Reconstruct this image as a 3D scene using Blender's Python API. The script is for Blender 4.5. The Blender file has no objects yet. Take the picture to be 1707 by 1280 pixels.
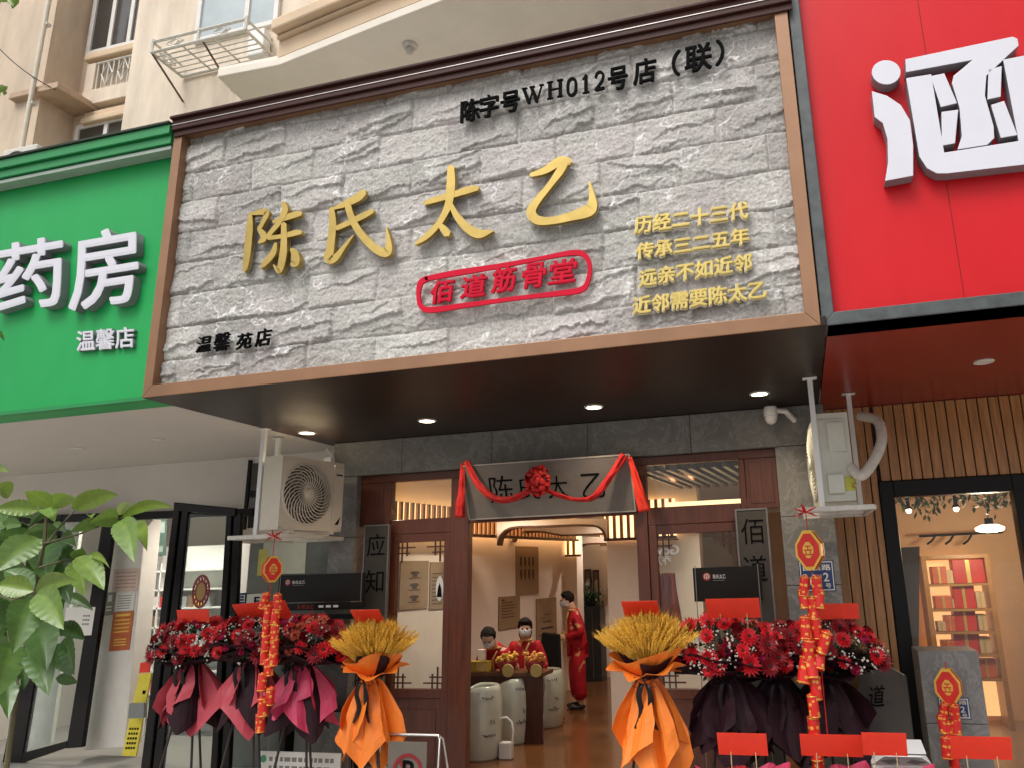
import bpy, bmesh, math, random
import numpy as np
from mathutils import Vector, Matrix, Quaternion, Euler
from mathutils import noise as mnoise

random.seed(7)
S = bpy.context.scene
COL = S.collection
PI = math.pi
R_ = math.radians

# ------------------------------------------------------------------ camera
# photo measurements (1707 x 1280): three vanishing points give lens, aim and the off-centre crop
VH, VD, VV = (-3958., 1109.), (1338., 939.), (850., -4300.)
PPX, PPY, FPX = 1009., 647., 1224.
CAM = Vector((0., -5., 2.05))
_x = -Vector((VH[0]-PPX, VH[1]-PPY, FPX)).normalized()
_y = Vector((VD[0]-PPX, VD[1]-PPY, FPX)).normalized()
_m = np.array([list(_x), list(_y), list(_x.cross(_y))]).T
_m[:, 2] *= 1 if _m[1, 2] < 0 else -1
_u, _s, _vt = np.linalg.svd(_m)
ROT = _u @ _vt                                   # world -> camera (x right, y down, z forward)
cam_d = bpy.data.cameras.new('camera')
cam = bpy.data.objects.new('camera', cam_d)
COL.objects.link(cam)
rx, ry, rz = ROT[0], -ROT[1], -ROT[2]
M4 = Matrix(((rx[0], ry[0], rz[0], CAM[0]), (rx[1], ry[1], rz[1], CAM[1]), (rx[2], ry[2], rz[2], CAM[2]), (0, 0, 0, 1)))
cam.matrix_world = M4
cam_d.sensor_width = 36
cam_d.lens = FPX/1707*36
cam_d.shift_x = -(PPX-853.5)/1707
cam_d.shift_y = (PPY-640)/1707
cam_d.clip_start = 0.05
cam_d.clip_end = 2000
S.camera = cam

def at(px, py, X=None, Y=None, Z=None):
    """photo pixel -> the world point it shows on a known plane"""
    d = ROT.T @ np.array([px-PPX, py-PPY, FPX])
    if X is not None: t = (X-CAM[0])/d[0]
    elif Y is not None: t = (Y-CAM[1])/d[1]
    else: t = (Z-CAM[2])/d[2]
    return CAM + Vector(d)*t

# ------------------------------------------------------------------ light
W = bpy.data.worlds.new('World'); S.world = W; W.use_nodes = True
nt = W.node_tree; nt.nodes.clear()
sky = nt.nodes.new('ShaderNodeTexSky'); sky.sky_type = 'NISHITA'; sky.sun_disc = False
SUN_EL, SUN_AZ = R_(58), R_(200)
sky.sun_elevation = SUN_EL; sky.sun_rotation = SUN_AZ
sky.dust_density = 6; sky.air_density = 1.0; sky.ozone_density = 1
hs = nt.nodes.new('ShaderNodeHueSaturation'); hs.inputs['Saturation'].default_value = 0.22
bg = nt.nodes.new('ShaderNodeBackground'); bg.inputs[1].default_value = 0.118
wo = nt.nodes.new('ShaderNodeOutputWorld')
nt.links.new(sky.outputs[0], hs.inputs['Color']); nt.links.new(hs.outputs[0], bg.inputs[0]); nt.links.new(bg.outputs[0], wo.inputs[0])
sd = bpy.data.lights.new('sun', 'SUN'); sd.energy = .85; sd.angle = R_(24); sd.color = (1, .965, .91)
sun = bpy.data.objects.new('sun', sd); COL.objects.link(sun)
_sv = Vector((math.sin(SUN_AZ)*math.cos(SUN_EL), math.cos(SUN_AZ)*math.cos(SUN_EL), math.sin(SUN_EL)))
sun.location = _sv*30
sun.rotation_euler = (-_sv).to_track_quat('-Z', 'Y').to_euler()
S.view_settings.view_transform = 'Standard'; S.view_settings.look = 'None'
S.view_settings.exposure = 0.55; S.view_settings.gamma = 1
S.view_settings.use_curve_mapping = False
S.cycles.use_denoising = True
S.cycles.max_bounces = 8; S.cycles.transmission_bounces = 6; S.cycles.transparent_max_bounces = 12
S.cycles.sample_clamp_indirect = 4
S.cycles.caustics_reflective = False; S.cycles.caustics_refractive = False

# ------------------------------------------------------------------ materials
MATS = {}
def nodes(name):
    m = bpy.data.materials.new(name); m.use_nodes = True
    t = m.node_tree
    return m, t, t.nodes['Principled BSDF']

def mat(name, c, rough=.55, metal=0, var=.12, scale=6, bump=0., bscale=60, c2=None, spec=.5, emit=0, trans=0, alpha=1, stretch=(1, 1, 1), coat=0, sss=0):
    if name in MATS: return MATS[name]
    m, t, b = nodes(name)
    L = t.links.new
    tc = t.nodes.new('ShaderNodeTexCoord'); mp = t.nodes.new('ShaderNodeMapping'); mp.inputs['Scale'].default_value = stretch
    L(tc.outputs['Object'], mp.inputs[0])
    n1 = t.nodes.new('ShaderNodeTexNoise'); n1.inputs['Scale'].default_value = scale; n1.inputs['Detail'].default_value = 8; n1.inputs['Roughness'].default_value = .65
    L(mp.outputs[0], n1.inputs['Vector'])
    cr = t.nodes.new('ShaderNodeValToRGB')
    a = [max(0, x*(1-var)) for x in c[:3]]; d = list(c2) if c2 else [min(1, x*(1+var)) for x in c[:3]]
    cr.color_ramp.elements[0].position = .3; cr.color_ramp.elements[1].position = .7
    cr.color_ramp.elements[0].color = (*a, 1); cr.color_ramp.elements[1].color = (*d, 1)
    L(n1.outputs[0], cr.inputs[0]); L(cr.outputs[0], b.inputs['Base Color'])
    b.inputs['Metallic'].default_value = metal
    mr = t.nodes.new('ShaderNodeMapRange'); mr.inputs[3].default_value = max(.02, rough*.82); mr.inputs[4].default_value = min(1, rough*1.2)
    L(n1.outputs[0], mr.inputs[0]); L(mr.outputs[0], b.inputs['Roughness'])
    b.inputs['Specular IOR Level'].default_value = spec
    if coat: b.inputs['Coat Weight'].default_value = coat; b.inputs['Coat Roughness'].default_value = .1
    if emit:
        L(cr.outputs[0], b.inputs['Emission Color']); b.inputs['Emission Strength'].default_value = emit
    if trans: b.inputs['Transmission Weight'].default_value = trans
    if alpha < 1: b.inputs['Alpha'].default_value = alpha
    if sss:
        b.inputs['Subsurface Weight'].default_value = sss; b.inputs['Subsurface Radius'].default_value = (.02, .01, .005); b.inputs['Subsurface Scale'].default_value = .3
    if bump:
        n2 = t.nodes.new('ShaderNodeTexNoise'); n2.inputs['Scale'].default_value = bscale; n2.inputs['Detail'].default_value = 6
        L(mp.outputs[0], n2.inputs['Vector'])
        bp = t.nodes.new('ShaderNodeBump'); bp.inputs['Strength'].default_value = bump; bp.inputs['Distance'].default_value = .01
        L(n2.outputs[0], bp.inputs['Height']); L(bp.outputs[0], b.inputs['Normal'])
    MATS[name] = m
    return m

def glass(name='window_glass', tint=(.93, .96, .94), a=.04, rough=.02):
    """clear pane: mostly see-through, with a Fresnel reflection"""
    if name in MATS: return MATS[name]
    m, t, b = nodes(name); L = t.links.new
    t.nodes.remove(b)
    tr = t.nodes.new('ShaderNodeBsdfTransparent'); tr.inputs[0].default_value = (*tint, 1)
    gl = t.nodes.new('ShaderNodeBsdfGlossy'); gl.inputs['Roughness'].default_value = rough
    df = t.nodes.new('ShaderNodeBsdfDiffuse'); df.inputs[0].default_value = (.6, .63, .62, 1)
    fr = t.nodes.new('ShaderNodeFresnel'); fr.inputs[0].default_value = 1.5
    m1 = t.nodes.new('ShaderNodeMixShader'); m2 = t.nodes.new('ShaderNodeMixShader'); m2.inputs[0].default_value = a
    ge = t.nodes.new('ShaderNodeNewGeometry'); iv = t.nodes.new('ShaderNodeMath'); iv.operation = 'SUBTRACT'; iv.inputs[0].default_value = 1; L(ge.outputs['Backfacing'], iv.inputs[1])
    fm = t.nodes.new('ShaderNodeMath'); fm.operation = 'MULTIPLY'; L(fr.outputs[0], fm.inputs[0]); L(iv.outputs[0], fm.inputs[1])
    L(fm.outputs[0], m1.inputs[0]); L(tr.outputs[0], m1.inputs[1]); L(gl.outputs[0], m1.inputs[2])
    L(m1.outputs[0], m2.inputs[1]); L(df.outputs[0], m2.inputs[2])
    L(m2.outputs[0], t.nodes['Material Output'].inputs[0])
    MATS[name] = m
    return m

def glow(name, c, s):
    if name in MATS: return MATS[name]
    m, t, b = nodes(name)
    b.inputs['Base Color'].default_value = (*c, 1); b.inputs['Emission Color'].default_value = (*c, 1); b.inputs['Emission Strength'].default_value = s
    MATS[name] = m
    return m

# ------------------------------------------------------------------ mesh helpers
def box(bm, x0, x1, y0, y1, z0, z1, M=None):
    vs = [bm.verts.new(v) for v in ((x0, y0, z0), (x1, y0, z0), (x1, y1, z0), (x0, y1, z0), (x0, y0, z1), (x1, y0, z1), (x1, y1, z1), (x0, y1, z1))]
    for f in ((0, 3, 2, 1), (4, 5, 6, 7), (0, 1, 5, 4), (1, 2, 6, 5), (2, 3, 7, 6), (3, 0, 4, 7)): bm.faces.new([vs[i] for i in f])
    if M is not None:
        for v in vs: v.co = M @ v.co
    return vs

def prism(bm, pts, vec):
    """polygon of world points swept by vec into a closed solid"""
    vec = Vector(vec)
    a = [bm.verts.new(Vector(p)) for p in pts]; b = [bm.verts.new(Vector(p)+vec) for p in pts]
    n = len(pts)
    bm.faces.new(a); bm.faces.new(b[::-1])
    for i in range(n): bm.faces.new((a[i], b[i], b[(i+1) % n], a[(i+1) % n]))

def frame_of(d):
    d = d.normalized(); u = d.cross(Vector((0, 0, 1)))
    if u.length < 1e-4: u = d.cross(Vector((1, 0, 0)))
    u.normalize(); return u, d.cross(u).normalized()

def tube(bm, pts, r, n=8, cap=True, flat=1.0):
    pts = [Vector(p) for p in pts]; rings = []
    rr = r if isinstance(r, (list, tuple)) else [r]*len(pts)
    u = None
    for i, p in enumerate(pts):
        d = (pts[min(i+1, len(pts)-1)]-pts[max(i-1, 0)])
        if d.length < 1e-9: d = Vector((0, 0, 1))
        d.normalize()
        if u is None: u, w = frame_of(d)
        else:
            u = (u-d*u.dot(d))
            if u.length < 1e-5: u, w = frame_of(d)
            u.normalize(); w = d.cross(u)
        rings.append([bm.verts.new(p+(u*math.cos(a)+w*math.sin(a)*flat)*rr[i]) for a in [2*PI*k/n for k in range(n)]])
    for A, B in zip(rings, rings[1:]):
        for k in range(n): bm.faces.new((A[k], A[(k+1) % n], B[(k+1) % n], B[k]))
    if cap:
        bm.faces.new(rings[0][::-1]); bm.faces.new(rings[-1])

def lathe(bm, prof, n=24, M=None, a0=0, a1=2*PI):
    M = M or Matrix.Identity(4); rings = []
    full = abs(a1-a0-2*PI) < 1e-6
    k = n if full else n+1
    for r, z in prof:
        if r < 1e-6: rings.append([bm.verts.new(M @ Vector((0, 0, z)))])
        else: rings.append([bm.verts.new(M @ Vector((r*math.cos(a0+(a1-a0)*i/n), r*math.sin(a0+(a1-a0)*i/n), z))) for i in range(k)])
    for A, B in zip(rings, rings[1:]):
        for i in range(n if full else n):
            j = (i+1) % len(A) if len(A) > 1 else 0; j2 = (i+1) % len(B) if len(B) > 1 else 0
            if len(A) == 1 and len(B) == 1: continue
            if len(A) == 1: bm.faces.new((A[0], B[i], B[j2]))
            elif len(B) == 1: bm.faces.new((A[i], A[j], B[0]))
            else: bm.faces.new((A[i], A[j], B[j2], B[i]))

def BM(): return bmesh.new()

def obj(name, bm, m, parent=None, smooth=False, bevel=0, local=False, noflip=False):
    """one mesh object; a world-built part is shifted into its thing's frame"""
    if isinstance(bm, bpy.types.Mesh): me = bm
    else:
        if not noflip: bmesh.ops.recalc_face_normals(bm, faces=bm.faces)
        me = bpy.data.meshes.new(name); bm.to_mesh(me); bm.free()
    if parent is not None and not local:
        off = Vector(parent.location); q = parent
        while q.parent is not None: q = q.parent; off += q.location
        me.transform(Matrix.Translation(-off))
    if m is not None and len(me.materials) == 0: me.materials.append(m)
    if smooth:
        me.polygons.foreach_set('use_smooth', [True]*len(me.polygons))
    o = bpy.data.objects.new(name, me); COL.objects.link(o)
    if smooth and smooth != 'all':
        try: me.set_sharp_from_angle(angle=R_(40))
        except Exception: pass
    if parent is not None: o.parent = parent
    if bevel:
        b = o.modifiers.new('bevel', 'BEVEL'); b.width = bevel; b.segments = 2; b.limit_method = 'ANGLE'; b.angle_limit = R_(40)
    return o

def tag(o, label, cat, group=None, kind=None):
    if label: o['label'] = label
    if cat: o['category'] = cat
    if group: o['group'] = group
    if kind: o['kind'] = kind
    return o

def thing(name, label, cat, loc=(0, 0, 0), group=None):
    o = bpy.data.objects.new(name, None); o.empty_display_size = .1; COL.objects.link(o); o.location = loc
    return tag(o, label, cat, group)

def struct(name, bm, m, **k):
    o = obj(name, bm, m, **k); o['kind'] = 'structure'; return o

def dup(root, loc, rotz=None, label=None):
    r = root.copy(); COL.objects.link(r); r.location = loc
    if rotz is not None: r.rotation_euler = (0, 0, rotz)
    if label: r['label'] = label
    for ch in list(root.children):
        c = ch.copy(); COL.objects.link(c); c.parent = r
        for g in ch.children:
            d = g.copy(); COL.objects.link(d); d.parent = c
    return r

def rect(bm, l, t, r, b, Y, y1):
    """photo rectangle on plane Y -> upright box back (or forward) to y1"""
    mx, my = (l+r)/2, (t+b)/2
    x0 = at(l, my, Y=Y).x; x1 = at(r, my, Y=Y).x; z0 = at(mx, b, Y=Y).z; z1 = at(mx, t, Y=Y).z
    box(bm, x0, x1, min(Y, y1), max(Y, y1), z0, z1)
    return x0, x1, z0, z1

def pts_on(ps, **k): return [at(*p, **k) for p in ps]

# ------------------------------------------------------------------ lettering
def glyphs(body, thick=0., extrude=.01, spacing=1.0):
    c = bpy.data.curves.new('lettering', 'FONT'); c.body = body; c.extrude = extrude; c.offset = thick; c.size = 1; c.space_character = spacing
    c.resolution_u = 3
    o = bpy.data.objects.new('lettering', c); COL.objects.link(o)
    dg = bpy.context.evaluated_depsgraph_get(); dg.update()
    me = bpy.data.meshes.new_from_object(o.evaluated_get(dg))
    bpy.data.objects.remove(o); bpy.data.curves.remove(c)
    n = len(me.vertices); a = np.empty(n*3); me.vertices.foreach_get('co', a); a = a.reshape(-1, 3)
    lo, hi = a.min(0), a.max(0)
    a[:, :2] = (a[:, :2]-lo[:2])/(hi[:2]-lo[:2]); a[:, 2] -= hi[2]           # front at z=0, back negative
    return me, a

def write(name, body, bl, br, tl, Y, m, parent, depth=.01, heavy=0., spacing=1., gap=0.002, step=.0007):
    """lettering set on the upright plane Y: photo corners bottom-left, bottom-right, top-left of its box;
    heavy thickens the strokes by that many photo pixels"""
    me, a = glyphs(body, 0, .5, spacing)
    offs = [(0, 0)] if not heavy else [(0, 0), (heavy, 0), (-heavy, 0), (0, heavy), (0, -heavy), (heavy*.7, heavy*.7), (-heavy*.7, heavy*.7), (heavy*.7, -heavy*.7), (-heavy*.7, -heavy*.7)]
    bm = BM()
    for i, (dx, dy) in enumerate(offs):
        P, Q, T = [at(p[0]+dx, p[1]+dy, Y=Y) for p in (bl, br, tl)]
        u, v = np.array(Q-P), np.array(T-P)
        co = np.array(P)+a[:, :1]*u+a[:, 1:2]*v
        d = depth+i*step
        co[:, 1] = Y-gap-d-a[:, 2]*d
        me.vertices.foreach_set('co', co.reshape(-1)); me.update(); bm.from_mesh(me)
    bpy.data.meshes.remove(me)
    return obj(name, bm, m, parent, noflip=True)

def words(name, body, x0, x1, z0, z1, Y, m, parent, depth=.004, thick=0., mirror=False, sign=-1):
    """lettering by world box on plane Y, facing the street"""
    me, a = glyphs(body, thick, .5)
    if mirror: a[:, 0] = 1-a[:, 0]
    co = np.stack([x0+a[:, 0]*(x1-x0), Y-.002-depth-a[:, 2]*depth, z0+a[:, 1]*(z1-z0)], 1)
    me.vertices.foreach_set('co', co.reshape(-1)); me.update(); me.materials.clear()
    return obj(name, me, m, parent)

def spline(P, n=8):
    """Catmull-Rom through rows of numbers"""
    P = np.array(P, float); Q = np.vstack([2*P[0]-P[1], P, 2*P[-1]-P[-2]]); out = []
    for i in range(1, len(Q)-2):
        for k in range(n):
            t = k/n
            out.append(.5*((2*Q[i])+(-Q[i-1]+Q[i+1])*t+(2*Q[i-1]-5*Q[i]+4*Q[i+1]-Q[i+2])*t*t+(-Q[i-1]+3*Q[i]-3*Q[i+1]+Q[i+2])*t**3))
    out.append(P[-1]); return np.array(out)

def brush(bm, stroke, Y, depth, tf=lambda x, y: (x, y), k=1.):
    """one brush stroke [(x, y, width)...] in photo units, cut from a plate depth thick in front of plane Y"""
    s = spline(stroke, 7); p = s[:, :2]; w = np.maximum(s[:, 2]*k, .6)
    d = np.gradient(p, axis=0); d /= np.maximum(np.linalg.norm(d, axis=1), 1e-6)[:, None]
    nrm = np.stack([-d[:, 1], d[:, 0]], 1)
    A = p+nrm*w[:, None]/2; B = p-nrm*w[:, None]/2
    cap0 = [p[0]-d[0]*w[0]*.35]; cap1 = [p[-1]+d[-1]*w[-1]*.35]
    fa, fb, ba, bb = [], [], [], []
    def V(q, y): return bm.verts.new(Vector((0, y, 0))+Vector((1, 0, 1))*0+(lambda h: Vector((h.x, 0, h.z)))(at(*tf(*q), Y=Y)))
    for q in A: fa.append(V(q, Y-depth)); ba.append(V(q, Y-.001))
    for q in B: fb.append(V(q, Y-depth)); bb.append(V(q, Y-.001))
    c0, c0b, c1, c1b = V(cap0[0], Y-depth), V(cap0[0], Y-.001), V(cap1[0], Y-depth), V(cap1[0], Y-.001)
    n = len(p)
    for i in range(n-1):
        bm.faces.new((fa[i], fa[i+1], fb[i+1], fb[i])); bm.faces.new((ba[i], bb[i], bb[i+1], ba[i+1]))
        bm.faces.new((fa[i], ba[i], ba[i+1], fa[i+1])); bm.faces.new((fb[i], fb[i+1], bb[i+1], bb[i]))
    bm.faces.new((c0, fa[0], fb[0])); bm.faces.new((c0b, bb[0], ba[0])); bm.faces.new((c0, c0b, ba[0], fa[0])); bm.faces.new((c0, fb[0], bb[0], c0b))
    bm.faces.new((c1, fb[-1], fa[-1])); bm.faces.new((c1b, ba[-1], bb[-1])); bm.faces.new((c1, fa[-1], ba[-1], c1b)); bm.faces.new((c1, c1b, bb[-1], fb[-1]))

def skin(name, nodes_, edges, m, parent, sub=2, local=False):
    """one continuous body grown on a skeleton: nodes (x, y, z, r[, ry])"""
    me = bpy.data.meshes.new(name); me.from_pydata([n[:3] for n in nodes_], edges, [])
    o = bpy.data.objects.new(name, me); COL.objects.link(o)
    sk = o.modifiers.new('skin', 'SKIN'); sk.use_smooth_shade = True
    if not me.skin_vertices: 
        ly = me.attributes.new('skin', 'FLOAT', 'POINT') if False else None
    try: lay = me.skin_vertices[0]
    except Exception: lay = me.skin_vertices.new() if hasattr(me.skin_vertices, 'new') else None
    for i, nd in enumerate(nodes_):
        lay.data[i].radius = (nd[3], nd[4] if len(nd) > 4 else nd[3]); lay.data[i].use_root = (i == 0)
    ss = o.modifiers.new('sub', 'SUBSURF'); ss.levels = sub; ss.render_levels = sub
    dg = bpy.context.evaluated_depsgraph_get(); dg.update()
    out = bpy.data.meshes.new_from_object(o.evaluated_get(dg))
    bpy.data.objects.remove(o); bpy.data.meshes.remove(me)
    out.materials.clear()
    r = obj(name, out, m, parent, smooth='all', local=local)
    return r
# ------------------------------------------------------------------ palette
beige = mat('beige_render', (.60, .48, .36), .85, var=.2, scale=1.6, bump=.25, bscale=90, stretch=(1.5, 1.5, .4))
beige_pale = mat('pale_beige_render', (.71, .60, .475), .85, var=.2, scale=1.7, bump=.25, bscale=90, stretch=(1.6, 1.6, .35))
trim_beige = mat('moulding_render', (.66, .50, .34), .8, var=.1, scale=2, bump=.15, bscale=60)
slabm = mat('balcony_plaster', (.80, .74, .64), .85, var=.07, scale=1.5, bump=.1, bscale=40)
conc = mat('stained_concrete', (.50, .36, .25), .9, var=.25, scale=3, bump=.3, bscale=50)
whitem = mat('white_enamel', (.78, .78, .76), .4, var=.03, scale=4)
offwhite = mat('offwhite_metal', (.66, .64, .58), .45, var=.06, scale=5)
grime_white = mat('weathered_white_steel', (.60, .58, .52), .5, var=.15, scale=14)
alu = mat('white_window_frame', (.72, .70, .66), .4, var=.06)
darkglass = mat('dark_window_glass', (.06, .055, .05), .08, var=.3, scale=2)
paleglass = mat('curtained_window_glass', (.42, .48, .50), .1, var=.15, scale=1.2)
brown = mat('bronze_painted_steel', (.28, .145, .075), .38, var=.12, scale=3, metal=.25)
darkbrown = mat('dark_brown_sheet', (.048, .016, .012), .5, var=.2, scale=3, spec=.2)
blackbrown = mat('black_brown_ceiling_board', (.020, .0105, .007), .38, var=.3, scale=2.2, bump=.03, bscale=8, spec=.3)
green = mat('green_composite_panel', (.014, .34, .085), .45, var=.07, scale=.9, spec=.25, stretch=(1.2, 1, .5), c2=(.024, .38, .10), bump=.1, bscale=1.6)
greend = mat('green_sheet_trim', (.008, .23, .06), .45, var=.12, scale=2)
red = mat('red_composite_panel', (.60, .008, .014), .42, spec=.22, var=.07, scale=.9, stretch=(1.3, 1, .45), c2=(.64, .014, .02), bump=.1, bscale=1.4)
redsoff = mat('red_soffit_board', (.25, .020, .012), .3, var=.12, scale=1.5)
greyframe = mat('weathered_grey_metal', (.075, .085, .085), .5, var=.35, scale=9, metal=.3)
gold = mat('brushed_gold', (.44, .315, .095), .36, var=.2, scale=3, metal=.8)
goldl = mat('pale_gold_letters', (.60, .46, .14), .4, var=.08, scale=5, metal=.45)
goldd = mat('cream_gold_edge', (.60, .50, .30), .45, var=.1, metal=.2)
acrylic = mat('white_acrylic', (.66, .66, .72), .3, var=.03, scale=2)
lettergrey = mat('grey_letter_return', (.24, .24, .26), .45, var=.1)
redpaint = mat('red_letter_paint', (.58, .005, .03), .6, var=.08, spec=.15)
blackink = mat('black_letter', (.006, .006, .006), .9, var=.1, spec=.05)
blackm = mat('black_metal', (.009, .009, .009), .4, var=.2, scale=4, spec=.2)
blackgloss = mat('polished_black_frame', (.007, .006, .006), .12, var=.3, scale=6, spec=.22)

# ------------------------------------------------------------------ setting: ground
roadm = mat('concrete_road', (.30, .29, .28), .9, var=.2, scale=20, bump=.3, bscale=200)
paving = mat('grey_paving', (.42, .40, .37), .85, var=.12, scale=5, bump=.2, bscale=80)
bm = BM(); box(bm, -400, 400, -400, 400, -.5, -.27); struct('ground', bm, roadm)
bm = BM(); box(bm, -60, 60, -2.4, 2.3, -.266, -.12); struct('pavement', bm, paving)
bm = BM(); box(bm, -60, 60, -2.55, -2.403, -.266, -.114); struct('kerb', bm, mat('kerb_stone', (.3, .29, .28), .85, bump=.2))

# ------------------------------------------------------------------ stone sign
def vnoise(x, y, seed, per=256):
    rs = np.random.RandomState(seed); T = rs.rand(per, per)
    xi = np.floor(x).astype(int); yi = np.floor(y).astype(int); fx = x-xi; fy = y-yi
    fx = fx*fx*fx*(fx*(fx*6-15)+10); fy = fy*fy*fy*(fy*(fy*6-15)+10)
    a = T[xi % per, yi % per]; b = T[(xi+1) % per, yi % per]; c = T[xi % per, (yi+1) % per]; d = T[(xi+1) % per, (yi+1) % per]
    return (a*(1-fx)+b*fx)*(1-fy)+(c*(1-fx)+d*fx)*fy
def fbm(x, y, seed, o=4, g=.5):
    s = 0; a = 1; t = 0
    for k in range(o):
        s = s+a*(vnoise(x*2**k+k*17.3, y*2**k+k*9.1, seed+k)-.5); t += a; a *= g
    return s/t*2

SX0, SX1 = -5.215, .165
SZ0, SZ1 = 3.70, 6.10

def stone_face():
    cs = .0078
    nx = int((SX1-SX0)/cs); nz = int((SZ1-SZ0)/cs)
    X, Z = np.meshgrid(np.linspace(SX0, SX1, nx), np.linspace(SZ0, SZ1, nz))
    x = X-SX0+4; z = Z-SZ0+4
    wx = x+.016*fbm(x*5, z*5, 1); wz = z+.013*fbm(x*4+9, z*4, 2, 5)
    rh, bl = .302, .64
    row = np.floor(wz/rh).astype(int); v = wz-row*rh
    rs = np.random.RandomState(5)
    offs = rs.rand(64)*.12
    xo = wx+(row % 2)*bl*.5+offs[row % 64]
    col = np.floor(xo/bl).astype(int); u = xo-col*bl
    bid = (row*53+col*17) % 997
    e = np.minimum(np.minimum(u, bl-u), np.minimum(v, rh-v)*1.0)
    e = np.maximum(e, 0)
    h = .016*(1-np.exp(-e/.009))
    P = rs.rand(997, 3, 6)
    Q = rs.rand(997, 3)[bid]
    h = h+np.clip(e/.010, 0, 1)*(.011*Q[..., 0]+(Q[..., 1]-.5)*.030*(u/bl-.5)+(Q[..., 2]-.42)*.040*(v/rh-.5))
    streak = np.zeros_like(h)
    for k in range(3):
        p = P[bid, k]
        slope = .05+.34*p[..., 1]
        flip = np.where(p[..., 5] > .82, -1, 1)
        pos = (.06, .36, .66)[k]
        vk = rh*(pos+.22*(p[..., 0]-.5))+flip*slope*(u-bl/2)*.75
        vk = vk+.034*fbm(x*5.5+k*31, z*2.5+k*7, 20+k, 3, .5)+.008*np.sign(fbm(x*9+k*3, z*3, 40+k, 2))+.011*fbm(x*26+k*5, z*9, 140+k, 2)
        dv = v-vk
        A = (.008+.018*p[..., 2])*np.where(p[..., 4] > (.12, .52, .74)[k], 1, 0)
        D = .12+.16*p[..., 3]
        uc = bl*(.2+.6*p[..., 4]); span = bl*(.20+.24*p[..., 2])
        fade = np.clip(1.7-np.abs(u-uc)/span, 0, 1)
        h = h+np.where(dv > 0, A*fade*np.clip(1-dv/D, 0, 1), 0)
        st = np.exp(-((dv-.005)/.0055)**2)*fade*np.clip(A/.016, 0, 1)*np.clip(.3+2.6*fbm(x*7+k, z*7, 60+k, 2), 0, 1)  # pale line just above each ledge edge
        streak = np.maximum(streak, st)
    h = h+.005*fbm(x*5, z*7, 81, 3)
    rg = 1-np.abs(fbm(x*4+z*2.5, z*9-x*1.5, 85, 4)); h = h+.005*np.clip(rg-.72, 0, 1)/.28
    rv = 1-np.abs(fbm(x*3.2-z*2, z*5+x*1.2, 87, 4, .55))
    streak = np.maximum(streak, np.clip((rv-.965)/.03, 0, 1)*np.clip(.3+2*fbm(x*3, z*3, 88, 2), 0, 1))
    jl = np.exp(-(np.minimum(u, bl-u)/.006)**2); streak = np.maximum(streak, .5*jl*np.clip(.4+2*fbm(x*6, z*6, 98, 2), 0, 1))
    h = h+.0044*fbm(x*26, z*30, 90, 3)+.0034*(vnoise(x*95, z*95, 95)-.5)*2
    h = np.clip(h, 0, .058)
    Y = .012-h
    co = np.stack([X, Y, Z], -1).reshape(-1, 3)
    i = np.arange(nx*nz).reshape(nz, nx)
    q = np.stack([i[:-1, :-1], i[:-1, 1:], i[1:, 1:], i[1:, :-1]], -1).reshape(-1, 4)
    me = bpy.data.meshes.new('stone_face')
    me.vertices.add(len(co)); me.vertices.foreach_set('co', co.astype(np.float32).reshape(-1))
    me.loops.add(q.size); me.loops.foreach_set('vertex_index', q.reshape(-1).astype(np.int32))
    me.polygons.add(len(q)); me.polygons.foreach_set('loop_start', np.arange(0, q.size, 4, dtype=np.int32))
    me.update(calc_edges=True)
    at_ = me.attributes.new('pale_streak', 'FLOAT', 'POINT'); at_.data.foreach_set('value', streak.reshape(-1).astype(np.float32))
    tn = np.random.RandomState(3).rand(997)[bid]
    a2 = me.attributes.new('tone', 'FLOAT', 'POINT'); a2.data.foreach_set('value', tn.reshape(-1).astype(np.float32))
    return me

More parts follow.
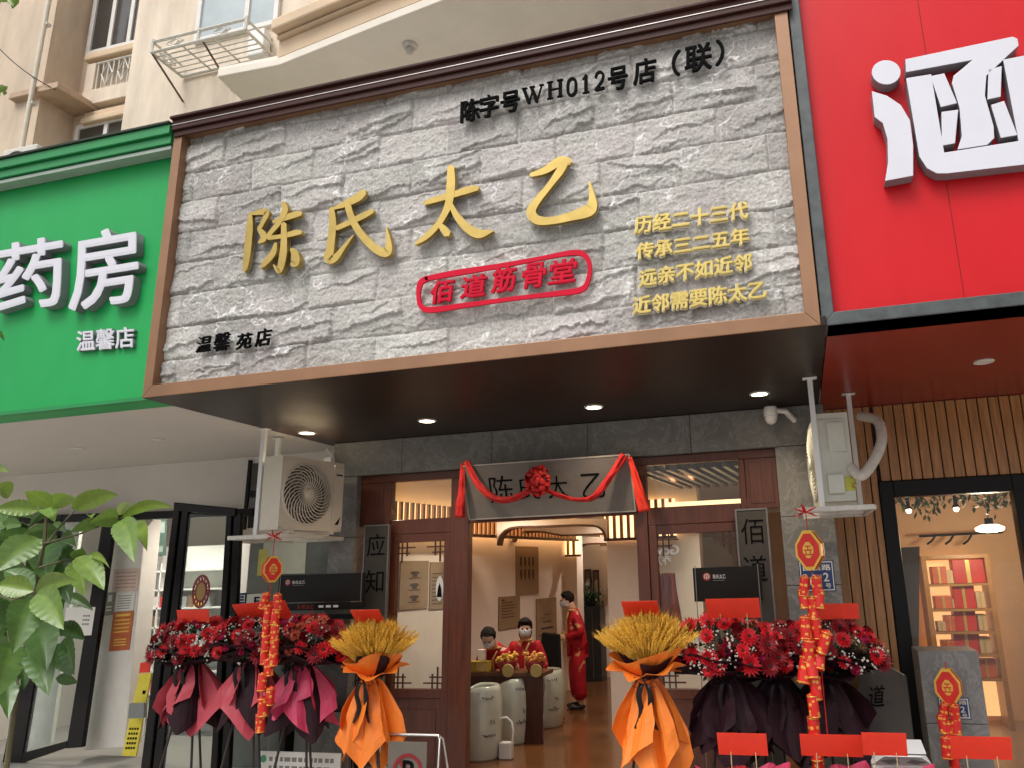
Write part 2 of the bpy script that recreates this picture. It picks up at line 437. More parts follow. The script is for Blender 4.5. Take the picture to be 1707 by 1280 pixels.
def stone_mat():
    m, t, b = nodes('split_face_stone'); L = t.links.new
    tc = t.nodes.new('ShaderNodeTexCoord')
    n1 = t.nodes.new('ShaderNodeTexNoise'); n1.inputs['Scale'].default_value = 1.6; n1.inputs['Detail'].default_value = 4
    n2 = t.nodes.new('ShaderNodeTexNoise'); n2.inputs['Scale'].default_value = 45; n2.inputs['Detail'].default_value = 8; n2.inputs['Roughness'].default_value = .75
    L(tc.outputs['Object'], n1.inputs['Vector']); L(tc.outputs['Object'], n2.inputs['Vector'])
    cr = t.nodes.new('ShaderNodeValToRGB'); E = cr.color_ramp.elements
    E[0].position = .30; E[0].color = (.44, .445, .405, 1); E[1].position = .72; E[1].color = (.475, .43, .42, 1)
    e = E.new(.5); e.color = (.46, .44, .412, 1)
    L(n1.outputs[0], cr.inputs[0])
    c2 = t.nodes.new('ShaderNodeValToRGB'); c2.color_ramp.elements[0].position = .32; c2.color_ramp.elements[0].color = (.58, .58, .58, 1); c2.color_ramp.elements[1].position = .7; c2.color_ramp.elements[1].color = (1.26, 1.26, 1.26, 1)
    L(n2.outputs[0], c2.inputs[0])
    mu = t.nodes.new('ShaderNodeMixRGB'); mu.blend_type = 'MULTIPLY'; mu.inputs[0].default_value = 1
    L(cr.outputs[0], mu.inputs[1]); L(c2.outputs[0], mu.inputs[2])
    ta = t.nodes.new('ShaderNodeAttribute'); ta.attribute_name = 'tone'
    tr = t.nodes.new('ShaderNodeMapRange'); tr.inputs[3].default_value = .84; tr.inputs[4].default_value = 1.16; L(ta.outputs['Fac'], tr.inputs[0])
    m3 = t.nodes.new('ShaderNodeMixRGB'); m3.blend_type = 'MULTIPLY'; m3.inputs[0].default_value = 1; L(mu.outputs[0], m3.inputs[1]); L(tr.outputs[0], m3.inputs[2])
    va = t.nodes.new('ShaderNodeAttribute'); va.attribute_name = 'pale_streak'
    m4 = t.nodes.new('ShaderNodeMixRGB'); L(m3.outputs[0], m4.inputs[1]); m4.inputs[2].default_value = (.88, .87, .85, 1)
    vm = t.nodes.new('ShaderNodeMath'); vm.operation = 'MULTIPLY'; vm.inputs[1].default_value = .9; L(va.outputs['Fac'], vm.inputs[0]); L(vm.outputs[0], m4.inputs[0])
    wn = t.nodes.new('ShaderNodeTexNoise'); wn.inputs['Scale'].default_value = 3; wn.inputs['Detail'].default_value = 5; L(tc.outputs['Object'], wn.inputs['Vector'])
    wa = t.nodes.new('ShaderNodeVectorMath'); wa.operation = 'MULTIPLY_ADD'; wa.inputs[1].default_value = (.5, .5, .5); L(wn.outputs['Color'], wa.inputs[0]); L(tc.outputs['Object'], wa.inputs[2])
    vo = t.nodes.new('ShaderNodeTexVoronoi'); vo.feature = 'DISTANCE_TO_EDGE'; vo.inputs['Scale'].default_value = 4.2; L(wa.outputs[0], vo.inputs['Vector'])
    vr = t.nodes.new('ShaderNodeMapRange'); vr.inputs[1].default_value = .004; vr.inputs[2].default_value = .022; vr.inputs[3].default_value = .62; vr.inputs[4].default_value = 0; L(vo.outputs['Distance'], vr.inputs[0])
    m5 = t.nodes.new('ShaderNodeMixRGB'); L(m4.outputs[0], m5.inputs[1]); m5.inputs[2].default_value = (.80, .79, .77, 1)
    vg = t.nodes.new('ShaderNodeMath'); vg.operation = 'MULTIPLY'; L(vr.outputs[0], vg.inputs[0]); L(n2.outputs[0], vg.inputs[1]); L(vg.outputs[0], m5.inputs[0])
    L(m5.outputs[0], b.inputs['Base Color']); b.inputs['Roughness'].default_value = .85; b.inputs['Specular IOR Level'].default_value = .3
    bp = t.nodes.new('ShaderNodeBump'); bp.inputs['Strength'].default_value = .35; bp.inputs['Distance'].default_value = .004; L(n2.outputs[0], bp.inputs['Height']); L(bp.outputs[0], b.inputs['Normal'])
    return m

sign = thing('stone_sign', 'large grey split-stone shop sign with gold calligraphy, bronze frame and dark canopy beneath', 'sign', (-2.5, 0, 3.59))
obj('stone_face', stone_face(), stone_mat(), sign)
bm = BM()                                                # bronze frame, mitred bars butted
FX0, FX1, FZ0, FZ1 = -5.31, .262, 3.594, 6.20
def mitre(bm, o, i, y0, y1):
    (ox0, ox1, oz0, oz1), (ix0, ix1, iz0, iz1) = o, i
    O = [(ox0, oz0), (ox1, oz0), (ox1, oz1), (ox0, oz1)]; I = [(ix0, iz0), (ix1, iz0), (ix1, iz1), (ix0, iz1)]
    for k in range(4):
        j = (k+1) % 4
        prism(bm, [(O[k][0], y0, O[k][1]), (O[j][0], y0, O[j][1]), (I[j][0], y0, I[j][1]), (I[k][0], y0, I[k][1])], (0, y1-y0, 0))
mitre(bm, (FX0, FX1, FZ0, FZ1), (SX0-.002, SX1, SZ0-.004, SZ1), -.10, .03)
obj('frame', bm, brown, sign, bevel=.004)
bm = BM()
box(bm, -5.315, .3, -.17, .3, 6.235, 6.262); box(bm, -5.31, .3, -.14, .28, 6.13, 6.232); box(bm, -5.30, .3, -.118, -.101, 6.07, 6.127)
obj('cornice', bm, darkbrown, sign, bevel=.006)
bm = BM(); box(bm, -5.31, .3, -.146, -.1405, 6.176, 6.181); obj('trim_strip', bm, mat('bright_trim', (.6, .55, .52), .25, metal=.6), sign)
bm = BM(); box(bm, -5.308, .30, -.09, 2.96, 3.592, 3.66); obj('soffit', bm, blackbrown, sign, bevel=.004)
bm = BM(); box(bm, -5.305, .26, .035, 2.0, 3.665, 6.1); obj('casing', bm, mat('pale_bounce_sheet', (.6, .59, .56), .5, var=.1), sign)  # unseen casing, made pale to bounce light up to the balcony

Z2 = lambda x, y: (300+x/3.048, 200+y/3.048)
Z3 = lambda x, y: (700+x/2.51, 60+y/2.51)
CHEN = [[(372, 482, 16), (366, 560, 34), (356, 680, 34), (346, 752, 26), (341, 778, 10)],
        [(384, 488, 14), (430, 478, 30), (455, 484, 26), (430, 540, 20), (418, 565, 22), (436, 590, 30), (438, 615, 30), (415, 632, 12)],
        [(488, 528, 14), (540, 512, 26), (600, 492, 30), (628, 486, 22)],
        [(540, 432, 22), (548, 470, 30), (520, 530, 26), (480, 580, 22), (462, 606, 24)],
        [(464, 612, 20), (540, 602, 22), (600, 586, 28), (630, 582, 20)],
        [(545, 540, 26), (545, 640, 32), (537, 720, 36), (520, 778, 26), (492, 748, 6)],
        [(505, 640, 14), (490, 690, 30), (450, 740, 26), (428, 764, 8)],
        [(585, 668, 16), (604, 700, 40), (602, 738, 42), (585, 748, 20)]]
SHI = [[(946, 376, 30), (915, 405, 38), (850, 438, 30), (790, 462, 12)],
       [(783, 462, 26), (788, 540, 36), (778, 650, 38), (768, 712, 46), (800, 712, 34), (850, 650, 18), (892, 598, 6)],
       [(808, 562, 24), (870, 534, 26), (940, 500, 30), (990, 474, 22)],
       [(862, 432, 30), (890, 520, 34), (940, 600, 36), (1010, 668, 40), (1062, 684, 44), (1074, 640, 28), (1062, 556, 5)]]
TAI = [[(1252, 434, 18), (1310, 415, 28), (1400, 390, 30), (1480, 365, 34), (1520, 358, 24)],
       [(1386, 252, 34), (1386, 340, 42), (1374, 440, 36), (1330, 530, 28), (1265, 600, 28), (1208, 640, 12)],
       [(1380, 430, 20), (1420, 505, 32), (1475, 565, 42), (1530, 590, 44), (1598, 576, 8)],
       [(1316, 532, 10), (1345, 560, 32), (1370, 592, 38)]]
YI = [[(470, 592, 16), (530, 572, 28), (590, 535, 36), (630, 536, 30)], [(616, 532, 30), (592, 575, 32), (545, 640, 24), (492, 705, 30), (472, 748, 38), (498, 780, 36), (560, 782, 30), (640, 764, 36), (706, 742, 50), (726, 720, 40), (724, 670, 20), (714, 620, 5)]]
YG = -.058
for strokes, tf, k in ((CHEN, Z2, 1/3.048), (SHI, Z2, 1/3.048), (TAI, Z2, 1/3.048), (YI, Z3, 1/2.51)):
    bm = BM()
    for n_, s in enumerate(strokes): brush(bm, [(*tf(a, b_), c) for a, b_, c in s], YG, .034+.0022*n_, k=k*1.02)
    gc = obj('gold_character', bm, gold, sign)
    bm = BM()                                             # darker return plate behind each letter face
    for n_, s in enumerate(strokes): brush(bm, [(*tf(a, b_), c+5) for a, b_, c in s], YG+.024, .026+.0011*n_, k=k*1.02)
    o = obj('letter_return', bm, goldd, gc, local=True); o.data.transform(Matrix.Translation(-Vector(sign.location)))

# red framed line
bm = BM()
ring = [(712, 466), (760, 457), (840, 444), (910, 431), (958, 423), (976, 428), (984, 446), (980, 472), (968, 485), (930, 491), (860, 499), (780, 510), (722, 518), (704, 513), (699, 495), (702, 474), (712, 466)]
brush(bm, [(x, y, 8+1.5*math.sin(i*1.7)) for i, (x, y) in enumerate(ring)], -.058, .018)
obj('seal_border', bm, redpaint, sign)
cells = [('佰', 738, 488, 36, 36), ('道', 791, 479, 40, 36), ('筋', 841, 468, 38, 40), ('骨', 891, 461, 38, 40), ('堂', 939, 454, 44, 38)]
for ch, cx, cy, w, h in cells:
    s = .14*w
    write('red_character', ch, (cx-w/2-2, cy+h/2+s/2), (cx+w/2-2, cy+h/2-s/2), (cx-w/2+3, cy-h/2+s/2), -.055, redpaint, sign, .016, 1.1)
for ch, cx, cy, w, h in [('温', 342, 576, 24, 26), ('馨', 372, 572, 26, 30), ('苑', 409, 571, 25, 26), ('店', 441, 565, 25, 29)]:
    write('black_character', ch, (cx-w/2-2, cy+h/2+1), (cx+w/2-2, cy+h/2-3), (cx-w/2+2, cy-h/2+1), -.055, blackink, sign, .014, .15)
# header line, heavy verticals like a printed serif face
hdr = [('陈', 786, 186, 31, 36), ('字', 817, 179, 30, 36), ('号', 852, 172, 30, 34), ('号', 1031, 133, 31, 37), ('店', 1076, 121, 36, 40), ('（', 1128, 108, 13, 42), ('联', 1165, 99, 44, 44), ('）', 1201, 90, 13, 42)]
for ch, cx, cy, w, h in hdr:
    s = .205*w
    for dx, dy in ((-.8, 0), (.9, .0012)):
        write('black_character', ch, (cx-w/2+dx-1, cy+h/2+s/2), (cx+w/2+dx-1, cy+h/2-s/2), (cx-w/2+dx, cy-h/2+s/2), -.055-dy, blackink, sign, .014, .25)
def serif(bm, strokes, ox, oy, w, h):
    for n_, (pts, wd) in enumerate(strokes):
        brush(bm, [(ox+(x-.5)*w, oy-(y-.5)*h-.205*(x-.5)*w, wd) for x, y in pts], -.055, .014+n_*.0011)
TH, TN, SR = 5.6, 2.0, 1.8
LET = {'W': [([(.03, 1), (.17, .5), (.3, .02)], TH), ([(.3, .02), (.42, .5), (.52, .95)], TN), ([(.42, 1), (.58, .5), (.7, .02)], TH), ([(.7, .02), (.84, .5), (.96, 1)], TN), ([(-.06, 1), (.2, 1)], SR), ([(.34, 1), (.6, 1)], SR), ([(.86, 1), (1.06, 1)], SR)],
       'H': [([(.18, 0), (.18, 1)], TH), ([(.82, 0), (.82, 1)], TH), ([(.18, .52), (.82, .52)], TN), ([(.02, 0), (.36, 0)], SR), ([(.02, 1), (.36, 1)], SR), ([(.64, 0), (.98, 0)], SR), ([(.64, 1), (.98, 1)], SR)],
       '0': [([(.5, 1), (.2, .85), (.12, .5), (.2, .15), (.5, 0)], 4.6), ([(.5, 1), (.8, .85), (.88, .5), (.8, .15), (.5, 0)], 4.6)],
       '1': [([(.52, 0), (.52, 1)], TH), ([(.2, .8), (.52, .98)], TN), ([(.2, 0), (.84, 0)], SR)],
       '2': [([(.14, .74), (.28, .96), (.6, 1), (.84, .8), (.74, .5), (.4, .22), (.12, .04)], 4.2), ([(.12, .03), (.5, .03), (.9, .06)], 4.8)]}
for ch, cx, cy, w, h in [('W', 889, 160, 32, 26), ('H', 926, 151, 27, 27), ('0', 954, 147, 18, 29), ('1', 977, 142, 17, 29), ('2', 1000, 137, 18, 29)]:
    bm = BM(); serif(bm, LET[ch], cx, cy, w, h); obj('black_character', bm, blackink, sign)
for body, bl, br, tl in [('历经二十三代', (1059, 392), (1247, 366), (1060, 365)), ('传承三二五年', (1062, 435), (1249, 408), (1062, 409)),
                         ('远亲不如近邻', (1067, 480), (1254, 452), (1067, 453)), ('近邻需要陈太乙', (1057, 526), (1278, 498), (1057, 498))]:
    write('gold_lettering', body, bl, br, tl, -.055, goldl, sign, .016, 1.0)
for body, bl, br, tl in [('历经二十三代', (1059, 392), (1247, 366), (1060, 365)), ('传承三二五年', (1062, 435), (1249, 408), (1062, 409)),
                         ('远亲不如近邻', (1067, 480), (1254, 452), (1067, 453)), ('近邻需要陈太乙', (1057, 526), (1278, 498), (1057, 498))]:
    write('letter_outline', body, (bl[0]-.5, bl[1]+1.2), (br[0]-.5, br[1]+1.2), (tl[0]-.5, tl[1]+1.2), -.05, mat('cream_letter_edge', (.78, .70, .48), .5), sign, .009, 1.9)

# downlights in the canopy
warmlamp = glow('warm_lamp', (1, .84, .62), 14)
trimm = mat('lamp_trim', (.7, .68, .62), .35)
dl0 = None
DLAB = ['lit recessed downlight in the dark canopy nearest the left air conditioner', 'second lit downlight from the left in the dark canopy',
        'lit canopy downlight above the red ribbon end, third from the left', 'lit canopy downlight beside the white dome camera']
def downlight(loc, label, group, lens=None, power=0, r=.074, colr=(1, .82, .58), cat='downlight'):
    t = thing('downlight', label, cat, loc, group)
    bm = BM(); lathe(bm, [(r*1.28, 0), (r*1.28, -.008), (r, -.012), (r*.96, -.003), (r*.96, 0)], 24); obj('trim_ring', bm, trimm, t, local=True, smooth=True)
    bm = BM(); lathe(bm, [(0, -.010), (r*.7, -.009), (r*.95, -.004), (r*.95, -.001)], 20); obj('lens', bm, lens or warmlamp, t, local=True)
    if power:
        l = bpy.data.lights.new('lamp', 'SPOT'); l.energy = power; l.spot_size = R_(130); l.spot_blend = .8; l.shadow_soft_size = .05; l.color = colr
        o = bpy.data.objects.new('lamp', l); COL.objects.link(o); o.parent = t; o.location = (0, 0, -.03)
    return t
for i, (px, py) in enumerate([(512, 720), (712, 700), (990, 677), (1266, 655)]):
    q = at(px, py, Z=3.592); downlight((q.x, q.y, 3.5915), DLAB[i], 'lit downlights in the dark canopy', power=42)

# ------------------------------------------------------------------ pharmacy sign
ph = thing('pharmacy_sign', 'green pharmacy sign with raised white characters and projecting cornice', 'sign', (-6.7, 0, 3.6))
bm = BM(); box(bm, -12.5, -5.318, .03, .25, 3.598, 6.0); obj('panel', bm, green, ph)
bm = BM(); box(bm, -12.5, -5.318, -.02, .027, 3.598, 3.63); obj('bottom_edge', bm, greend, ph)
bm = BM(); box(bm, -12.5, -5.32, -.15, .25, 6.10, 6.195); box(bm, -12.5, -5.322, -.12, .25, 6.013, 6.097); obj('cornice', bm, greend, ph, bevel=.006)
bm = BM(); box(bm, -12.5, -5.32, -.17, .25, 6.198, 6.218); obj('cornice_lip', bm, mat('dark_green_lip', (.03, .045, .03), .6, spec=.2), ph)
bm = BM(); box(bm, -12.5, -5.33, -.10, .02, 5.965, 6.0); obj('light_strip', bm, mat('pale_strip', (.34, .40, .35), .6), ph)
def letter3d(body, bl, br, tl, Y, depth, thick, parent, name='white_character'):
    o = write(name, body, bl, br, tl, Y, acrylic, parent, depth, thick)
    # white face, grey returns
    o.data.materials.append(lettergrey)
    for p in o.data.polygons: p.material_index = 0 if p.normal.y < -.9 else 1
    return o
letter3d('药', (8, 527), (120, 511), (8, 418), .03, .08, 2.2, ph)
letter3d('房', (130, 523), (242, 507), (134, 400), .03, .08, 2.2, ph)
letter3d('温馨店', (134, 588), (229, 581), (134, 555), .03, .03, .8, ph)

# ------------------------------------------------------------------ red sign
rs_ = thing('red_shop_sign', 'bright red neighbouring shop sign with huge white character and grey frame', 'sign', (1.5, 0, 3.6))
xl = at(1362, 530, Y=0).x
bm = BM(); box(bm, .36, 4.4, .02, .25, 3.70, 6.9); obj('panel', bm, red, rs_)
bm = BM(); mitre(bm, (.272, 4.5, 3.594, 7.0), (.355, 4.4, 3.685, 6.9), -.07, .2); obj('frame', bm, greyframe, rs_, bevel=.005)
xj = at(1548, 120, Y=.02).x; bm = BM(); box(bm, xj, xj+.0022, .017, .021, 3.7, 6.9); obj('panel_joint', bm, darkbrown, rs_)
bm = BM(); box(bm, .31, 4.5, -.06, 2.86, 3.594, 3.66); obj('soffit', bm, redsoff, rs_)
Z4 = lambda x, y: (1240+x/2.064, y/2.064)
GL = [[(490+50*math.cos(a), 250+42*math.sin(a)) for a in [2*PI*k/28 for k in range(28)]],
      [(440, 314), (492, 330), (540, 362), (572, 415), (583, 500), (583, 606), (486, 624), (496, 560), (494, 480), (478, 425), (450, 404)],
      [(555, 205), (925, 127), (942, 134), (946, 158), (905, 196), (835, 262), (830, 330), (860, 436), (862, 476), (838, 500), (735, 516), (750, 470), (742, 372), (716, 288), (722, 262), (786, 208), (558, 250)],
      [(558, 270), (645, 256), (690, 526), (945, 486), (892, 206), (988, 188), (1046, 530), (1015, 562), (700, 598), (664, 598), (630, 580), (604, 540)],
      [(642, 263), (690, 253), (734, 356), (678, 370)], [(680, 386), (738, 378), (727, 494), (681, 503)],
      [(842, 240), (888, 228), (884, 334), (838, 344)], [(850, 362), (896, 348), (942, 466), (884, 476)]]
for k, g in enumerate(GL):
    bm = BM(); prism(bm, [at(*Z4(*p), Y=-.08) for p in g], (0, .098, 0))
    o = obj('white_character_stroke', bm, acrylic, rs_, bevel=.003)
    o.data.materials.append(lettergrey)
    for p in o.data.polygons: p.material_index = 0 if p.normal.y < -.9 else 1
q = at(1640, 603, Z=3.594)
downlight((q.x, q.y, 3.5935), 'unlit white round downlight in the red soffit', None, lens=mat('unlit_lens', (.75, .7, .62), .4), r=.062)

# ------------------------------------------------------------------ apartment building above the shops
apt = thing('apartment_building', 'beige rendered apartment block with moulded balcony above the shop signs', 'building', (-4, 2, 3.7))
YW = 2.0
xr = at(207, 180, Y=YW).x
bm = BM(); box(bm, xr, 9, YW, YW+.3, 3.7, 16); box(bm, xr, xr+.25, YW+.302, 2.5, 3.7, 16); obj('wall', bm, beige_pale, apt)
xlw = at(88, 60, Y=YW).x
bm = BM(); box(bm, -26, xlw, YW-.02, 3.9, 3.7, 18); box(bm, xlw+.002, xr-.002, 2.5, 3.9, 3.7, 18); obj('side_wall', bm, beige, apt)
# recessed windows
def win(l, t, r, b, Y, parent, gm, splits=(), fw=.05, extra=None):
    x0 = at(l, (t+b)/2, Y=Y).x; x1 = at(r, (t+b)/2, Y=Y).x; z0 = at((l+r)/2, b, Y=Y).z; z1 = at((l+r)/2, t, Y=Y).z
    bm = BM(); 
    box(bm, x0, x0+fw, Y-.05, Y, z0, z1); box(bm, x1-fw, x1, Y-.05, Y, z0, z1); box(bm, x0+fw, x1-fw, Y-.05, Y, z0, z0+fw); box(bm, x0+fw, x1-fw, Y-.05, Y, z1-fw, z1)
    for s in splits:
        xs = x0+(x1-x0)*s; box(bm, xs-fw/2, xs+fw/2, Y-.047, Y, z0+fw, z1-fw)
    w = obj('window', bm, alu, parent, bevel=.004)
    bm = BM(); box(bm, x0+fw, x1-fw, Y-.022, Y-.002, z0+fw, z1-fw)
    g = obj('pane', bm, gm, w, local=True); g.data.transform(Matrix.Translation(-Vector(parent.location)))
    return x0, x1, z0, z1
win(160, -60, 245, 83, 2.5, apt, darkglass, (.42, .78), .07)
win(128, 205, 212, 262, 2.5, apt, darkglass, (.6,), .07)
x0, x1 = at(150, 85, Y=2.36).x, xr
zs = at(170, 83, Y=2.36).z
bm = BM(); box(bm, x0-.1, x1-.003, 2.36, 2.498, zs-.12, zs); obj('window_sill', bm, trim_beige, apt, bevel=.02)
zb_, zt_ = at(180, 142, Y=2.36).z, zs-.18
bm = BM()
box(bm, x0-.05, x1-.004, 2.38, 2.497, zb_-.25, zb_); box(bm, x0-.05, x0+.12, 2.39, 2.497, zb_+.002, zt_)
obj('balustrade_box', bm, beige_pale, apt, bevel=.01)
bm = BM()
for k in range(12):
    xx = x0+.16+k*(x1-x0-.2)/11; tube(bm, [(xx, 2.41, zb_), (xx, 2.41, zt_)], .012, 6)
for k in range(4):
    xx = x0+.25+k*.3
    tube(bm, [(xx, 2.40, (zb_+zt_)/2), (xx+.1, 2.40, zt_-.05), (xx+.2, 2.40, (zb_+zt_)/2), (xx+.1, 2.40, zb_+.05), (xx, 2.40, (zb_+zt_)/2)], .014, 6)
tube(bm, [(x0+.1, 2.405, zt_-.02), (x1, 2.405, zt_-.02)], .018, 6)
obj('balustrade_grille', bm, grime_white, apt)
bm = BM(); box(bm, x0, x1-.005, 2.38, 2.496, zb_-.55, zb_-.45); box(bm, x0, x1-.005, 2.42, 2.496, zb_-.448, zb_-.34); obj('window_moulding', bm, trim_beige, apt, bevel=.02)
# concrete hood over the lower window
h0 = at(58, 158, Y=1.9); h1 = at(100, 146, Y=1.9); zh = (h0.z+h1.z)/2
hx1 = at(98, 143, Y=1.9).x
bm = BM(); prism(bm, [(hx1-.9, 1.88, zh), (hx1, 1.88, zh), (hx1+.05, 2.498, zh), (hx1-.9, 2.498, zh)], (0, 0, .10)); 
obj('window_hood', bm, conc, apt, bevel=.01)
# small condenser peeping over the green cornice
ca, cb = at(2, 268, Y=1.7), at(58, 262, Y=1.7)
cu = thing('condenser_unit', 'white condenser unit half hidden above the green cornice at the far left', 'air conditioner', ((ca.x+cb.x)/2, 1.7, ca.z-.3))
ctop = at(30, 246, Y=1.7).z
bm = BM(); box(bm, ca.x, cb.x, 1.7, 1.95, ca.z-.45, ctop); obj('cabinet', bm, grime_white, cu, bevel=.02)
bm = BM(); lathe(bm, [(.17, 0), (.19, .015), (.205, 0)], 28, Matrix.Translation(((ca.x+cb.x)/2-.05, 1.698, ctop-.26)) @ Matrix.Rotation(R_(90), 4, 'X'))
for k in range(14):
    a = 2*PI*k/14; c_ = Vector(((ca.x+cb.x)/2-.05, 1.693, ctop-.26)); tube(bm, [c_, c_+Vector((.18*math.cos(a), 0, .18*math.sin(a)))], .005, 5)
obj('fan_grille', bm, mat('grey_fan_plastic', (.12, .11, .10), .5), cu)
bm = BM(); box(bm, ca.x-.05, cb.x+.05, 1.68, 1.978, ca.z-.50, ca.z-.452); obj('bracket', bm, grime_white, cu)
# upstairs window and its light
win(336, -70, 470, 58, YW, apt, paleglass, (.62,), .07)
# balcony
zs = 7.5
P = [at(362, 129, Z=zs), at(465, 109, Z=zs), at(640, 39, Z=zs), at(1000, -100, Z=zs)]
E_ = P[-1]+(P[-1]-P[-2])*1.5
xa = P[0].x
poly = [Vector((xa-.12, YW-.002, zs)), P[0], P[1], P[2], P[3], E_, Vector((E_.x, YW-.002, zs))]
bm = BM(); prism(bm, poly, (0, 0, .10)); obj('balcony_slab', bm, slabm, apt, bevel=.01)
def ledge(bm, pts, z0, z1, out, inn):
    """moulding run along the slab edge, standing out by out"""
    for A, B in zip(pts, pts[1:]):
        d = (B-A); d.z = 0; d.normalize(); nn = Vector((d.y, -d.x, 0))
        if nn.y > 0: nn = -nn
        a, b = A-d*.03, B+d*.03
        prism(bm, [Vector((*(a+nn*out).xy, z0)), Vector((*(b+nn*out).xy, z0)), Vector((*(b-nn*inn).xy, z0)), Vector((*(a-nn*inn).xy, z0))], (0, 0, z1-z0))
bm = BM(); ledge(bm, [P[1], P[2], P[3], E_], zs+.103, zs+.30, .0, .3); obj('balcony_parapet', bm, trim_beige, apt)
bm = BM(); ledge(bm, [P[1], P[2], P[3], E_], zs+.303, zs+.35, .05, .3); ledge(bm, [P[1], P[2], P[3], E_], zs+.353, zs+.50, .13, .3); obj('balcony_moulding', bm, trim_beige, apt, bevel=.03)
bm = BM(); ledge(bm, [P[1], P[2], P[3], E_], zs+.503, zs+2.2, -.02, .3); obj('balcony_wall', bm, beige_pale, apt)
bm = BM(); ledge(bm, [P[0], P[1]], zs+.103, zs+.16, -.04, .25); obj('slab_upstand', bm, slabm, apt)
q = at(683, 75, Z=zs)
bl = thing('ceiling_lamp', 'small round lamp under the balcony slab above the stone sign', 'lamp', (q.x, q.y, zs-.001))
bm = BM(); lathe(bm, [(0, 0), (.075, 0), (.075, -.03), (.05, -.045), (0, -.045)], 20); obj('base', bm, grime_white, bl, local=True, smooth=True)
bm = BM(); lathe(bm, [(.03, -.046), (.045, -.07), (.035, -.10), (0, -.115)], 16); obj('bulb', bm, mat('dull_bulb', (.5, .48, .42), .3), bl, local=True, smooth=True)

# flower rack bracketed to the wall
zr = at(297, 130, Y=YW-.03).z
o0, o1 = at(257, 92, Z=zr), at(459, 34, Z=zr)
ym = (o0.y+o1.y)/2
i0, i1 = Vector((at(297, 130, Y=YW-.03).x, YW-.03, zr)), Vector((at(455, 86, Y=YW-.03).x, YW-.03, zr))
O0, O1 = Vector((o0.x, ym, zr)), Vector((i1.x, ym, zr))
i0.x = O0.x
fr = thing('flower_rack', 'white metal flower rack with diamond ornaments bracketed outside the upstairs window', 'rack', tuple((O0+O1)/2))
bm = BM()
for a, b in ((O0, O1), (i0, i1), (O0, i0), (O1, i1)): tube(bm, [a, b], .020, 6)
for k in range(1, 6):
    f = k/6; tube(bm, [O0.lerp(i0, f), O1.lerp(i1, f)], .010, 6)
for f in (.33, .66): tube(bm, [O0.lerp(O1, f), i0.lerp(i1, f)], .013, 6)
obj('basket_floor', bm, grime_white, fr)
bm = BM(); up_ = Vector((0, 0, .16))
tube(bm, [O0+up_, O1+up_], .02, 6); tube(bm, [O0+up_, i0+up_], .018, 6); tube(bm, [O1+up_, i1+up_], .018, 6)
for f in (0, .5, 1): tube(bm, [O0.lerp(O1, f), O0.lerp(O1, f)+up_*1.25], .020, 6)
for f in (.25, .75):
    c = O0.lerp(O1, f)+up_*.5
    for s in (.10, .055): tube(bm, [c+Vector((-s*1.3, 0, 0)), c+Vector((0, 0, s*.75)), c+Vector((s*1.3, 0, 0)), c-Vector((0, 0, s*.75)), c+Vector((-s*1.3, 0, 0))], .009, 6)
c = O0.lerp(i0, .5)+up_*.5
for s in (.10, .055): tube(bm, [c+Vector((0, -s*1.3, 0)), c+Vector((0, 0, s*.75)), c+Vector((0, s*1.3, 0)), c-Vector((0, 0, s*.75)), c+Vector((0, -s*1.3, 0))], .009, 6)
obj('guard_rail', bm, grime_white, fr)
bq = at(290, 174, Y=YW-.01)
for f in (0, .55):
    a = O0.lerp(O1, f); bm = BM(); tube(bm, [a, Vector((a.x+.05, YW-.01, bq.z))], .014, 6); obj('brace', bm, mat('rusty_rod', (.16, .11, .08), .7, metal=.3, var=.3), fr)
x0 = at(418, 80, Y=1.9).x
bm = BM(); box(bm, x0, x0+.24, 1.84, 1.98, at(430, 98, Y=1.9).z, at(430, 55, Y=1.9).z)
obj('bracket_box', bm, whitem, tag(thing('wall_box', 'white box beside the flower rack below the balcony moulding', 'box', (x0, 1.98, zr)), None, None), bevel=.015)

# pipe, cable, small condenser at the far left
p0, p1 = at(84, -10, Y=YW-.16), at(35, 255, Y=YW-.16)
xx = (p0.x+p1.x)/2
dp = thing('drain_pipe', 'white plastic drain pipe running down the beige side wall', 'pipe', (p1.x, YW-.16, p1.z-1.5))
bm = BM(); tube(bm, [p0+Vector((0, 0, .6)), p1, p1+Vector((0, 0, -1.5))], .032, 10); obj('pipe_run', bm, mat('aged_pvc', (.62, .56, .45), .5), dp, smooth=True)
bm = BM()
for f in (.2, .7):
    c = p0.lerp(p1, f); box(bm, c.x-.05, c.x+.05, YW-.17, YW-.1, c.z-.02, c.z+.02)
obj('clip', bm, grime_white, dp)
bm = BM(); a, b = at(-20, 62, Y=1.6), at(92, 150, Y=1.9); pts = [a.lerp(b, k/12)+Vector((0, 0, -.08*math.sin(PI*k/12))) for k in range(13)]; tube(bm, pts, .008, 6)
tag(obj('cable', bm, blackm), 'thin black cable sagging across the upper left wall', 'cable')
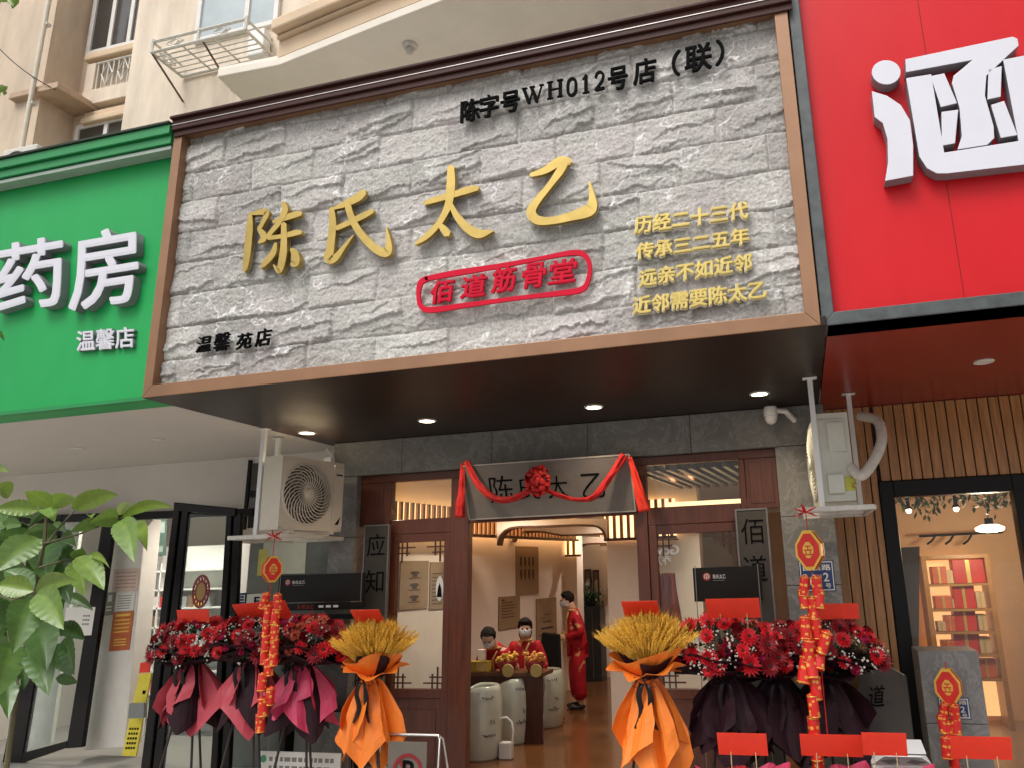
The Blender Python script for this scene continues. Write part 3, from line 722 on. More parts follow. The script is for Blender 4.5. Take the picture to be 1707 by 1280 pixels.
# ------------------------------------------------------------------ storefront materials
def veined(name, c, c2, sc=3.2):
    m, t, b = nodes(name); L = t.links.new
    tc = t.nodes.new('ShaderNodeTexCoord')
    n0 = t.nodes.new('ShaderNodeTexNoise'); n0.inputs['Scale'].default_value = sc; n0.inputs['Detail'].default_value = 9; n0.inputs['Roughness'].default_value = .7; n0.inputs['Distortion'].default_value = 1.6
    L(tc.outputs['Object'], n0.inputs['Vector'])
    cr = t.nodes.new('ShaderNodeValToRGB'); E = cr.color_ramp.elements
    E[0].position = .25; E[0].color = (*[x*.8 for x in c], 1); E[1].position = .8; E[1].color = (*[x*1.2 for x in c], 1)
    e = E.new(.5); e.color = (*c, 1); e = E.new(.53); e.color = (*c2, 1); e = E.new(.57); e.color = (*c, 1)
    L(n0.outputs[0], cr.inputs[0]); L(cr.outputs[0], b.inputs['Base Color']); b.inputs['Roughness'].default_value = .5
    bp = t.nodes.new('ShaderNodeBump'); bp.inputs['Strength'].default_value = .3; bp.inputs['Distance'].default_value = .01; L(n0.outputs[0], bp.inputs['Height']); L(bp.outputs[0], b.inputs['Normal'])
    return m
portalm = veined('grey_veined_stone', (.185, .18, .168), (.27, .262, .25))
plaquem = mat('grey_stone_plaque', (.17, .15, .132), .6, var=.1, scale=12, bump=.1, bscale=80)
def wood(name, c, sc=5):
    return mat(name, c, .4, var=.35, scale=sc, stretch=(6, 6, .5), bump=.08, bscale=20, coat=.15)
maho = wood('mahogany', (.105, .026, .011))
mahod = wood('dark_mahogany', (.06, .016, .008))
oak = wood('oak_batten', (.40, .185, .060))
walnut = wood('walnut_trim', (.10, .04, .018))
cream = mat('cream_wall', (.78, .66, .56), .8, var=.05, scale=2)
whitewall = mat('white_wall', (.66, .62, .57), .8, var=.05, scale=1.2)
ribbonred = mat('red_gauze', (.52, .012, .012), .7, var=.2, scale=20)
paperred = mat('bright_red_paper', (.78, .035, .012), .55, var=.08, scale=10)

# ------------------------------------------------------------------ stone portal
por = thing('stone_portal', 'grey veined stone surround of the middle shopfront beneath the dark canopy', 'portal', (-2.4, 2.5, 0))
YS = 2.5
bm = BM()
xs_ = [-5.19, -4.3, -3.2, -2.1, -1.0, .335]
for a, b in zip(xs_, xs_[1:]): box(bm, a+.002, b-.002, 2.45, 2.9, 3.193, 3.588)
obj('lintel', bm, portalm, por, bevel=.006)
for xa, xb in ((-5.19, -4.86), (-.165, .335)):
    bm = BM()
    zz = [-.12, .55, 1.2, 1.85, 2.5, 3.19]
    for a, b in zip(zz, zz[1:]): box(bm, xa, xb, 2.452, 2.9, a+.002, b-.002)
    obj('pillar', bm, portalm, por, bevel=.006)

# ------------------------------------------------------------------ timber shopfront
sf = thing('shopfront', 'mahogany timber shopfront with transom windows and glazed door panels either side of the open entrance', 'shopfront', (-2.5, 2.6, 0))
def X(px, py=1000): return at(px, py, Y=YS+.03).x
def Zp(px, py): return at(px, py, Y=YS+.03).z
YA, YB = 2.53, 2.62
xl0, xl1 = X(650, 900), X(752, 900)     # left light
xo0, xo1 = X(782, 900), X(1062, 900)    # opening
xr0, xr1 = X(1079, 850), X(1236, 850)   # right light
zt0, zt1 = Zp(700, 864), 3.10           # transom
bm = BM()
box(bm, -4.858, -.167, YA, YB, 3.102, 3.188)                                   # head
for a, b in ((xl0-.07, xl0), (xl1, xo0), (xo1, xr0), (xr1, xr1+.06)): box(bm, a, b, YA-.02, YB, 0, 3.10)
zt0r = Zp(1150, 842)
box(bm, xl0+.001, xl1-.001, YA, YB-.01, zt0-.16, zt0); box(bm, xr0+.001, xr1-.001, YA, YB-.01, zt0r-.18, zt0r)
box(bm, xo0+.001, xo1-.001, YA, YB-.01, 2.60, 2.68)
obj('frame', bm, maho, sf, bevel=.006)
for xa, xb, dz in ((-4.855, xl0-.073, 2.62), (xr1+.063, -.168, 2.60)):
    bm = BM(); box(bm, xa, xb, YA+.01, YB, dz, 3.10)
    box(bm, xa+.04, xb-.04, YA+.004, YA+.009, dz+.05, 3.06); obj('side_panel', bm, maho, sf, bevel=.004)
def leaf(x0, x1, ztop, zg0):
    bm = BM(); w = .085
    box(bm, x0+.004, x0+w, YA+.005, YB-.015, .02, ztop); box(bm, x1-w, x1-.004, YA+.005, YB-.015, .02, ztop)
    box(bm, x0+w+.001, x1-w-.001, YA+.007, YB-.017, ztop-.09, ztop); box(bm, x0+w+.001, x1-w-.001, YA+.007, YB-.017, zg0-.09, zg0)
    box(bm, x0+w+.001, x1-w-.001, YA+.02, YB-.03, .02, zg0-.092)
    box(bm, x0+w+.06, x1-w-.06, YA+.012, YA+.019, .14, zg0-.20)
    d = obj('door_panel', bm, maho, sf, bevel=.005)
    a, b, c, e = x0+w, x1-w, zg0, ztop-.09
    for sx, X0 in ((1, a), (-1, b)):
        for sz, Z0 in ((1, c), (-1, e)):
            bm = BM()                                      # fretwork in the corner
            for k in range(2):
                o1, o2 = .05+.06*k, .22-.07*k
                box(bm, *sorted((X0+sx*.002, X0+sx*o2)), YA+.02, YA+.035, *sorted((Z0+sz*o1, Z0+sz*(o1+.014))))
                box(bm, *sorted((X0+sx*o1, X0+sx*(o1+.014))), YA+.022, YA+.037, *sorted((Z0+sz*.002, Z0+sz*o2)))
            obj('fretwork', bm, mahod, d)
    bm = BM(); box(bm, a+.001, b-.001, YA+.045, YA+.051, c+.001, e-.001); obj('glass', bm, glass(), d)
    return a, b, c, e
La = leaf(xl0, xl1, zt0-.163, Zp(700, 1148))
Ra = leaf(xr0, xr1, zt0r-.183, Zp(1150, 1148))
for x0, x1, z0, z1 in ((xl0, xl1, zt0, 3.10), (xr0, xr1, zt0r, 3.10)):
    bm = BM(); box(bm, x0+.002, x1-.002, YA+.04, YA+.046, z0+.002, z1-.002); obj('transom_glass', bm, glass(), sf)
whiteink = mat('white_vinyl', (.7, .7, .7), .5)
words('reflected_lettering', 'Gow.', X(1083, 918), X(1131, 918), Zp(1100, 924), Zp(1100, 908), YA+.043, whiteink, sf, .002, .02, mirror=True)  # reflection of the sign across the street, set as mirrored white letters
words('reflected_lettering', '乔万', X(1088, 935), X(1118, 935), Zp(1100, 941), Zp(1100, 926), YA+.043, whiteink, sf, .002, .01, mirror=True)
# oval sticker on the left pane
c = at(733, 980, Y=YA+.043)
bm = BM(); prism(bm, [(c.x+.045*math.cos(a), YA+.043, c.z+.13*math.sin(a)) for a in [2*PI*k/24 for k in range(24)]], (0, -.003, 0)); st = obj('sticker', bm, whiteink, sf)
bm = BM(); prism(bm, [(c.x-.03, YA+.039, c.z-.09), (c.x+.03, YA+.039, c.z-.09), (c.x+.02, YA+.039, c.z), (c.x, YA+.039, c.z+.06), (c.x-.02, YA+.039, c.z)], (0, -.002, 0)); obj('sticker_figure', bm, blackink, st)
# curtain behind the left pane
def curtain(x0, x1, z0, z1, y, label, m):
    bm = BM(); n = 28; A = []
    for i in range(n+1):
        f = i/n; A.append([bm.verts.new((x0+(x1-x0)*f+.01*k*math.sin(f*9), y+.022*math.sin(f*22)+.012*math.sin(f*9+1+k), z1+(z0-z1)*k/8)) for k in range(9)])
    for i in range(n):
        for k in range(8): bm.faces.new((A[i][k], A[i+1][k], A[i+1][k+1], A[i][k+1]))
    o = obj('curtain', bm, m, smooth='all'); o.modifiers.new('thick', 'SOLIDIFY').thickness = .004
    return tag(o, label, 'curtain')
curtain(X(738, 1000), X(752, 1000)+.02, Zp(740, 1150), Zp(740, 900), 2.72, 'narrow red curtain behind the left glazed door panel', mat('red_curtain', (.33, .02, .012), .75, var=.15))
curtain(X(1088, 1000), X(1122, 1000), Zp(1100, 1060), Zp(1100, 955), 2.74, 'red cloth standing in for a reflection in the right glazed door panel', MATS['red_curtain'])  # red reflection in the pane, built as hung cloth

# vertical couplet boards
stone_d = mat('dark_stone_couplet', (.055, .047, .040), .7, var=.15, scale=12, bump=.1, bscale=80)
def board(l, t, r, b, chars, label, ink, Y=2.44):
    x0, x1 = at(l, (t+b)/2, Y=Y).x, at(r, (t+b)/2, Y=Y).x; z1, z0 = at((l+r)/2, t, Y=Y).z, .15
    g = thing('couplet_board', label, 'board', ((x0+x1)/2, Y, z0), 'couplet boards beside the entrance')
    bm = BM(); box(bm, x0, x1, Y, Y+.04, z0, z1); obj('panel', bm, stone_d, g, bevel=.004)
    bm = BM(); mitre(bm, (x0-.012, x1+.012, z0-.012, z1+.012), (x0+.004, x1-.004, z0+.004, z1-.004), Y-.008, Y+.03); obj('edging', bm, mat('dull_steel_edge', (.2, .19, .18), .4, metal=.5), g)
    for ch, cy in chars:
        zc = at((l+r)/2, cy, Y=Y).z; xc = (x0+x1)/2; h = .11
        words('engraved_character', ch, xc-h, xc+h, zc-h*1.1, zc+h*1.1, Y, ink, g, .004, -.004)
board(601, 876, 641, 1240, [('应', 908), ('知', 968)], 'dark couplet board left of the entrance under the red timber panel', blackink)
board(1241, 848, 1293, 1240, [('佰', 884), ('道', 946)], 'grey couplet board right of the entrance beginning with one tall character', blackink)

# ------------------------------------------------------------------ tilted name plaque and ribbon
pl = [at(772, 776, Y=2.20), at(1048, 760, Y=2.20), at(1058, 851, Y=2.40), at(783, 863, Y=2.40)]
zt_ = (pl[0].z+pl[1].z)/2; zb2 = (pl[2].z+pl[3].z)/2; xa = (pl[0].x+pl[3].x)/2; xb = (pl[1].x+pl[2].x)/2
px_ = lambda z, off=0: 2.20+(zt_-z)/(zt_-zb2)*.20-off
np_ = thing('name_plaque', 'grey stone name plaque with black characters tilted over the entrance', 'plaque', ((xa+xb)/2, 2.5, zb2))
bm = BM(); prism(bm, [(xa, px_(zt_), zt_), (xb, px_(zt_), zt_), (xb, px_(zb2), zb2), (xa, px_(zb2), zb2)], (0, .05, .01)); obj('panel', bm, plaquem, np_, bevel=.004)
bm = BM()
for (x0, x1, z0, z1) in ((xa-.012, xb+.012, zt_, zt_+.014), (xa-.012, xb+.012, zb2-.014, zb2), (xa-.014, xa, zb2, zt_), (xb, xb+.014, zb2, zt_)):
    prism(bm, [(x0, px_(z1, .006), z1), (x1, px_(z1, .006), z1), (x1, px_(z0, .006), z0), (x0, px_(z0, .006), z0)], (0, .05, .01))
obj('edging', bm, mat('pale_edge', (.42, .38, .34), .5), np_)
for ch, cx, w in (('陈', 836, 40), ('氏', 882, 34), ('太', 929, 34), ('乙', 988, 38)):
    me, a = glyphs(ch, -.004, .5)
    P0 = at(cx-w/2, 812+(925-cx)*.04, Y=2.28); P1 = at(cx+w/2, 812+(925-cx)*.04, Y=2.28)
    zc = P0.z; hh = (P1.x-P0.x)*.5; z = zc-hh+a[:, 1]*2*hh
    co = np.stack([P0.x+a[:, 0]*(P1.x-P0.x), px_(z, .004)-a[:, 2]*.004-.002, z], 1)
    me.vertices.foreach_set('co', co.reshape(-1)); me.update(); me.materials.clear(); obj('engraved_character', me, blackink, np_)
rb = thing('ribbon_garland', 'red gauze garland with a big rosette draped over the name plaque', 'ribbon', ((xa+xb)/2, 2.2, zt_))
def drape(pts, wd, Y, amp=.015, seed=1):
    bm = BM(); s = spline([(*at(x, y, Y=Y), w) for x, y, w in [(p[0], p[1], p[2]) for p in pts]], 10); rows = []
    rnd = random.Random(seed)
    for i, q in enumerate(s):
        d = s[min(i+1, len(s)-1)][:3]-s[max(i-1, 0)][:3]; d = Vector(d).normalized(); nn = Vector((d.z, 0, -d.x))
        row = []
        for k in range(9):
            f = k/8-.5
            row.append(bm.verts.new(Vector(q[:3])+nn*f*q[3]*wd+Vector((0, -amp*math.sin(k*2.1+i*.25)-.035*math.cos(f*PI)+amp*.6*mnoise.noise(Vector((i*.3, k, seed))), 0))))
        rows.append(row)
    for A, B in zip(rows, rows[1:]):
        for k in range(8): bm.faces.new((A[k], A[k+1], B[k+1], B[k]))
    return bm
for sd_, pts in ((1, [(778, 769, 1.1), (797, 806, 1.0), (828, 831, .95), (862, 828, .9), (893, 810, .7)]), (2, [(902, 812, .7), (930, 824, .6), (962, 832, .6), (992, 826, .85), (1018, 792, 1.1), (1041, 757, 1.2)])):
    o = obj('swag', drape(pts, .072, 2.17, seed=sd_), ribbonred, rb, smooth='all', noflip=True); o.modifiers.new('t', 'SOLIDIFY').thickness = .003
for sd_, pts in ((3, [(772, 772, .5), (770, 815, .7), (766, 862, 1.0)]), (4, [(1050, 762, .5), (1062, 805, .8), (1075, 852, 1.2)])):
    o = obj('ribbon_tail', drape(pts, .105, 2.22, .02, sd_), paperred if sd_ == 4 else ribbonred, rb, smooth='all', noflip=True); o.modifiers.new('t', 'SOLIDIFY').thickness = .003
bm = BM(); c = at(897, 801, Y=2.08); rnd = random.Random(5)
bmesh.ops.create_icosphere(bm, subdivisions=3, radius=.085, matrix=Matrix.Translation(c))
for v in bm.verts:
    d = v.co-c; v.co = c+Vector((d.x*.85, d.y*.8, d.z*1.25))*(1+.25*mnoise.noise(v.co*22))
for k in range(70):
    d = Vector((rnd.gauss(0, 1), -abs(rnd.gauss(0, 1)), rnd.gauss(0, 1))).normalized(); p = c+Vector((d.x*.09, d.y*.085, d.z*.125))
    u, w = frame_of(d); r = rnd.uniform(.022, .04); a = rnd.uniform(0, PI)
    e = u*math.cos(a)+w*math.sin(a); f = d.cross(e)
    L1 = [p+e*r*math.cos(t)+d*r*(.7+.7*math.sin(t)) for t in [2*PI*i/8 for i in range(9)]]
    A = [bm.verts.new(q-f*.014) for q in L1]; B = [bm.verts.new(q+f*.014) for q in L1]
    for i in range(8): bm.faces.new((A[i], A[i+1], B[i+1], B[i]))
obj('rosette', bm, ribbonred, rb, smooth='all', noflip=True)

# ------------------------------------------------------------------ air conditioners
acm = mat('ivory_enamel', (.66, .60, .50), .42, var=.05, scale=5)
acg = mat('aged_ivory_enamel', (.58, .58, .50), .45, var=.08, scale=5)
acdark = mat('fan_cavity', (.05, .04, .035), .7)
def aircon(label, loc, rz, body_m):
    t = thing('air_conditioner', label, 'air conditioner', loc, 'outdoor air conditioners hung under the canopy')
    t.rotation_euler = (0, 0, rz)
    w, h, d = .82, .74, .27; cx, cz, R = -.07, .375, .315
    bm = BM()                                              # cabinet with a round opening in the front
    n = 40; ring = [(cx+R*math.cos(2*PI*k/n), cz+R*math.sin(2*PI*k/n)) for k in range(n)]
    def edge(k):
        a = 2*PI*k/n; c_, s_ = math.cos(a), math.sin(a)
        tx = ((w/2-cx) if c_ > 0 else (w/2+cx))/max(abs(c_), 1e-6); tz = ((h-cz) if s_ > 0 else cz)/max(abs(s_), 1e-6)
        q = min(tx, tz); return (cx+q*c_, cz+q*s_)
    fo = [bm.verts.new((*[edge(k)[0]], -d/2, edge(k)[1])) for k in range(n)]; fi = [bm.verts.new((x, -d/2, z)) for x, z in ring]; fb = [bm.verts.new((x, -d/2+.10, z)) for x, z in ring]
    for k in range(n):
        j = (k+1) % n
        bm.faces.new((fo[k], fo[j], fi[j], fi[k])); bm.faces.new((fi[k], fi[j], fb[j], fb[k]))
    box(bm, -w/2, w/2, -d/2+.001, d/2, h-.012, h+.004); box(bm, -w/2, w/2, -d/2+.001, d/2, 0, .012)
    box(bm, -w/2, -w/2+.012, -d/2+.001, d/2, .012, h-.012); box(bm, w/2-.012, w/2, -d/2+.001, d/2, .012, h-.012); box(bm, -w/2+.012, w/2-.012, d/2-.012, d/2, .012, h-.012)
    for vv in ((-w/2-.004, -w/2), ): pass
    for s in (-1, 1): box(bm, s*w*.32-.03, s*w*.32+.03, -d/2-.02, d/2+.02, -.03, -.001)
    obj('cabinet', bm, body_m, t, local=True)
    bm = BM(); lathe(bm, [(0, 0), (R, 0)], 32, Matrix.Translation((cx, -d/2+.10, cz)) @ Matrix.Rotation(R_(90), 4, 'X')); obj('fan_backplate', bm, acdark, t, local=True)
    bm = BM()                                              # swirled grille
    lathe(bm, [(R-.012, 0), (R-.006, .014), (R+.008, .014), (R+.012, 0)], 48, Matrix.Translation((cx, -d/2, cz)) @ Matrix.Rotation(R_(90), 4, 'X'))
    nb = 30
    for k in range(nb):
        a = 2*PI*k/nb; pts = []
        for i in range(9):
            f = i/8; r = .05+(R-.055)*f; aa = a+1.0*f*f*.9
            pts.append((cx+r*math.cos(aa), -d/2-.012-.02*math.sin(PI*f), cz+r*math.sin(aa)))
        tube(bm, pts, .0062, 5)
    for r in (.12, .18, .24):
        tube(bm, [(cx+r*math.cos(2*PI*k/40), -d/2-.006, cz+r*math.sin(2*PI*k/40)) for k in range(41)], .003, 4, cap=False)
    obj('fan_grille', bm, body_m, t, local=True, smooth=True)
    bm = BM(); lathe(bm, [(0, .045), (.045, .04), (.058, .02), (.058, 0)], 24, Matrix.Translation((cx, -d/2, cz)) @ Matrix.Rotation(R_(90), 4, 'X')); obj('hub_cap', bm, body_m, t, local=True, smooth=True)
    bm = BM()                                              # fan blades behind the grille
    for k in range(3):
        a = 2*PI*k/3; P = [(cx+.05*math.cos(a), -d/2+.06, cz+.05*math.sin(a)), (cx+.27*math.cos(a-.35), -d/2+.04, cz+.27*math.sin(a-.35)), (cx+.28*math.cos(a+.45), -d/2+.085, cz+.28*math.sin(a+.45)), (cx+.06*math.cos(a+.7), -d/2+.08, cz+.06*math.sin(a+.7))]
        prism(bm, P, (0, .004, 0))
    obj('fan_blades', bm, mat('grey_fan_plastic', (.12, .11, .10), .5), t, local=True)
    bm = BM(); box(bm, w/2-.135, w/2-.006, -d/2-.012, -d/2-.001, .05, h-.05); box(bm, w/2-.15, w/2-.137, -d/2-.02, -d/2-.001, .03, h-.03); obj('front_panel', bm, body_m, t, local=True, bevel=.003)
    bm = BM(); box(bm, w/2-.115, w/2-.03, -d/2-.0145, -d/2-.0122, h-.14, h-.125); prism(bm, [(w/2-.11, -d/2-.0145, .07), (w/2-.06, -d/2-.0145, .07), (w/2-.03, -d/2-.0145, .16)], (0, .002, 0)); obj('badge', bm, blackink, t, local=True)
    bm = BM()                                              # service end: cover, louvres, valves
    box(bm, w/2+.001, w/2+.035, -.08, .05, .06, .22); obj('valve_cover', bm, body_m, t, local=True, bevel=.006)
    bm = BM(); box(bm, w/2+.001, w/2+.018, -d/2+.09, d/2-.04, h-.33, h-.08)
    for k in range(6): box(bm, w/2+.001, w/2+.006, .06, d/2-.03, h-.34+k*.035, h-.335+k*.035)
    box(bm, w/2+.001, w/2+.010, -d/2+.03, d/2-.03, h-.06, h-.05)
    obj('service_cover', bm, body_m, t, local=True, bevel=.006)
    bm = BM(); box(bm, w/2+.002, w/2+.004, .06, .14, .08, .2); obj('energy_sticker', bm, mat('yellow_sticker', (.5, .5, .06), .5), t, local=True)
    bm = BM()
    for z in (.12, .2): lathe(bm, [(0, 0), (.018, 0), (.018, .05), (.01, .055), (.01, .075), (0, .075)], 10, Matrix.Translation((w/2, .13, z)) @ Matrix.Rotation(R_(90), 4, 'Y'))
    obj('valve', bm, mat('brass', (.4, .28, .1), .35, metal=.9), t, local=True, smooth=True)
    return t
aircon('left air conditioner, its round grille lit warmly beneath the dark canopy', (-5.05, 1.775, 2.545), R_(78), acm)
ac2 = aircon('right air conditioner, service end and hose facing the street beside the oak battens', (.315, 1.83, 2.545), R_(-86), acg)
bm = BM(); A = [at(1432, 692, Y=1.75), at(1462, 700, Y=1.62), at(1470, 730, Y=1.5), at(1458, 765, Y=1.42), at(1436, 792, Y=1.36), at(1418, 778, Y=1.40)]
s = spline([list(p) for p in A], 10); tube(bm, s, [.042+.003*(i % 2) for i in range(len(s))], 12)
tag(obj('insulated_hose', bm, mat('taped_hose', (.56, .52, .45), .7, var=.15, scale=20), smooth='all'), 'pale taped hose curving from the right air conditioner', 'hose')
def bracket(label, x0, x1, y0, y1, poles, z=2.50):
    t = thing('hanging_bracket', label, 'bracket', (poles[0][0], poles[0][1], z))
    bm = BM()
    for y in (y0, y1): box(bm, x0, x1, y-.02, y+.02, z-.04, z)
    for x in (x0, x1): box(bm, x-.02, x+.02, y0+.021, y1-.021, z-.038, z-.002)
    for y in (y0+.25, y1-.25): box(bm, x0+.021, x1-.021, y-.025, y+.025, z-.03, z+.002)
    obj('shelf_frame', bm, grime_white, t, bevel=.004)
    for (x, y) in poles:
        bm = BM(); box(bm, x-.022, x+.022, y-.004, y+.004, z+.001, 3.59); box(bm, x+.015, x+.022, y+.0041, y+.04, z+.001, 3.59); box(bm, x-.06, x+.06, y-.03, y+.05, 3.583, 3.591); obj('pole', bm, whitem, t, bevel=.002)
    return t
bracket('white angle-iron shelf hung from two poles under the left air conditioner', -5.56, -4.93, 1.33, 2.34, [(-5.31, 1.40), (-5.53, 1.9)])
bracket('white angle-iron shelf hung from a pole under the right air conditioner', .02, .60, 1.33, 2.30, [(.20, 1.36), (.56, 2.1)])
# switch box and camera on the left pillar, dome camera on the right
q = at(554, 770, Y=2.40)
t = thing('camera', 'small white camera box on the stone lintel beside the left air conditioner', 'camera', tuple(q))
bm = BM(); box(bm, q.x-.05, q.x+.05, 2.30, 2.38, q.z-.05, q.z+.05); obj('housing', bm, whitem, t, bevel=.008)
bm = BM(); tube(bm, [(q.x, 2.38, q.z), (q.x-.02, 2.45, q.z+.06), (q.x-.12, 2.445, q.z+.17)], .012, 8); obj('mount', bm, whitem, t)
q = at(1285, 693, Y=2.25)
t = thing('dome_camera', 'white dome camera on a side arm beside the right air conditioner', 'camera', tuple(q))
bm = BM(); lathe(bm, [(0, .09), (.06, .09), (.068, .06), (.068, 0), (.06, -.005), (0, -.005)], 24, Matrix.Translation(q)); obj('housing', bm, whitem, t, smooth=True)
bm = BM(); lathe(bm, [(.062, -.006), (.06, -.03), (.045, -.065), (.02, -.08), (0, -.083)], 24, Matrix.Translation(q)); obj('dome', bm, mat('milky_dome', (.7, .7, .68), .15), t, smooth=True)
bm = BM(); tube(bm, [q+Vector((.06, 0, .05)), q+Vector((.14, .03, .045)), q+Vector((.22, .2, -.02))], [.022, .03, .03], 10); obj('arm', bm, whitem, t, smooth=True)

# ------------------------------------------------------------------ shop interior
inner = thing('shop_interior', 'cream walled room of the middle shop with slatted pelmets and rounded arches', 'room', (-2.5, 5, 0))
floorm = mat('polished_brown_floor', (.16, .062, .020), .22, var=.25, scale=1.2, coat=.3)
bm = BM(); box(bm, -5.6, .3, 2.32, 12.5, -.12, 0); struct('shop_floor', bm, floorm)
bm = BM(); box(bm, -5.9, .4, 2.95, 12.6, 3.30, 3.4); obj('ceiling', bm, mat('interior_ceiling', (.48, .41, .34), .8, var=.06), inner)
LW = [Vector((-5.25, 2.95, 0)), Vector((-4.22, 8.3, 0))]
ld = (LW[1]-LW[0]).normalized(); ln = Vector((ld.y, -ld.x, 0))       # towards the room
bm = BM(); prism(bm, [LW[0], LW[1], LW[1]-ln*.15, LW[0]-ln*.15], (0, 0, 3.298))
box(bm, -6.5, -5.26, 2.93, 3.02, 0, 3.298)
xc0, xc1 = at(941, 1000, Y=8.2).x, at(960, 1000, Y=8.2).x
box(bm, xc0-.05, xc1, 8.302, 8.7, 0, 3.298)
box(bm, -6, .3, 11.8, 12, 0, 3.298)
xp0, xp1 = at(1014, 1000, Y=5.2).x, at(1062, 1000, Y=5.2).x
box(bm, xp0, xp1+.9, 5.2, 5.5, 0, 3.298); box(bm, .22, .32, 2.92, 11.8, 0, 3.298)
obj('wall', bm, cream, inner)
glowm = glow('cove_glow', (1, .66, .32), 1.6)
def pelmet(a, b, z0, z1, cut=None, pitch=.11):
    """slatted pelmet with a glowing backing board; cut = (x0, x1, rise) opens a round-cornered arch"""
    d = (b-a); Lg = d.length; d.normalize(); nn = Vector((d.y, -d.x, 0))
    if nn.y > 0 and abs(nn.y) > .3: nn = -nn
    if abs(nn.y) <= .3 and nn.x < 0: nn = -nn
    n = int(Lg/pitch); bm = BM()
    for k in range(n):
        p = a+d*(k+.5)*pitch
        prism(bm, [p-d*pitch*.22+nn*.05+Vector((0, 0, z0)), p+d*pitch*.22+nn*.05+Vector((0, 0, z0)), p+d*pitch*.22+nn*.01+Vector((0, 0, z0)), p-d*pitch*.22+nn*.01+Vector((0, 0, z0))], (0, 0, z1-z0))
    o = obj('pelmet_slats', bm, oak, inner)
    bm = BM(); prism(bm, [a+Vector((0, 0, z0)), b+Vector((0, 0, z0)), b-nn*.03+Vector((0, 0, z0)), a-nn*.03+Vector((0, 0, z0))], (0, 0, z1-z0)); obj('pelmet_backing', bm, glowm, inner)  # board itself glows in place of an LED strip behind the slats
    bm = BM(); prism(bm, [a+nn*.07+Vector((0, 0, z0-.04)), b+nn*.07+Vector((0, 0, z0-.04)), b-nn*.04+Vector((0, 0, z0-.04)), a-nn*.04+Vector((0, 0, z0-.04))], (0, 0, .038)); obj('pelmet_rail', bm, walnut, inner)
w0 = LW[0]+ln*.22; w1 = LW[1]+ln*.22
pelmet(w0, w1, 2.62, 2.98)
pelmet(Vector((-4.35, 4.55, 0)), Vector((xp0, 4.55, 0)), 2.78, 3.0, pitch=.085)
pelmet(Vector((xp0+.001, 5.12, 0)), Vector((xp1+.6, 5.12, 0)), 2.48, 2.98, pitch=.10)
pelmet(Vector((-4.2, 8.22, 0)), Vector((xc1+.1, 8.22, 0)), 2.35, 2.8, pitch=.11)
pelmet(Vector((xc1+.2, 9.3, 0)), Vector((-2.0, 9.3, 0)), 2.55, 2.9, pitch=.11)
def arch(pts, Y, th=.055, dp=.35, m=None):
    s = spline([list(at(x, y, Y=Y)) for x, y in pts], 8); bm = BM(); rows = []
    for i, q in enumerate(s):
        d = Vector(s[min(i+1, len(s)-1)]-s[max(i-1, 0)]).normalized(); nn = Vector((-d.z, 0, d.x)); q = Vector(q)
        rows.append([bm.verts.new(q), bm.verts.new(q+nn*th), bm.verts.new(q+nn*th+Vector((0, dp, 0))), bm.verts.new(q+Vector((0, dp, 0)))])
    for A, B in zip(rows, rows[1:]):
        for k in range(4): bm.faces.new((A[k], A[(k+1) % 4], B[(k+1) % 4], B[k]))
    bm.faces.new(rows[0]); bm.faces.new(rows[-1][::-1]); return bm
def portal(pts, Y, top, l, r):
    """rounded opening: plaster spandrel above a bent walnut trim"""
    obj('arch_trim', arch(pts, Y-.02, -.028, .16), walnut, inner)
    sp = [tuple(q) for q in spline(pts, 6)]
    bm = BM(); V0 = [bm.verts.new(at(x, y, Y=Y)) for x, y in sp]; V1 = [bm.verts.new(at(min(max(x, l), r), top, Y=Y)) for x, y in sp]
    for k in range(len(sp)-1): bm.faces.new((V0[k], V0[k+1], V1[k+1], V1[k]))
    o = obj('arch_spandrel', bm, cream, inner, noflip=True); o.modifiers.new('t', 'SOLIDIFY').thickness = .06
portal([(828, 908), (832, 893), (843, 881), (862, 876), (900, 875), (960, 873), (990, 874), (1003, 880), (1009, 890), (1011, 900)], 5.0, 864, 828, 1011)
portal([(852, 902), (858, 891), (872, 885), (900, 884), (930, 889), (945, 890), (1012, 887)], 6.4, 872, 852, 1012)
portal([(957, 928), (961, 915), (972, 906), (990, 904), (1015, 904)], 8.9, 894, 957, 1015)
# right-hand timber ceiling slats seen through the transom
bm = BM()
for k in range(16):
    x = -1.75+k*.125; prism(bm, [(x, 3.0, 3.10), (x+.05, 3.0, 3.10), (x+.25, 5.1, 3.10), (x+.20, 5.1, 3.10)], (0, 0, .12))
obj('ceiling_slats', bm, walnut, inner)
bm = BM(); box(bm, -1.75, .2, 4.85, 5.0, 2.72, 2.80); obj('cove_ledge', bm, whitewall, inner)
bm = BM(); box(bm, -1.75, .2, 5.02, 5.06, 2.81, 2.92); obj('cove_light', bm, glowm, inner)
# lamps in the ceiling
bright = glow('interior_lamp', (1, .80, .52), 9)
LI = [(at(737, 820, Z=3.29), 'lit ceiling lamp seen through the left transom window'), (at(1125, 775, Z=3.295), 'lit ceiling lamp between timber slats behind the right transom'),
      (at(967, 884, Z=3.29), 'lit ceiling lamp under the rounded arch deep inside the shop')]
for q, lb in LI:
    y = min(max(q.y, 3.2), 9); downlight((q.x, q.y, 3.298) if q.y < 9 else (q.x, 7.0, 3.298), lb, 'lit lamps inside the middle shop', lens=bright, power=75, r=.07, colr=(1, .88, .75))
for (x, y, p) in ((-3.9, 4.3, 30), (-2.6, 5.8, 26), (-1.2, 4.0, 22), (-3.4, 8.8, 22), (-2.6, 3.5, 14)):
    downlight((x, y, 3.298), 'ceiling lamp inside the middle shop hidden from the street', 'ceiling lamps behind the shopfront', lens=bright, power=p*3.9, r=.07, colr=(1, .88, .75))

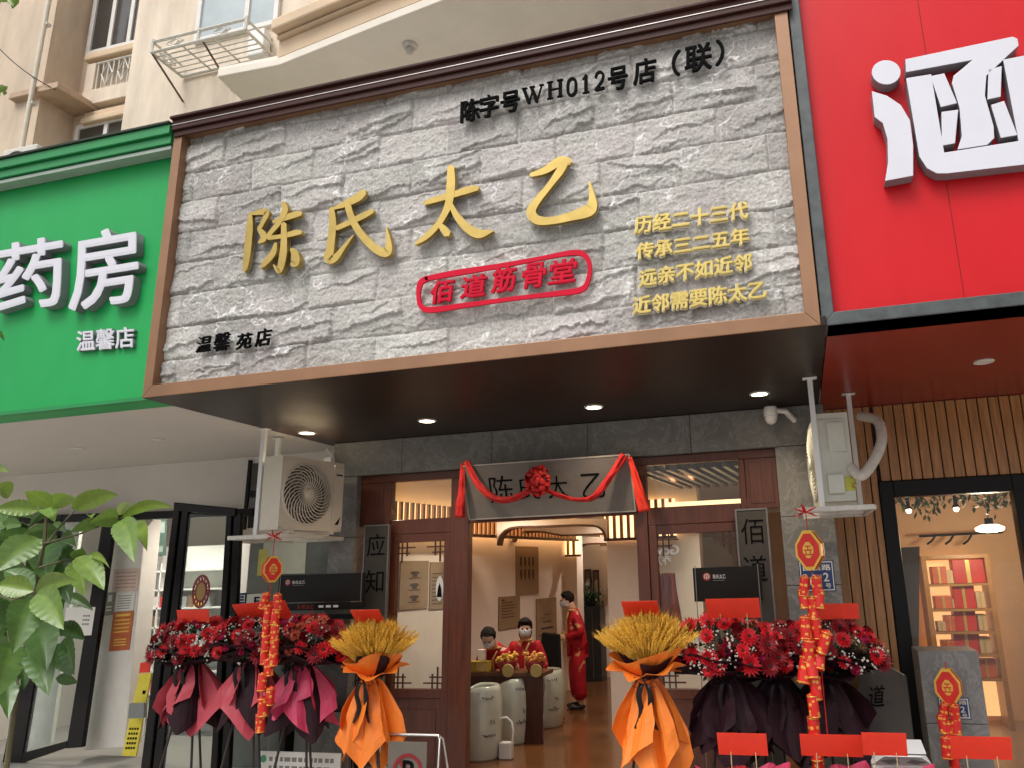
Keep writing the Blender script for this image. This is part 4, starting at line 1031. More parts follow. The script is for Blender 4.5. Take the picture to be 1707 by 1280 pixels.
# posters: along the oblique wall
postm = mat('tan_poster', (.30, .19, .10), .7, var=.12, scale=4)
def on_wall(px, py, off=.02):
    d = ROT.T @ np.array([px-PPX, py-PPY, FPX]); d = Vector(d); p0 = LW[0]+ln*off
    t = (p0-CAM).dot(ln)/d.dot(ln); return CAM+d*t
def poster(l, t, r, b, label, marks):
    A, B = on_wall(l, (t+b)/2), on_wall(r, (t+b)/2); z1, z0 = on_wall((l+r)/2, t).z, on_wall((l+r)/2, b).z
    g = thing('poster', label, 'poster', ((A.x+B.x)/2, (A.y+B.y)/2, z0))
    a, b_ = Vector((A.x, A.y, z0)), Vector((B.x, B.y, z0)); bm = BM(); prism(bm, [a, b_, b_-ln*.018, a-ln*.018], (0, 0, z1-z0)); obj('board', bm, postm, g)
    bm = BM(); d = b_-a; rnd = random.Random(len(label))
    for (u, v, w, h) in marks:
        p = a+d*u+Vector((0, 0, (z1-z0)*v))+ln*.001
        prism(bm, [p, p+d*w, p+d*w+Vector((0, 0, h*(z1-z0))), p+Vector((0, 0, h*(z1-z0)))], ln*.003)
    obj('print', bm, mat('dark_poster_print', (.07, .035, .02), .7), g); return g
feet = [(x, y, .07, .16) for y in (.62, .36) for x in (.16, .34, .52, .70)]+[(x-.02, y-.05, .04, .05) for y in (.62, .36) for x in (.2, .38, .56, .74)]
poster(861, 910, 898, 990, 'upper tan poster printed with two rows of small drawings', feet)
lines = [(.12, .8-.09*k, .5+.2*((k*7) % 3)/3, .025) for k in range(6)]+[(.12, .86, .12, .06)]
poster(832, 993, 867, 1047, 'lower tan poster with lines of text above the seated people', lines)
poster(895, 996, 928, 1064, 'tan poster with a faint landscape to the left of the standing person', [(.1, .1, .8, .02), (.3, .42, .4, .02), (.2, .5, .3, .012), (.35, .6, .35, .012), (.2, .25, .6, .04)])
poster(667, 934, 714, 1014, 'tan poster with a column of three marks behind the left glazed door panel', [(.35, .72-.25*k, .3, .05) for k in range(3)]+[(.42, .66-.25*k, .16, .12) for k in range(3)]+[(.3, .63-.25*k, .4, .02) for k in range(3)])
poster(717, 936, 741, 1014, 'narrow tan poster behind the red curtain side of the left glazed door panel', [(.15, .1+.08*k, .7, .02) for k in range(9)])
for k, (l, r) in enumerate(((960, 971), (975, 986), (989, 999))):
    bm = BM(); x0, x1, z0, z1 = rect(bm, l, 947+k, r, 1010+k, 9.9, 9.94)
    bm.free(); g = thing('picture_frame', 'narrow framed picture on the far white wall, %s of three' % ('leftmost', 'middle', 'rightmost')[k], 'picture', ((x0+x1)/2, 9.9, z0), 'three narrow framed pictures deep in the shop')
    bm = BM(); mitre(bm, (x0, x1, z0, z1), (x0+.025, x1-.025, z0+.03, z1-.03), 9.88, 9.92); obj('frame', bm, mahod, g)
    bm = BM(); box(bm, x0+.02, x1-.02, 9.925, 9.935, z0+.02, z1-.02); p_ = obj('canvas', bm, postm, g)
    bm = BM(); prism(bm, [((x0+x1)/2+.05*math.cos(a), 9.924, z0+(z1-z0)*.55+.14*math.sin(a)) for a in [2*PI*i/16 for i in range(16)]], (0, -.004, 0)); obj('medallion', bm, cream, p_)
bm = BM(); box(bm, at(945, 1000, Y=10).x-.6, -2.0, 9.95, 10.05, 0, 3.298); obj('corridor_wall', bm, cream, inner)
# ------------------------------------------------------------------ pharmacy front
phr = thing('pharmacy_shopfront', 'white walled pharmacy shopfront with polished black door frames left of the stone portal', 'shopfront', (-7, 2.9, 0))
ceilw = mat('painted_ceiling_board', (.60, .56, .51), .7, var=.04, scale=.8)
bm = BM(); box(bm, -13, -5.32, .255, 5.6, 3.60, 3.66); obj('ceiling', bm, ceilw, phr)
ztop = at(200, 858, Y=2.9).z
bm = BM(); box(bm, -13, -5.195, 2.9, 3.05, ztop, 3.598); obj('upper_wall', bm, whitewall, phr)
tl_ = mat('grey_floor_tile', (.3, .29, .27), .3, var=.1)
bm = BM(); box(bm, -13, -5.605, 2.32, 5.6, -.12, -.002); struct('pharmacy_floor', bm, tl_)
bm = BM(); box(bm, -13, -5.2, 5.5, 5.6, 0, 3.598); box(bm, -11.2, -11.1, 3.06, 5.498, 0, 3.598); box(bm, -16, -11.1, 2.9, 3.05, 0, ztop-.002); box(bm, -16, -13.002, 2.9, 3.05, ztop, 3.598); box(bm, -5.3, -5.196, 3.052, 5.498, 0, 3.598); obj('inner_wall', bm, whitewall, phr)
phl = glow('added_lamp_glow', (1, .93, .82), 6)
for (lx, ly) in ((-7.4, 3.6), (-9.2, 3.5)):  # unseen lamps added to brighten the pharmacy interior
    downlight((lx, ly, 3.598), 'unseen ceiling lamp added inside the pharmacy behind the %s' % ('medicine shelves' if lx > -8 else 'plant'), None, lens=phl, power=170, r=.09, colr=(1, .93, .82))
def quad(bm, ps, Y, dp): prism(bm, [at(*p, Y=Y) for p in ps], (0, dp, 0))
for i, (px, py) in enumerate(((262, 731), (128, 746))):
    q = at(px, py, Z=3.6); downlight((q.x, q.y, 3.5985), ('unlit round lamp in the pale pharmacy ceiling nearer the dark canopy', 'unlit round lamp in the pale pharmacy ceiling above the plant')[i], None, lens=mat('unlit_lens', (.5, .47, .42), .4), r=.06)
# white pillar between the doors
px0, px1 = at(193, 1000, Y=2.86).x, at(232, 1000, Y=2.86).x
bm = BM(); quad(bm, [(190, 866), (243, 864), (207, 1245), (140, 1250)], 2.86, .25); obj('white_pillar', bm, mat('white_pillar_paint', (.72, .68, .62), .6, var=.05), phr, bevel=.01)
# glazed leaf at the far left
dl = thing('pharmacy_door', 'black framed glass pharmacy door behind the green plant, white notice on its pane', 'door', tuple(at(60, 1250, Y=2.62).xy)+(0,))
Yd = 2.62
bm = BM()
quad(bm, [(84, 858), (104, 857), (34, 1275), (2, 1278)], Yd, .06); quad(bm, [(172, 858), (192, 856), (136, 1245), (110, 1247)], Yd+.002, .056)
quad(bm, [(104, 858), (173, 857), (171, 868), (103, 870)], Yd+.004, .05); quad(bm, [(38, 1254), (112, 1234), (110, 1246), (34, 1272)], Yd+.004, .05)
obj('door_frame', bm, blackgloss, dl, bevel=.006)
bm = BM(); quad(bm, [(102, 868), (172, 866), (112, 1235), (38, 1255)], Yd+.02, .008); obj('glass', bm, glass('frosted_glass', (.9, .93, .9), .06, .04), dl)
bm = BM(); quad(bm, [(97, 868), (135, 867), (84, 1238), (30, 1254)], Yd+.4, .05); tag(obj('white_cabinet', bm, mat('lit_white_panel', (.80, .80, .74), .5), None), 'tall white cabinet standing behind the left pharmacy door', 'cabinet')
paper = mat('white_paper', (.75, .73, .68), .7, var=.03)
bm = BM(); quad(bm, [(110, 1012), (159, 1011), (152, 1058), (104, 1060)], Yd-.004, .004); nb = obj('notice', bm, paper, dl)
bm = BM()
for k in range(3):
    for j in range(3): quad(bm, [(139+j*4-k, 1024+k*7), (142+j*4-k, 1024+k*7), (141.6+j*4-k, 1027+k*7), (138.6+j*4-k, 1027+k*7)], Yd-.0045, -.001)
obj('notice_print', bm, mat('grey_print', (.22, .2, .18), .6), nb)
def sheet(pts, Y, m, label, cat, name, marks=(), mm=None):
    c = at(*pts[3], Y=Y); g = thing(name, label, cat, tuple(c)); bm = BM(); quad(bm, pts, Y, .006); obj('sheet', bm, m, g)
    if marks:
        bm = BM(); P = [np.array(p) for p in pts]
        for (u, v, w, h) in marks:
            f = lambda u, v: tuple((P[0]*(1-u)+P[1]*u)*(1-v)+(P[3]*(1-u)+P[2]*u)*v)
            quad(bm, [f(u, v), f(u+w, v), f(u+w, v+h), f(u, v+h)], Y-.0006, -.0015)
        obj('print', bm, mm, g)
    return g
printd = mat('brown_print', (.25, .16, .1), .6); yel = mat('yellow_print', (.75, .5, .1), .5)
sheet([(190, 948), (233, 946), (229, 984), (186, 986)], 2.852, mat('pink_paper', (.66, .52, .44), .7), 'pale pink notice on the white pharmacy pillar, topmost', 'notice', 'notice', [(.1, .15+.16*k, .8, .05) for k in range(5)], mat('faint_red_print', (.5, .3, .22), .6))
sheet([(177, 987), (193, 986), (188, 1024), (172, 1026)], 2.852, mat('grey_paper', (.28, .26, .22), .7), 'small grey no smoking style notice with round emblem on the white pillar', 'notice', 'notice', [(.3, .12, .4, .28), (.2, .6, .6, .06), (.2, .74, .6, .06)], paper)
sheet([(195, 988), (226, 986), (222, 1016), (191, 1018)], 2.851, paper, 'white notice above the red poster on the pharmacy pillar', 'notice', 'notice', [(.1, .15+.14*k, .7, .04) for k in range(6)], MATS['grey_print'])
sheet([(189, 1020), (223, 1017), (215, 1082), (181, 1085)], 2.850, mat('red_orange_poster', (.48, .05, .03), .5, c2=(.62, .22, .05), scale=2), 'red and orange printed poster on the white pharmacy pillar', 'poster', 'poster', [(.15, .06, .7, .06)]+[(.12, .2+.1*k, .75, .035) for k in range(4)]+[(.2, .7+.07*k, .6, .03) for k in range(3)], yel)
# shelves of medicine
Ysh = 4.2
shx0, shx1 = at(205, 1000, Y=Ysh).x, at(305, 1000, Y=Ysh).x
she = thing('medicine_shelf', 'white pharmacy shelf unit stacked with small medicine boxes', 'shelf', ((shx0+shx1)/2, Ysh, 0))
bm = BM(); box(bm, shx0-.2, shx1+.8, Ysh+.3, Ysh+.33, 0, 2.6)
levels = [.25, .55, .85, 1.15, 1.45, 1.72, 1.98, 2.25]
for z in levels: box(bm, shx0-.2, shx1+.8, Ysh-.02, Ysh+.298, z-.025, z)
for x in (shx0-.22, (shx0+shx1)/2+.1, shx1+.8): box(bm, x, x+.02, Ysh-.02, Ysh+.298, 0, 2.6)
obj('rack', bm, whitem, she)
rnd = random.Random(3)
cols = [mat('box_white', (.6, .6, .58), .5), mat('box_grey', (.3, .31, .32), .5), mat('box_blue', (.06, .2, .42), .5), mat('box_green', (.05, .3, .14), .5), mat('box_yellow', (.6, .42, .05), .5), mat('box_brown', (.2, .12, .07), .5), mat('box_red', (.5, .05, .04), .5)]
bxs = 0
for z in levels:
    x = shx0-.15
    while x < shx1+.35 and bxs < 84:
        w = rnd.uniform(.07, .15); h = rnd.uniform(.08, .2)
        bm = BM(); box(bm, x, x+w-.008, Ysh+.01, Ysh+.12, z+.002, z+h); box(bm, x+.01, x+w-.02, Ysh+.0085, Ysh+.0098, z+h*.4, z+h*.6)
        o = obj('medicine_box', bm, rnd.choice(cols+[cols[0]]*4+[cols[1]]*2)); tag(o, 'small medicine carton in the rows on the white pharmacy shelves', 'box', 'medicine cartons on the pharmacy shelves'); x += w+rnd.uniform(0, .02); bxs += 1
# green-topped notice board deep inside
sheet([(236, 925), (260, 924), (259, 944), (235, 946)], 4.15, paper, 'white label card with dark round mark deep in the pharmacy', 'card', 'notice', [(.15, .25, .3, .35), (.15, .72, .6, .1)], MATS['grey_print'])
sheet([(246, 864), (279, 862), (276, 925), (243, 927)], 4.12, mat('dark_green_board', (.05, .085, .07), .4), 'dark green grey board hanging above the medicine shelves', 'board', 'board', [(.1, .1, .8, .3), (.55, .75, .3, .15)], mat('grey_green', (.18, .22, .2), .5))
# counter with yellow banner
t = thing('yellow_banner', 'yellow standing banner with dark lettering beside the pharmacy door', 'banner', tuple(at(225, 1250, Y=2.75).xy)+(0,))
bm = BM(); quad(bm, [(232, 1122), (252, 1121), (226, 1260), (203, 1259)], 2.72, .02); obj('sheet', bm, mat('yellow_board', (.72, .60, .05), .5), t)
bm = BM(); quad(bm, [(234, 1104), (250, 1103), (247.5, 1120), (231.5, 1121)], 2.719, .02); obj('header', bm, paperred, t)
bm = BM(); quad(bm, [(238, 1150), (243, 1150), (242, 1156), (237, 1156)], 2.718, .001)
for k in range(5):
    for j in range(4): quad(bm, [(216+j*4.2-k*1.6, 1212+k*8), (219+j*4.2-k*1.6, 1212+k*8), (218+j*4.2-k*1.6, 1216+k*8), (215+j*4.2-k*1.6, 1216+k*8)], 2.718, .001)
obj('print', bm, blackink, t)
bm = BM(); quad(bm, [(216, 1172), (240, 1171), (239, 1196), (213, 1197)], 2.60, .05); obj('holder', bm, mat('grey_plastic_holder', (.2, .21, .2), .4), tag(thing('leaflet_holder', 'small grey leaflet holder fixed at the yellow banner edge', 'holder', tuple(at(225, 1197, Y=2.6))), None, None))
# polished black door standing open in front
d2 = thing('pharmacy_door', 'open polished black pharmacy door frame with tall glass pane left of the dark red flowers', 'door', tuple(at(300, 1200, Y=2.2).xy)+(0,))
bm = BM(); Yd = 2.25
for a, b in (((289, 846), (226, 1300)), ): pass
quad(bm, [(289, 843), (300, 842), (246, 1310), (230, 1310)], Yd, .07); quad(bm, [(303, 843), (314, 844), (266, 1310), (250, 1310)], Yd+.02, .06)
quad(bm, [(377, 852), (386, 852), (360, 1310), (348, 1310)], Yd+.004, .07); quad(bm, [(389, 854), (401, 855), (380, 1310), (366, 1310)], Yd+.02, .06)
quad(bm, [(289, 836), (392, 846), (391, 860), (289, 850)], Yd-.003, .075)
obj('door_frame', bm, blackgloss, d2, bevel=.012)
bm = BM(); quad(bm, [(312, 856), (378, 859), (350, 1305), (266, 1305)], Yd+.04, .008); obj('glass', bm, glass(), d2)
hd = thing('door_header', 'black header bar over the pharmacy entrance', 'header', tuple(at(150, 862, Y=2.8)))
bm = BM(); quad(bm, [(-60, 862), (420, 846), (420, 858), (-60, 876)], 2.80, .09); obj('bar', bm, blackm, hd, bevel=.006)
# side window strip by the bracket pole
sw = thing('side_window', 'narrow dark window strips in the white wall behind the left bracket pole', 'window', tuple(at(425, 890, Y=2.89)))
for a in ([(419, 772), (432, 771), (430, 815), (417, 816)], [(416, 829), (430, 828), (427, 878), (412, 880)]):
    bm = BM(); quad(bm, a, 2.885, .012); obj('pane', bm, darkglass, sw)
bm = BM(); quad(bm, [(414, 766), (419, 766), (408, 882), (403, 882)], 2.87, .028); quad(bm, [(417, 816.5), (431, 815.5), (430, 827.5), (416, 828.5)], 2.872, .026); obj('frame', bm, blackm, sw)
# below the left air conditioner
gp = thing('grey_partition', 'grey glazed partition between the pharmacy doors and stone pillar', 'partition', tuple(at(480, 1200, Y=2.80).xy)+(0,))
bm = BM(); quad(bm, [(418, 905), (560, 898), (560, 1330), (380, 1330)], 2.80, .03); obj('panel', bm, mat('grey_partition_glass', (.16, .17, .155), .15, var=.2, scale=2), gp)
bm = BM(); quad(bm, [(440, 902), (511, 900), (508, 955), (434, 957)], 2.79, .008); obj('pale_sheet', bm, mat('pale_green_white', (.5, .52, .44), .5, var=.08), gp)
bm = BM(); quad(bm, [(512, 900), (564, 898), (563, 953), (510, 955)], 2.788, .008); obj('dark_sheet', bm, mat('slate_sheet', (.10, .11, .10), .4, var=.2), gp)
bm = BM(); quad(bm, [(432, 915), (447, 914), (443, 958), (428, 959)], 2.786, .004); obj('yellow_sheet', bm, mat('yellow_green_sheet', (.55, .50, .12), .5, var=.2), gp)
bm = BM(); quad(bm, [(412, 990), (442, 988), (438, 1045), (406, 1046)], 2.78, .012); ws = obj('white_plate', bm, paper, gp)
words('plate_lettering', 'E', at(424, 1000, Y=2.778).x, at(433, 1000, Y=2.778).x, at(428, 1008, Y=2.778).z, at(428, 994, Y=2.778).z, 2.778, blackink, ws, .003, .01)
bm = BM(); quad(bm, [(398, 988), (410, 987), (404, 1045), (392, 1046)], 2.779, .012); bp_ = obj('blue_plate', bm, mat('blue_enamel', (.02, .05, .16), .35), gp)
for k, ch in enumerate('日夜'): words('plate_lettering', ch, at(399-k*1.3, 1000, Y=2.777).x, at(408-k*1.3, 1000, Y=2.777).x, at(403, 1003+k*16, Y=2.777).z, at(403, 991+k*16, Y=2.777).z, 2.777, paper, bp_, .002, .01)
# red round ornament on the glass
q = at(335, 985, Y=2.20); orn = thing('round_ornament', 'round red filigree ornament with gold centre on the black framed glass', 'ornament', tuple(q))
Mo = Matrix.Translation(q) @ Matrix.Rotation(R_(90), 4, 'X') @ Matrix.Diagonal((.82, 1.3, 1, 1))
redlac = mat('dark_red_lacquer', (.22, .012, .015), .4)
bm = BM(); lathe(bm, [(.075, -.006), (.09, -.006), (.09, .006), (.075, .006), (.075, -.006)], 32, Mo); lathe(bm, [(.125, -.006), (.142, -.006), (.142, .006), (.125, .006), (.125, -.006)], 32, Mo)
for k in range(14):
    a = 2*PI*k/14; c = Vector((.108*math.cos(a), .108*math.sin(a), 0)); tube(bm, [Mo @ (c+Vector((.019*math.cos(b), .019*math.sin(b), 0))) for b in [2*PI*i/10 for i in range(11)]], .006, 5)
obj('filigree', bm, redlac, orn)
bm = BM(); lathe(bm, [(0, .003), (.076, .003), (.076, -.003), (0, -.003)], 32, Mo); obj('gold_centre', bm, mat('dull_gold_paper', (.30, .19, .05), .5), orn)

# ------------------------------------------------------------------ black notice boards beside the entrance
def logo_board(l, t, r, b, Y, label, text, lw):
    g = thing('notice_board', label, 'board', tuple(at((l+r)/2, b, Y=Y)))
    bm = BM(); x0, x1, z0, z1 = rect(bm, l, t, r, b, Y, Y+.03); obj('panel', bm, mat('smoked_black_panel', (.012, .010, .008), .3, var=.3, scale=2, spec=.2), g, bevel=.004)
    h = z1-z0; c = Vector((x0+h*.42, Y-.004, z1-h*.27)); Ml = Matrix.Translation(c) @ Matrix.Rotation(R_(90), 4, 'X')
    bm = BM(); lathe(bm, [(0, .003), (h*.12, .003), (h*.12, 0), (0, 0)], 24, Ml); o = obj('logo', bm, mat('logo_red', (.34, .035, .025), .5), g)
    bm = BM(); tube(bm, [Ml @ Vector((h*.07*math.cos(a), h*.07*math.sin(a), .004)) for a in [R_(-50)+R_(280)*i/12 for i in range(13)]], h*.012, 5); tube(bm, [Ml @ Vector((-h*.02, -h*.07, .004)), Ml @ Vector((0, h*.03, .004)), Ml @ Vector((h*.03, -h*.05, .004))], h*.012, 5); obj('logo_mark', bm, MATS['white_vinyl'], o)
    words('lettering', text, c.x+h*.19, c.x+h*.19+lw, c.z-h*.07, c.z+h*.06, Y-.001, MATS['white_vinyl'], g, .002, .006)
    bm = BM(); box(bm, c.x+h*.19, c.x+h*.19+lw*.9, Y-.003, Y-.001, c.z-h*.125, c.z-h*.115); obj('small_print', bm, mat('grey_vinyl', (.3, .3, .28), .5), g)
    bm = BM()
    for x in (x0+.02, x1-.03):
        box(bm, x, x+.008, Y-.006, Y-.001, 0.0, z1+.02)
    obj('stand_wire', bm, mat('dull_steel_edge', (.2, .19, .18)), g)
    return x0, x1, z0, z1
lb = logo_board(464, 956, 606, 1002, 2.22, 'smoked black notice board with round red emblem left of the entrance', '陈氏太乙', .16)
logo_board(1156, 944, 1270, 1001, 2.30, 'smoked black notice board with round red emblem right of the entrance', '陈氏太乙', .12)
ls = thing('text_strip', 'dark strip with red and white small lettering under the left notice board', 'sign', tuple(at(540, 1016, Y=2.2)))
bm = BM(); x0, x1, z0, z1 = rect(bm, 465, 1004, 605, 1016, 2.20, 2.23); obj('panel', bm, MATS['smoked_black_panel'], ls)
zc = (z0+z1)/2
words('red_lettering', '陈氏太乙', x0+.24, x0+.44, zc-.022, zc+.022, 2.199, mat('logo_red', (.3, .03, .02)), ls, .002, .01)
bm = BM()
for k in range(3): box(bm, x0+.50+k*.09, x0+.56+k*.09, 2.195, 2.198, zc-.012, zc+.012)
obj('small_print', bm, MATS['white_vinyl'], ls)
sh2 = thing('low_shelf', 'dark low display shelf behind the dark red bouquets', 'shelf', tuple(at(520, 1040, Y=2.3).xy)+(0,))
bm = BM(); rect(bm, 470, 1024, 600, 1032, 2.25, 2.42); x0, x1, z0, z1 = rect(bm, 470, 1033, 480, 1290, 2.26, 2.41); rect(bm, 590, 1033, 600, 1290, 2.26, 2.41); rect(bm, 481, 1100, 589, 1106, 2.26, 2.41); rect(bm, 481, 1180, 589, 1186, 2.26, 2.41)
obj('rack', bm, blackm, sh2)

# ------------------------------------------------------------------ blue house-number plates
def number_plate(l, t, r, b, Y, label):
    g = thing('number_plate', label, 'plate', tuple(at((l+r)/2, b, Y=Y)))
    bm = BM(); x0, x1, z0, z1 = rect(bm, l, t, r, b, Y, Y+.012); obj('plate', bm, mat('blue_enamel', (.02, .05, .16), .35), g, bevel=.003)
    w, h = x1-x0, z1-z0
    bm = BM(); mitre(bm, (x0+.008, x1-.008, z0+.008, z1-.008), (x0+.016, x1-.016, z0+.016, z1-.016), Y-.002, Y-.0005); obj('border', bm, paper, g)
    for ch, u0, u1, v0, v1 in (('西昌路', .10, .92, .68, .88), ('26', .08, .46, .16, .58), ('附', .49, .64, .34, .56), ('2', .68, .84, .32, .60), ('号', .72, .88, .10, .26)):
        words('lettering', ch, x0+w*u0, x0+w*u1, z0+h*v0, z0+h*v1, Y-.0005, paper, g, .002, .012)
number_plate(1333, 934, 1391, 985, 2.445, 'blue house number plate on the right stone pillar behind the firecracker lantern')

# ------------------------------------------------------------------ red shop front with battens
YR = 2.80
rsf = thing('batten_shopfront', 'oak batten shopfront with black framed doorway under the red canopy', 'shopfront', (1.4, YR, 0))
dx0, dx1 = at(1467, 830, Y=YR).x, at(1716, 830, Y=YR).x; dzt = at(1560, 797, Y=YR).z
bm = BM()
box(bm, .338, dx0-.002, YR+.03, YR+.12, -.1, 3.59); box(bm, dx0-.002, dx1, YR+.03, YR+.12, dzt+.002, 3.59); box(bm, dx1+.002, 5, YR+.03, YR+.12, -.1, 3.59)
obj('backing', bm, mat('dark_backing', (.035, .015, .007), .7), rsf)
bm = BM(); x = .345; pitch = .098
while x < 4.9:
    w = pitch-.011
    zb = dzt+.004 if (x+w > dx0-.004 and x < dx1) else -.1
    if not (x < dx0-.004 < x+w): box(bm, x, x+w, YR-.01, YR+.029, zb, 3.588)
    else: box(bm, x, dx0-.006, YR-.01, YR+.029, -.1, 3.588)
    x += pitch
obj('battens', bm, oak, rsf, bevel=.004)
bm = BM(); fw = at(1492, 900, Y=YR).x-at(1468, 900, Y=YR).x
box(bm, dx0, dx0+fw, YR-.03, YR+.14, 0, dzt); box(bm, dx1-fw, dx1, YR-.03, YR+.14, 0, dzt); box(bm, dx0+fw+.001, dx1-fw-.001, YR-.028, YR+.138, dzt-.16, dzt)
obj('door_frame', bm, blackm, rsf, bevel=.008)
bm = BM(); box(bm, dx0+fw+.002, dx1-fw-.002, YR+.05, YR+.058, .02, dzt-.162); obj('glass', bm, glass('right_door_glass', (.97, .97, .95), .05), rsf)
warmwall = mat('warm_cream_wall', (.64, .43, .25), .8, var=.06)
bm = BM(); box(bm, .34, 5, 2.32, 8, -.12, -.001); struct('red_shop_floor', bm, mat('tan_tile', (.35, .22, .12), .3, var=.1))
bm = BM(); box(bm, .40, 5, 6.2, 6.3, 0, 3.2); box(bm, .40, .47, 2.95, 6.19, 0, 3.2); box(bm, .40, 5, 2.95, 6.3, 3.2, 3.3); box(bm, 3.9, 4, 2.95, 6.19, 0, 3.2); obj('inner_wall', bm, warmwall, rsf)
bm = BM(); quad(bm, [(1500, 912), (1533, 910), (1530, 1290), (1506, 1290)], 3.6, .25); obj('inner_pillar', bm, mat('grey_brown_pillar', (.16, .12, .085), .6), rsf)
# display shelf with red gift boxes
Yg = 5.6
gx0, gx1 = at(1548, 1000, Y=Yg).x, at(1655, 1000, Y=Yg).x
gz = [at(1600, y, Y=Yg).z for y in (972, 1014, 1052, 1090, 1130)]
gs = thing('display_shelf', 'timber display shelf of red gift boxes inside the batten fronted shop', 'shelf', ((gx0+gx1)/2, Yg, 0))
bm = BM()
for x in (gx0, gx1): box(bm, x-.03, x+.03, Yg-.02, Yg+.4, 0, at(1600, 930, Y=Yg).z)
box(bm, gx0-.03, gx1+.03, Yg-.022, Yg+.4, at(1600, 930, Y=Yg).z+.002, at(1600, 924, Y=Yg).z)
for z in gz: box(bm, gx0+.031, gx1-.031, Yg-.018, Yg+.39, z-.03, z)
obj('rack', bm, mat('honey_timber', (.42, .22, .07), .4, var=.2), gs)
bm = BM(); box(bm, gx0+.031, gx1-.031, Yg+.36, Yg+.385, .1, gz[0]+.3); obj('lit_back', bm, glow('shelf_glow', (1, .55, .22), .75), gs)
rnd = random.Random(11); giftred = [mat('gift_red', (.55, .03, .02), .4, var=.2), mat('gift_coral', (.62, .14, .06), .4, var=.2), mat('gift_cream', (.66, .5, .3), .5)]
GB = ['large red gift box on the top shelf board behind the right door glass', 'small coral gift box left on the top shelf board', 'red gift box in the middle of the second shelf board', 'cream gift box right on the second shelf board', 'coral gift box left on the second shelf board', 'red gift box on the third shelf board', 'cream gift box on the third shelf board', 'red gift box on the lowest visible shelf board', 'coral box on the lowest visible shelf board']
BX = [(0, .45, .5, .30, 0), (0, .06, .24, .22, 1), (1, .40, .34, .28, 0), (1, .80, .14, .2, 2), (1, .05, .28, .16, 1), (2, .36, .34, .26, 0), (2, .78, .14, .2, 2), (3, .3, .4, .24, 0), (3, .08, .2, .16, 1)]
for lv, u, w, h, ci in ((0, .32, .11, .17, 2), (1, .34, .05, .12, 2), (2, .04, .13, .12, 2), (2, .19, .15, .19, 1), (3, .72, .2, .2, 2), (4, .05, .3, .2, 0), (4, .4, .22, .15, 2), (4, .66, .28, .22, 1)):
    BX.append((lv, u, w, h, ci)); GB.append('%s gift box standing %s on the %s board of the display shelf' % (('red', 'coral', 'small cream')[ci], 'left' if u < .3 else 'in the middle' if u < .6 else 'right', ('top', 'second', 'third', 'fourth', 'lowest')[lv]))
for k, (lv, u, w, h, ci) in enumerate(BX):
    x0 = gx0+.05+(gx1-gx0-.1)*u; w *= (gx1-gx0); z = gz[lv]; g = thing('gift_box', GB[k], 'box', (x0+w/2, Yg+.15, z))
    bm = BM(); box(bm, x0, x0+w, Yg+.05, Yg+.25, z+.002, z+h); obj('carton', bm, giftred[ci], g, bevel=.008)
    bm = BM(); box(bm, x0+w*.42, x0+w*.55, Yg+.045, Yg+.0495, z+.004, z+h-.004); obj('band', bm, goldl, g)
# ceiling garland, bulbs, pendant
lw_ = mat('garland_leaf', (.10, .20, .05), .6, var=.3)
gl = BM(); rnd = random.Random(2)
for k in range(420):
    f = rnd.random(); p = at(1488+195*f, 822+10*math.sin(f*9)+rnd.gauss(0, 9)+(14 if .28 < f < .4 else 0), Y=3.6); p += Vector((0, rnd.uniform(-.1, .3), 0))
    d = Vector((rnd.gauss(0, 1), rnd.gauss(0, 1), rnd.gauss(-.4, 1))).normalized(); u, w = frame_of(d); s = rnd.uniform(.03, .06)
    gl.faces.new([gl.verts.new(q) for q in (p, p+d*s+u*s*.4, p+d*s*2, p+d*s-u*s*.4)])
tag(obj('leaf_garland', gl, lw_, noflip=True), 'green leaf garland trailing along the ceiling inside the right doorway', 'garland')
blb = glow('bulb_glow', (1, .75, .42), 8)
for k, (px, py) in enumerate(((1515, 851), (1594, 848))):
    q = at(px, py, Y=3.75); t = thing('hanging_bulb', ('small lit bulb hanging at the left end of the leaf garland', 'small lit bulb hanging from the middle of the leaf garland')[k], 'lamp', tuple(q))
    bm = BM(); lathe(bm, [(.018, .16), (.02, .06), (.045, .02), (.04, .018)], 14, Matrix.Translation(q)); obj('shade', bm, blackm, t, smooth=True)
    bm = BM(); lathe(bm, [(0, .03), (.026, .02), (.03, 0), (.02, -.02), (0, -.028)], 12, Matrix.Translation(q)); obj('bulb', bm, blb, t, smooth=True)
    bm = BM(); tube(bm, [q+Vector((0, 0, .16)), Vector((q.x, q.y, 3.19))], .004, 5); obj('cord', bm, blackm, t)
q = at(1650, 880, Y=4.6); t = thing('pendant_lamp', 'flat white glowing pendant lamp inside the right doorway', 'lamp', tuple(q))
bm = BM(); lathe(bm, [(0, .05), (.09, .045), (.155, .015), (.16, 0), (.15, -.025), (.08, -.042), (0, -.046)], 28, Matrix.Translation(q)); obj('shade', bm, glow('pendant_glow', (1, .88, .68), 2.2), t, smooth=True)
bm = BM(); tube(bm, [q+Vector((0, 0, .05)), Vector((q.x, q.y, 3.19))], .006, 6); lathe(bm, [(.05, .05), (.045, .12), (0, .12)], 12, Matrix.Translation(q)); obj('cord', bm, blackm, t)
def spot(name, loc, power, colr=(1, .78, .5), r=.12):
    l = bpy.data.lights.new(name, 'POINT'); l.energy = power; l.color = colr; l.shadow_soft_size = r
    o = bpy.data.objects.new(name, l); COL.objects.link(o); o.location = loc; return o
lp = spot('pendant_light', (0, 0, -.12), 42, (1, .82, .6)); lp.parent = t
tb = thing('hat_rail', 'dark rail with hooks across the upper wall inside the right doorway', 'rail', tuple(at(1590, 890, Y=5.9)))
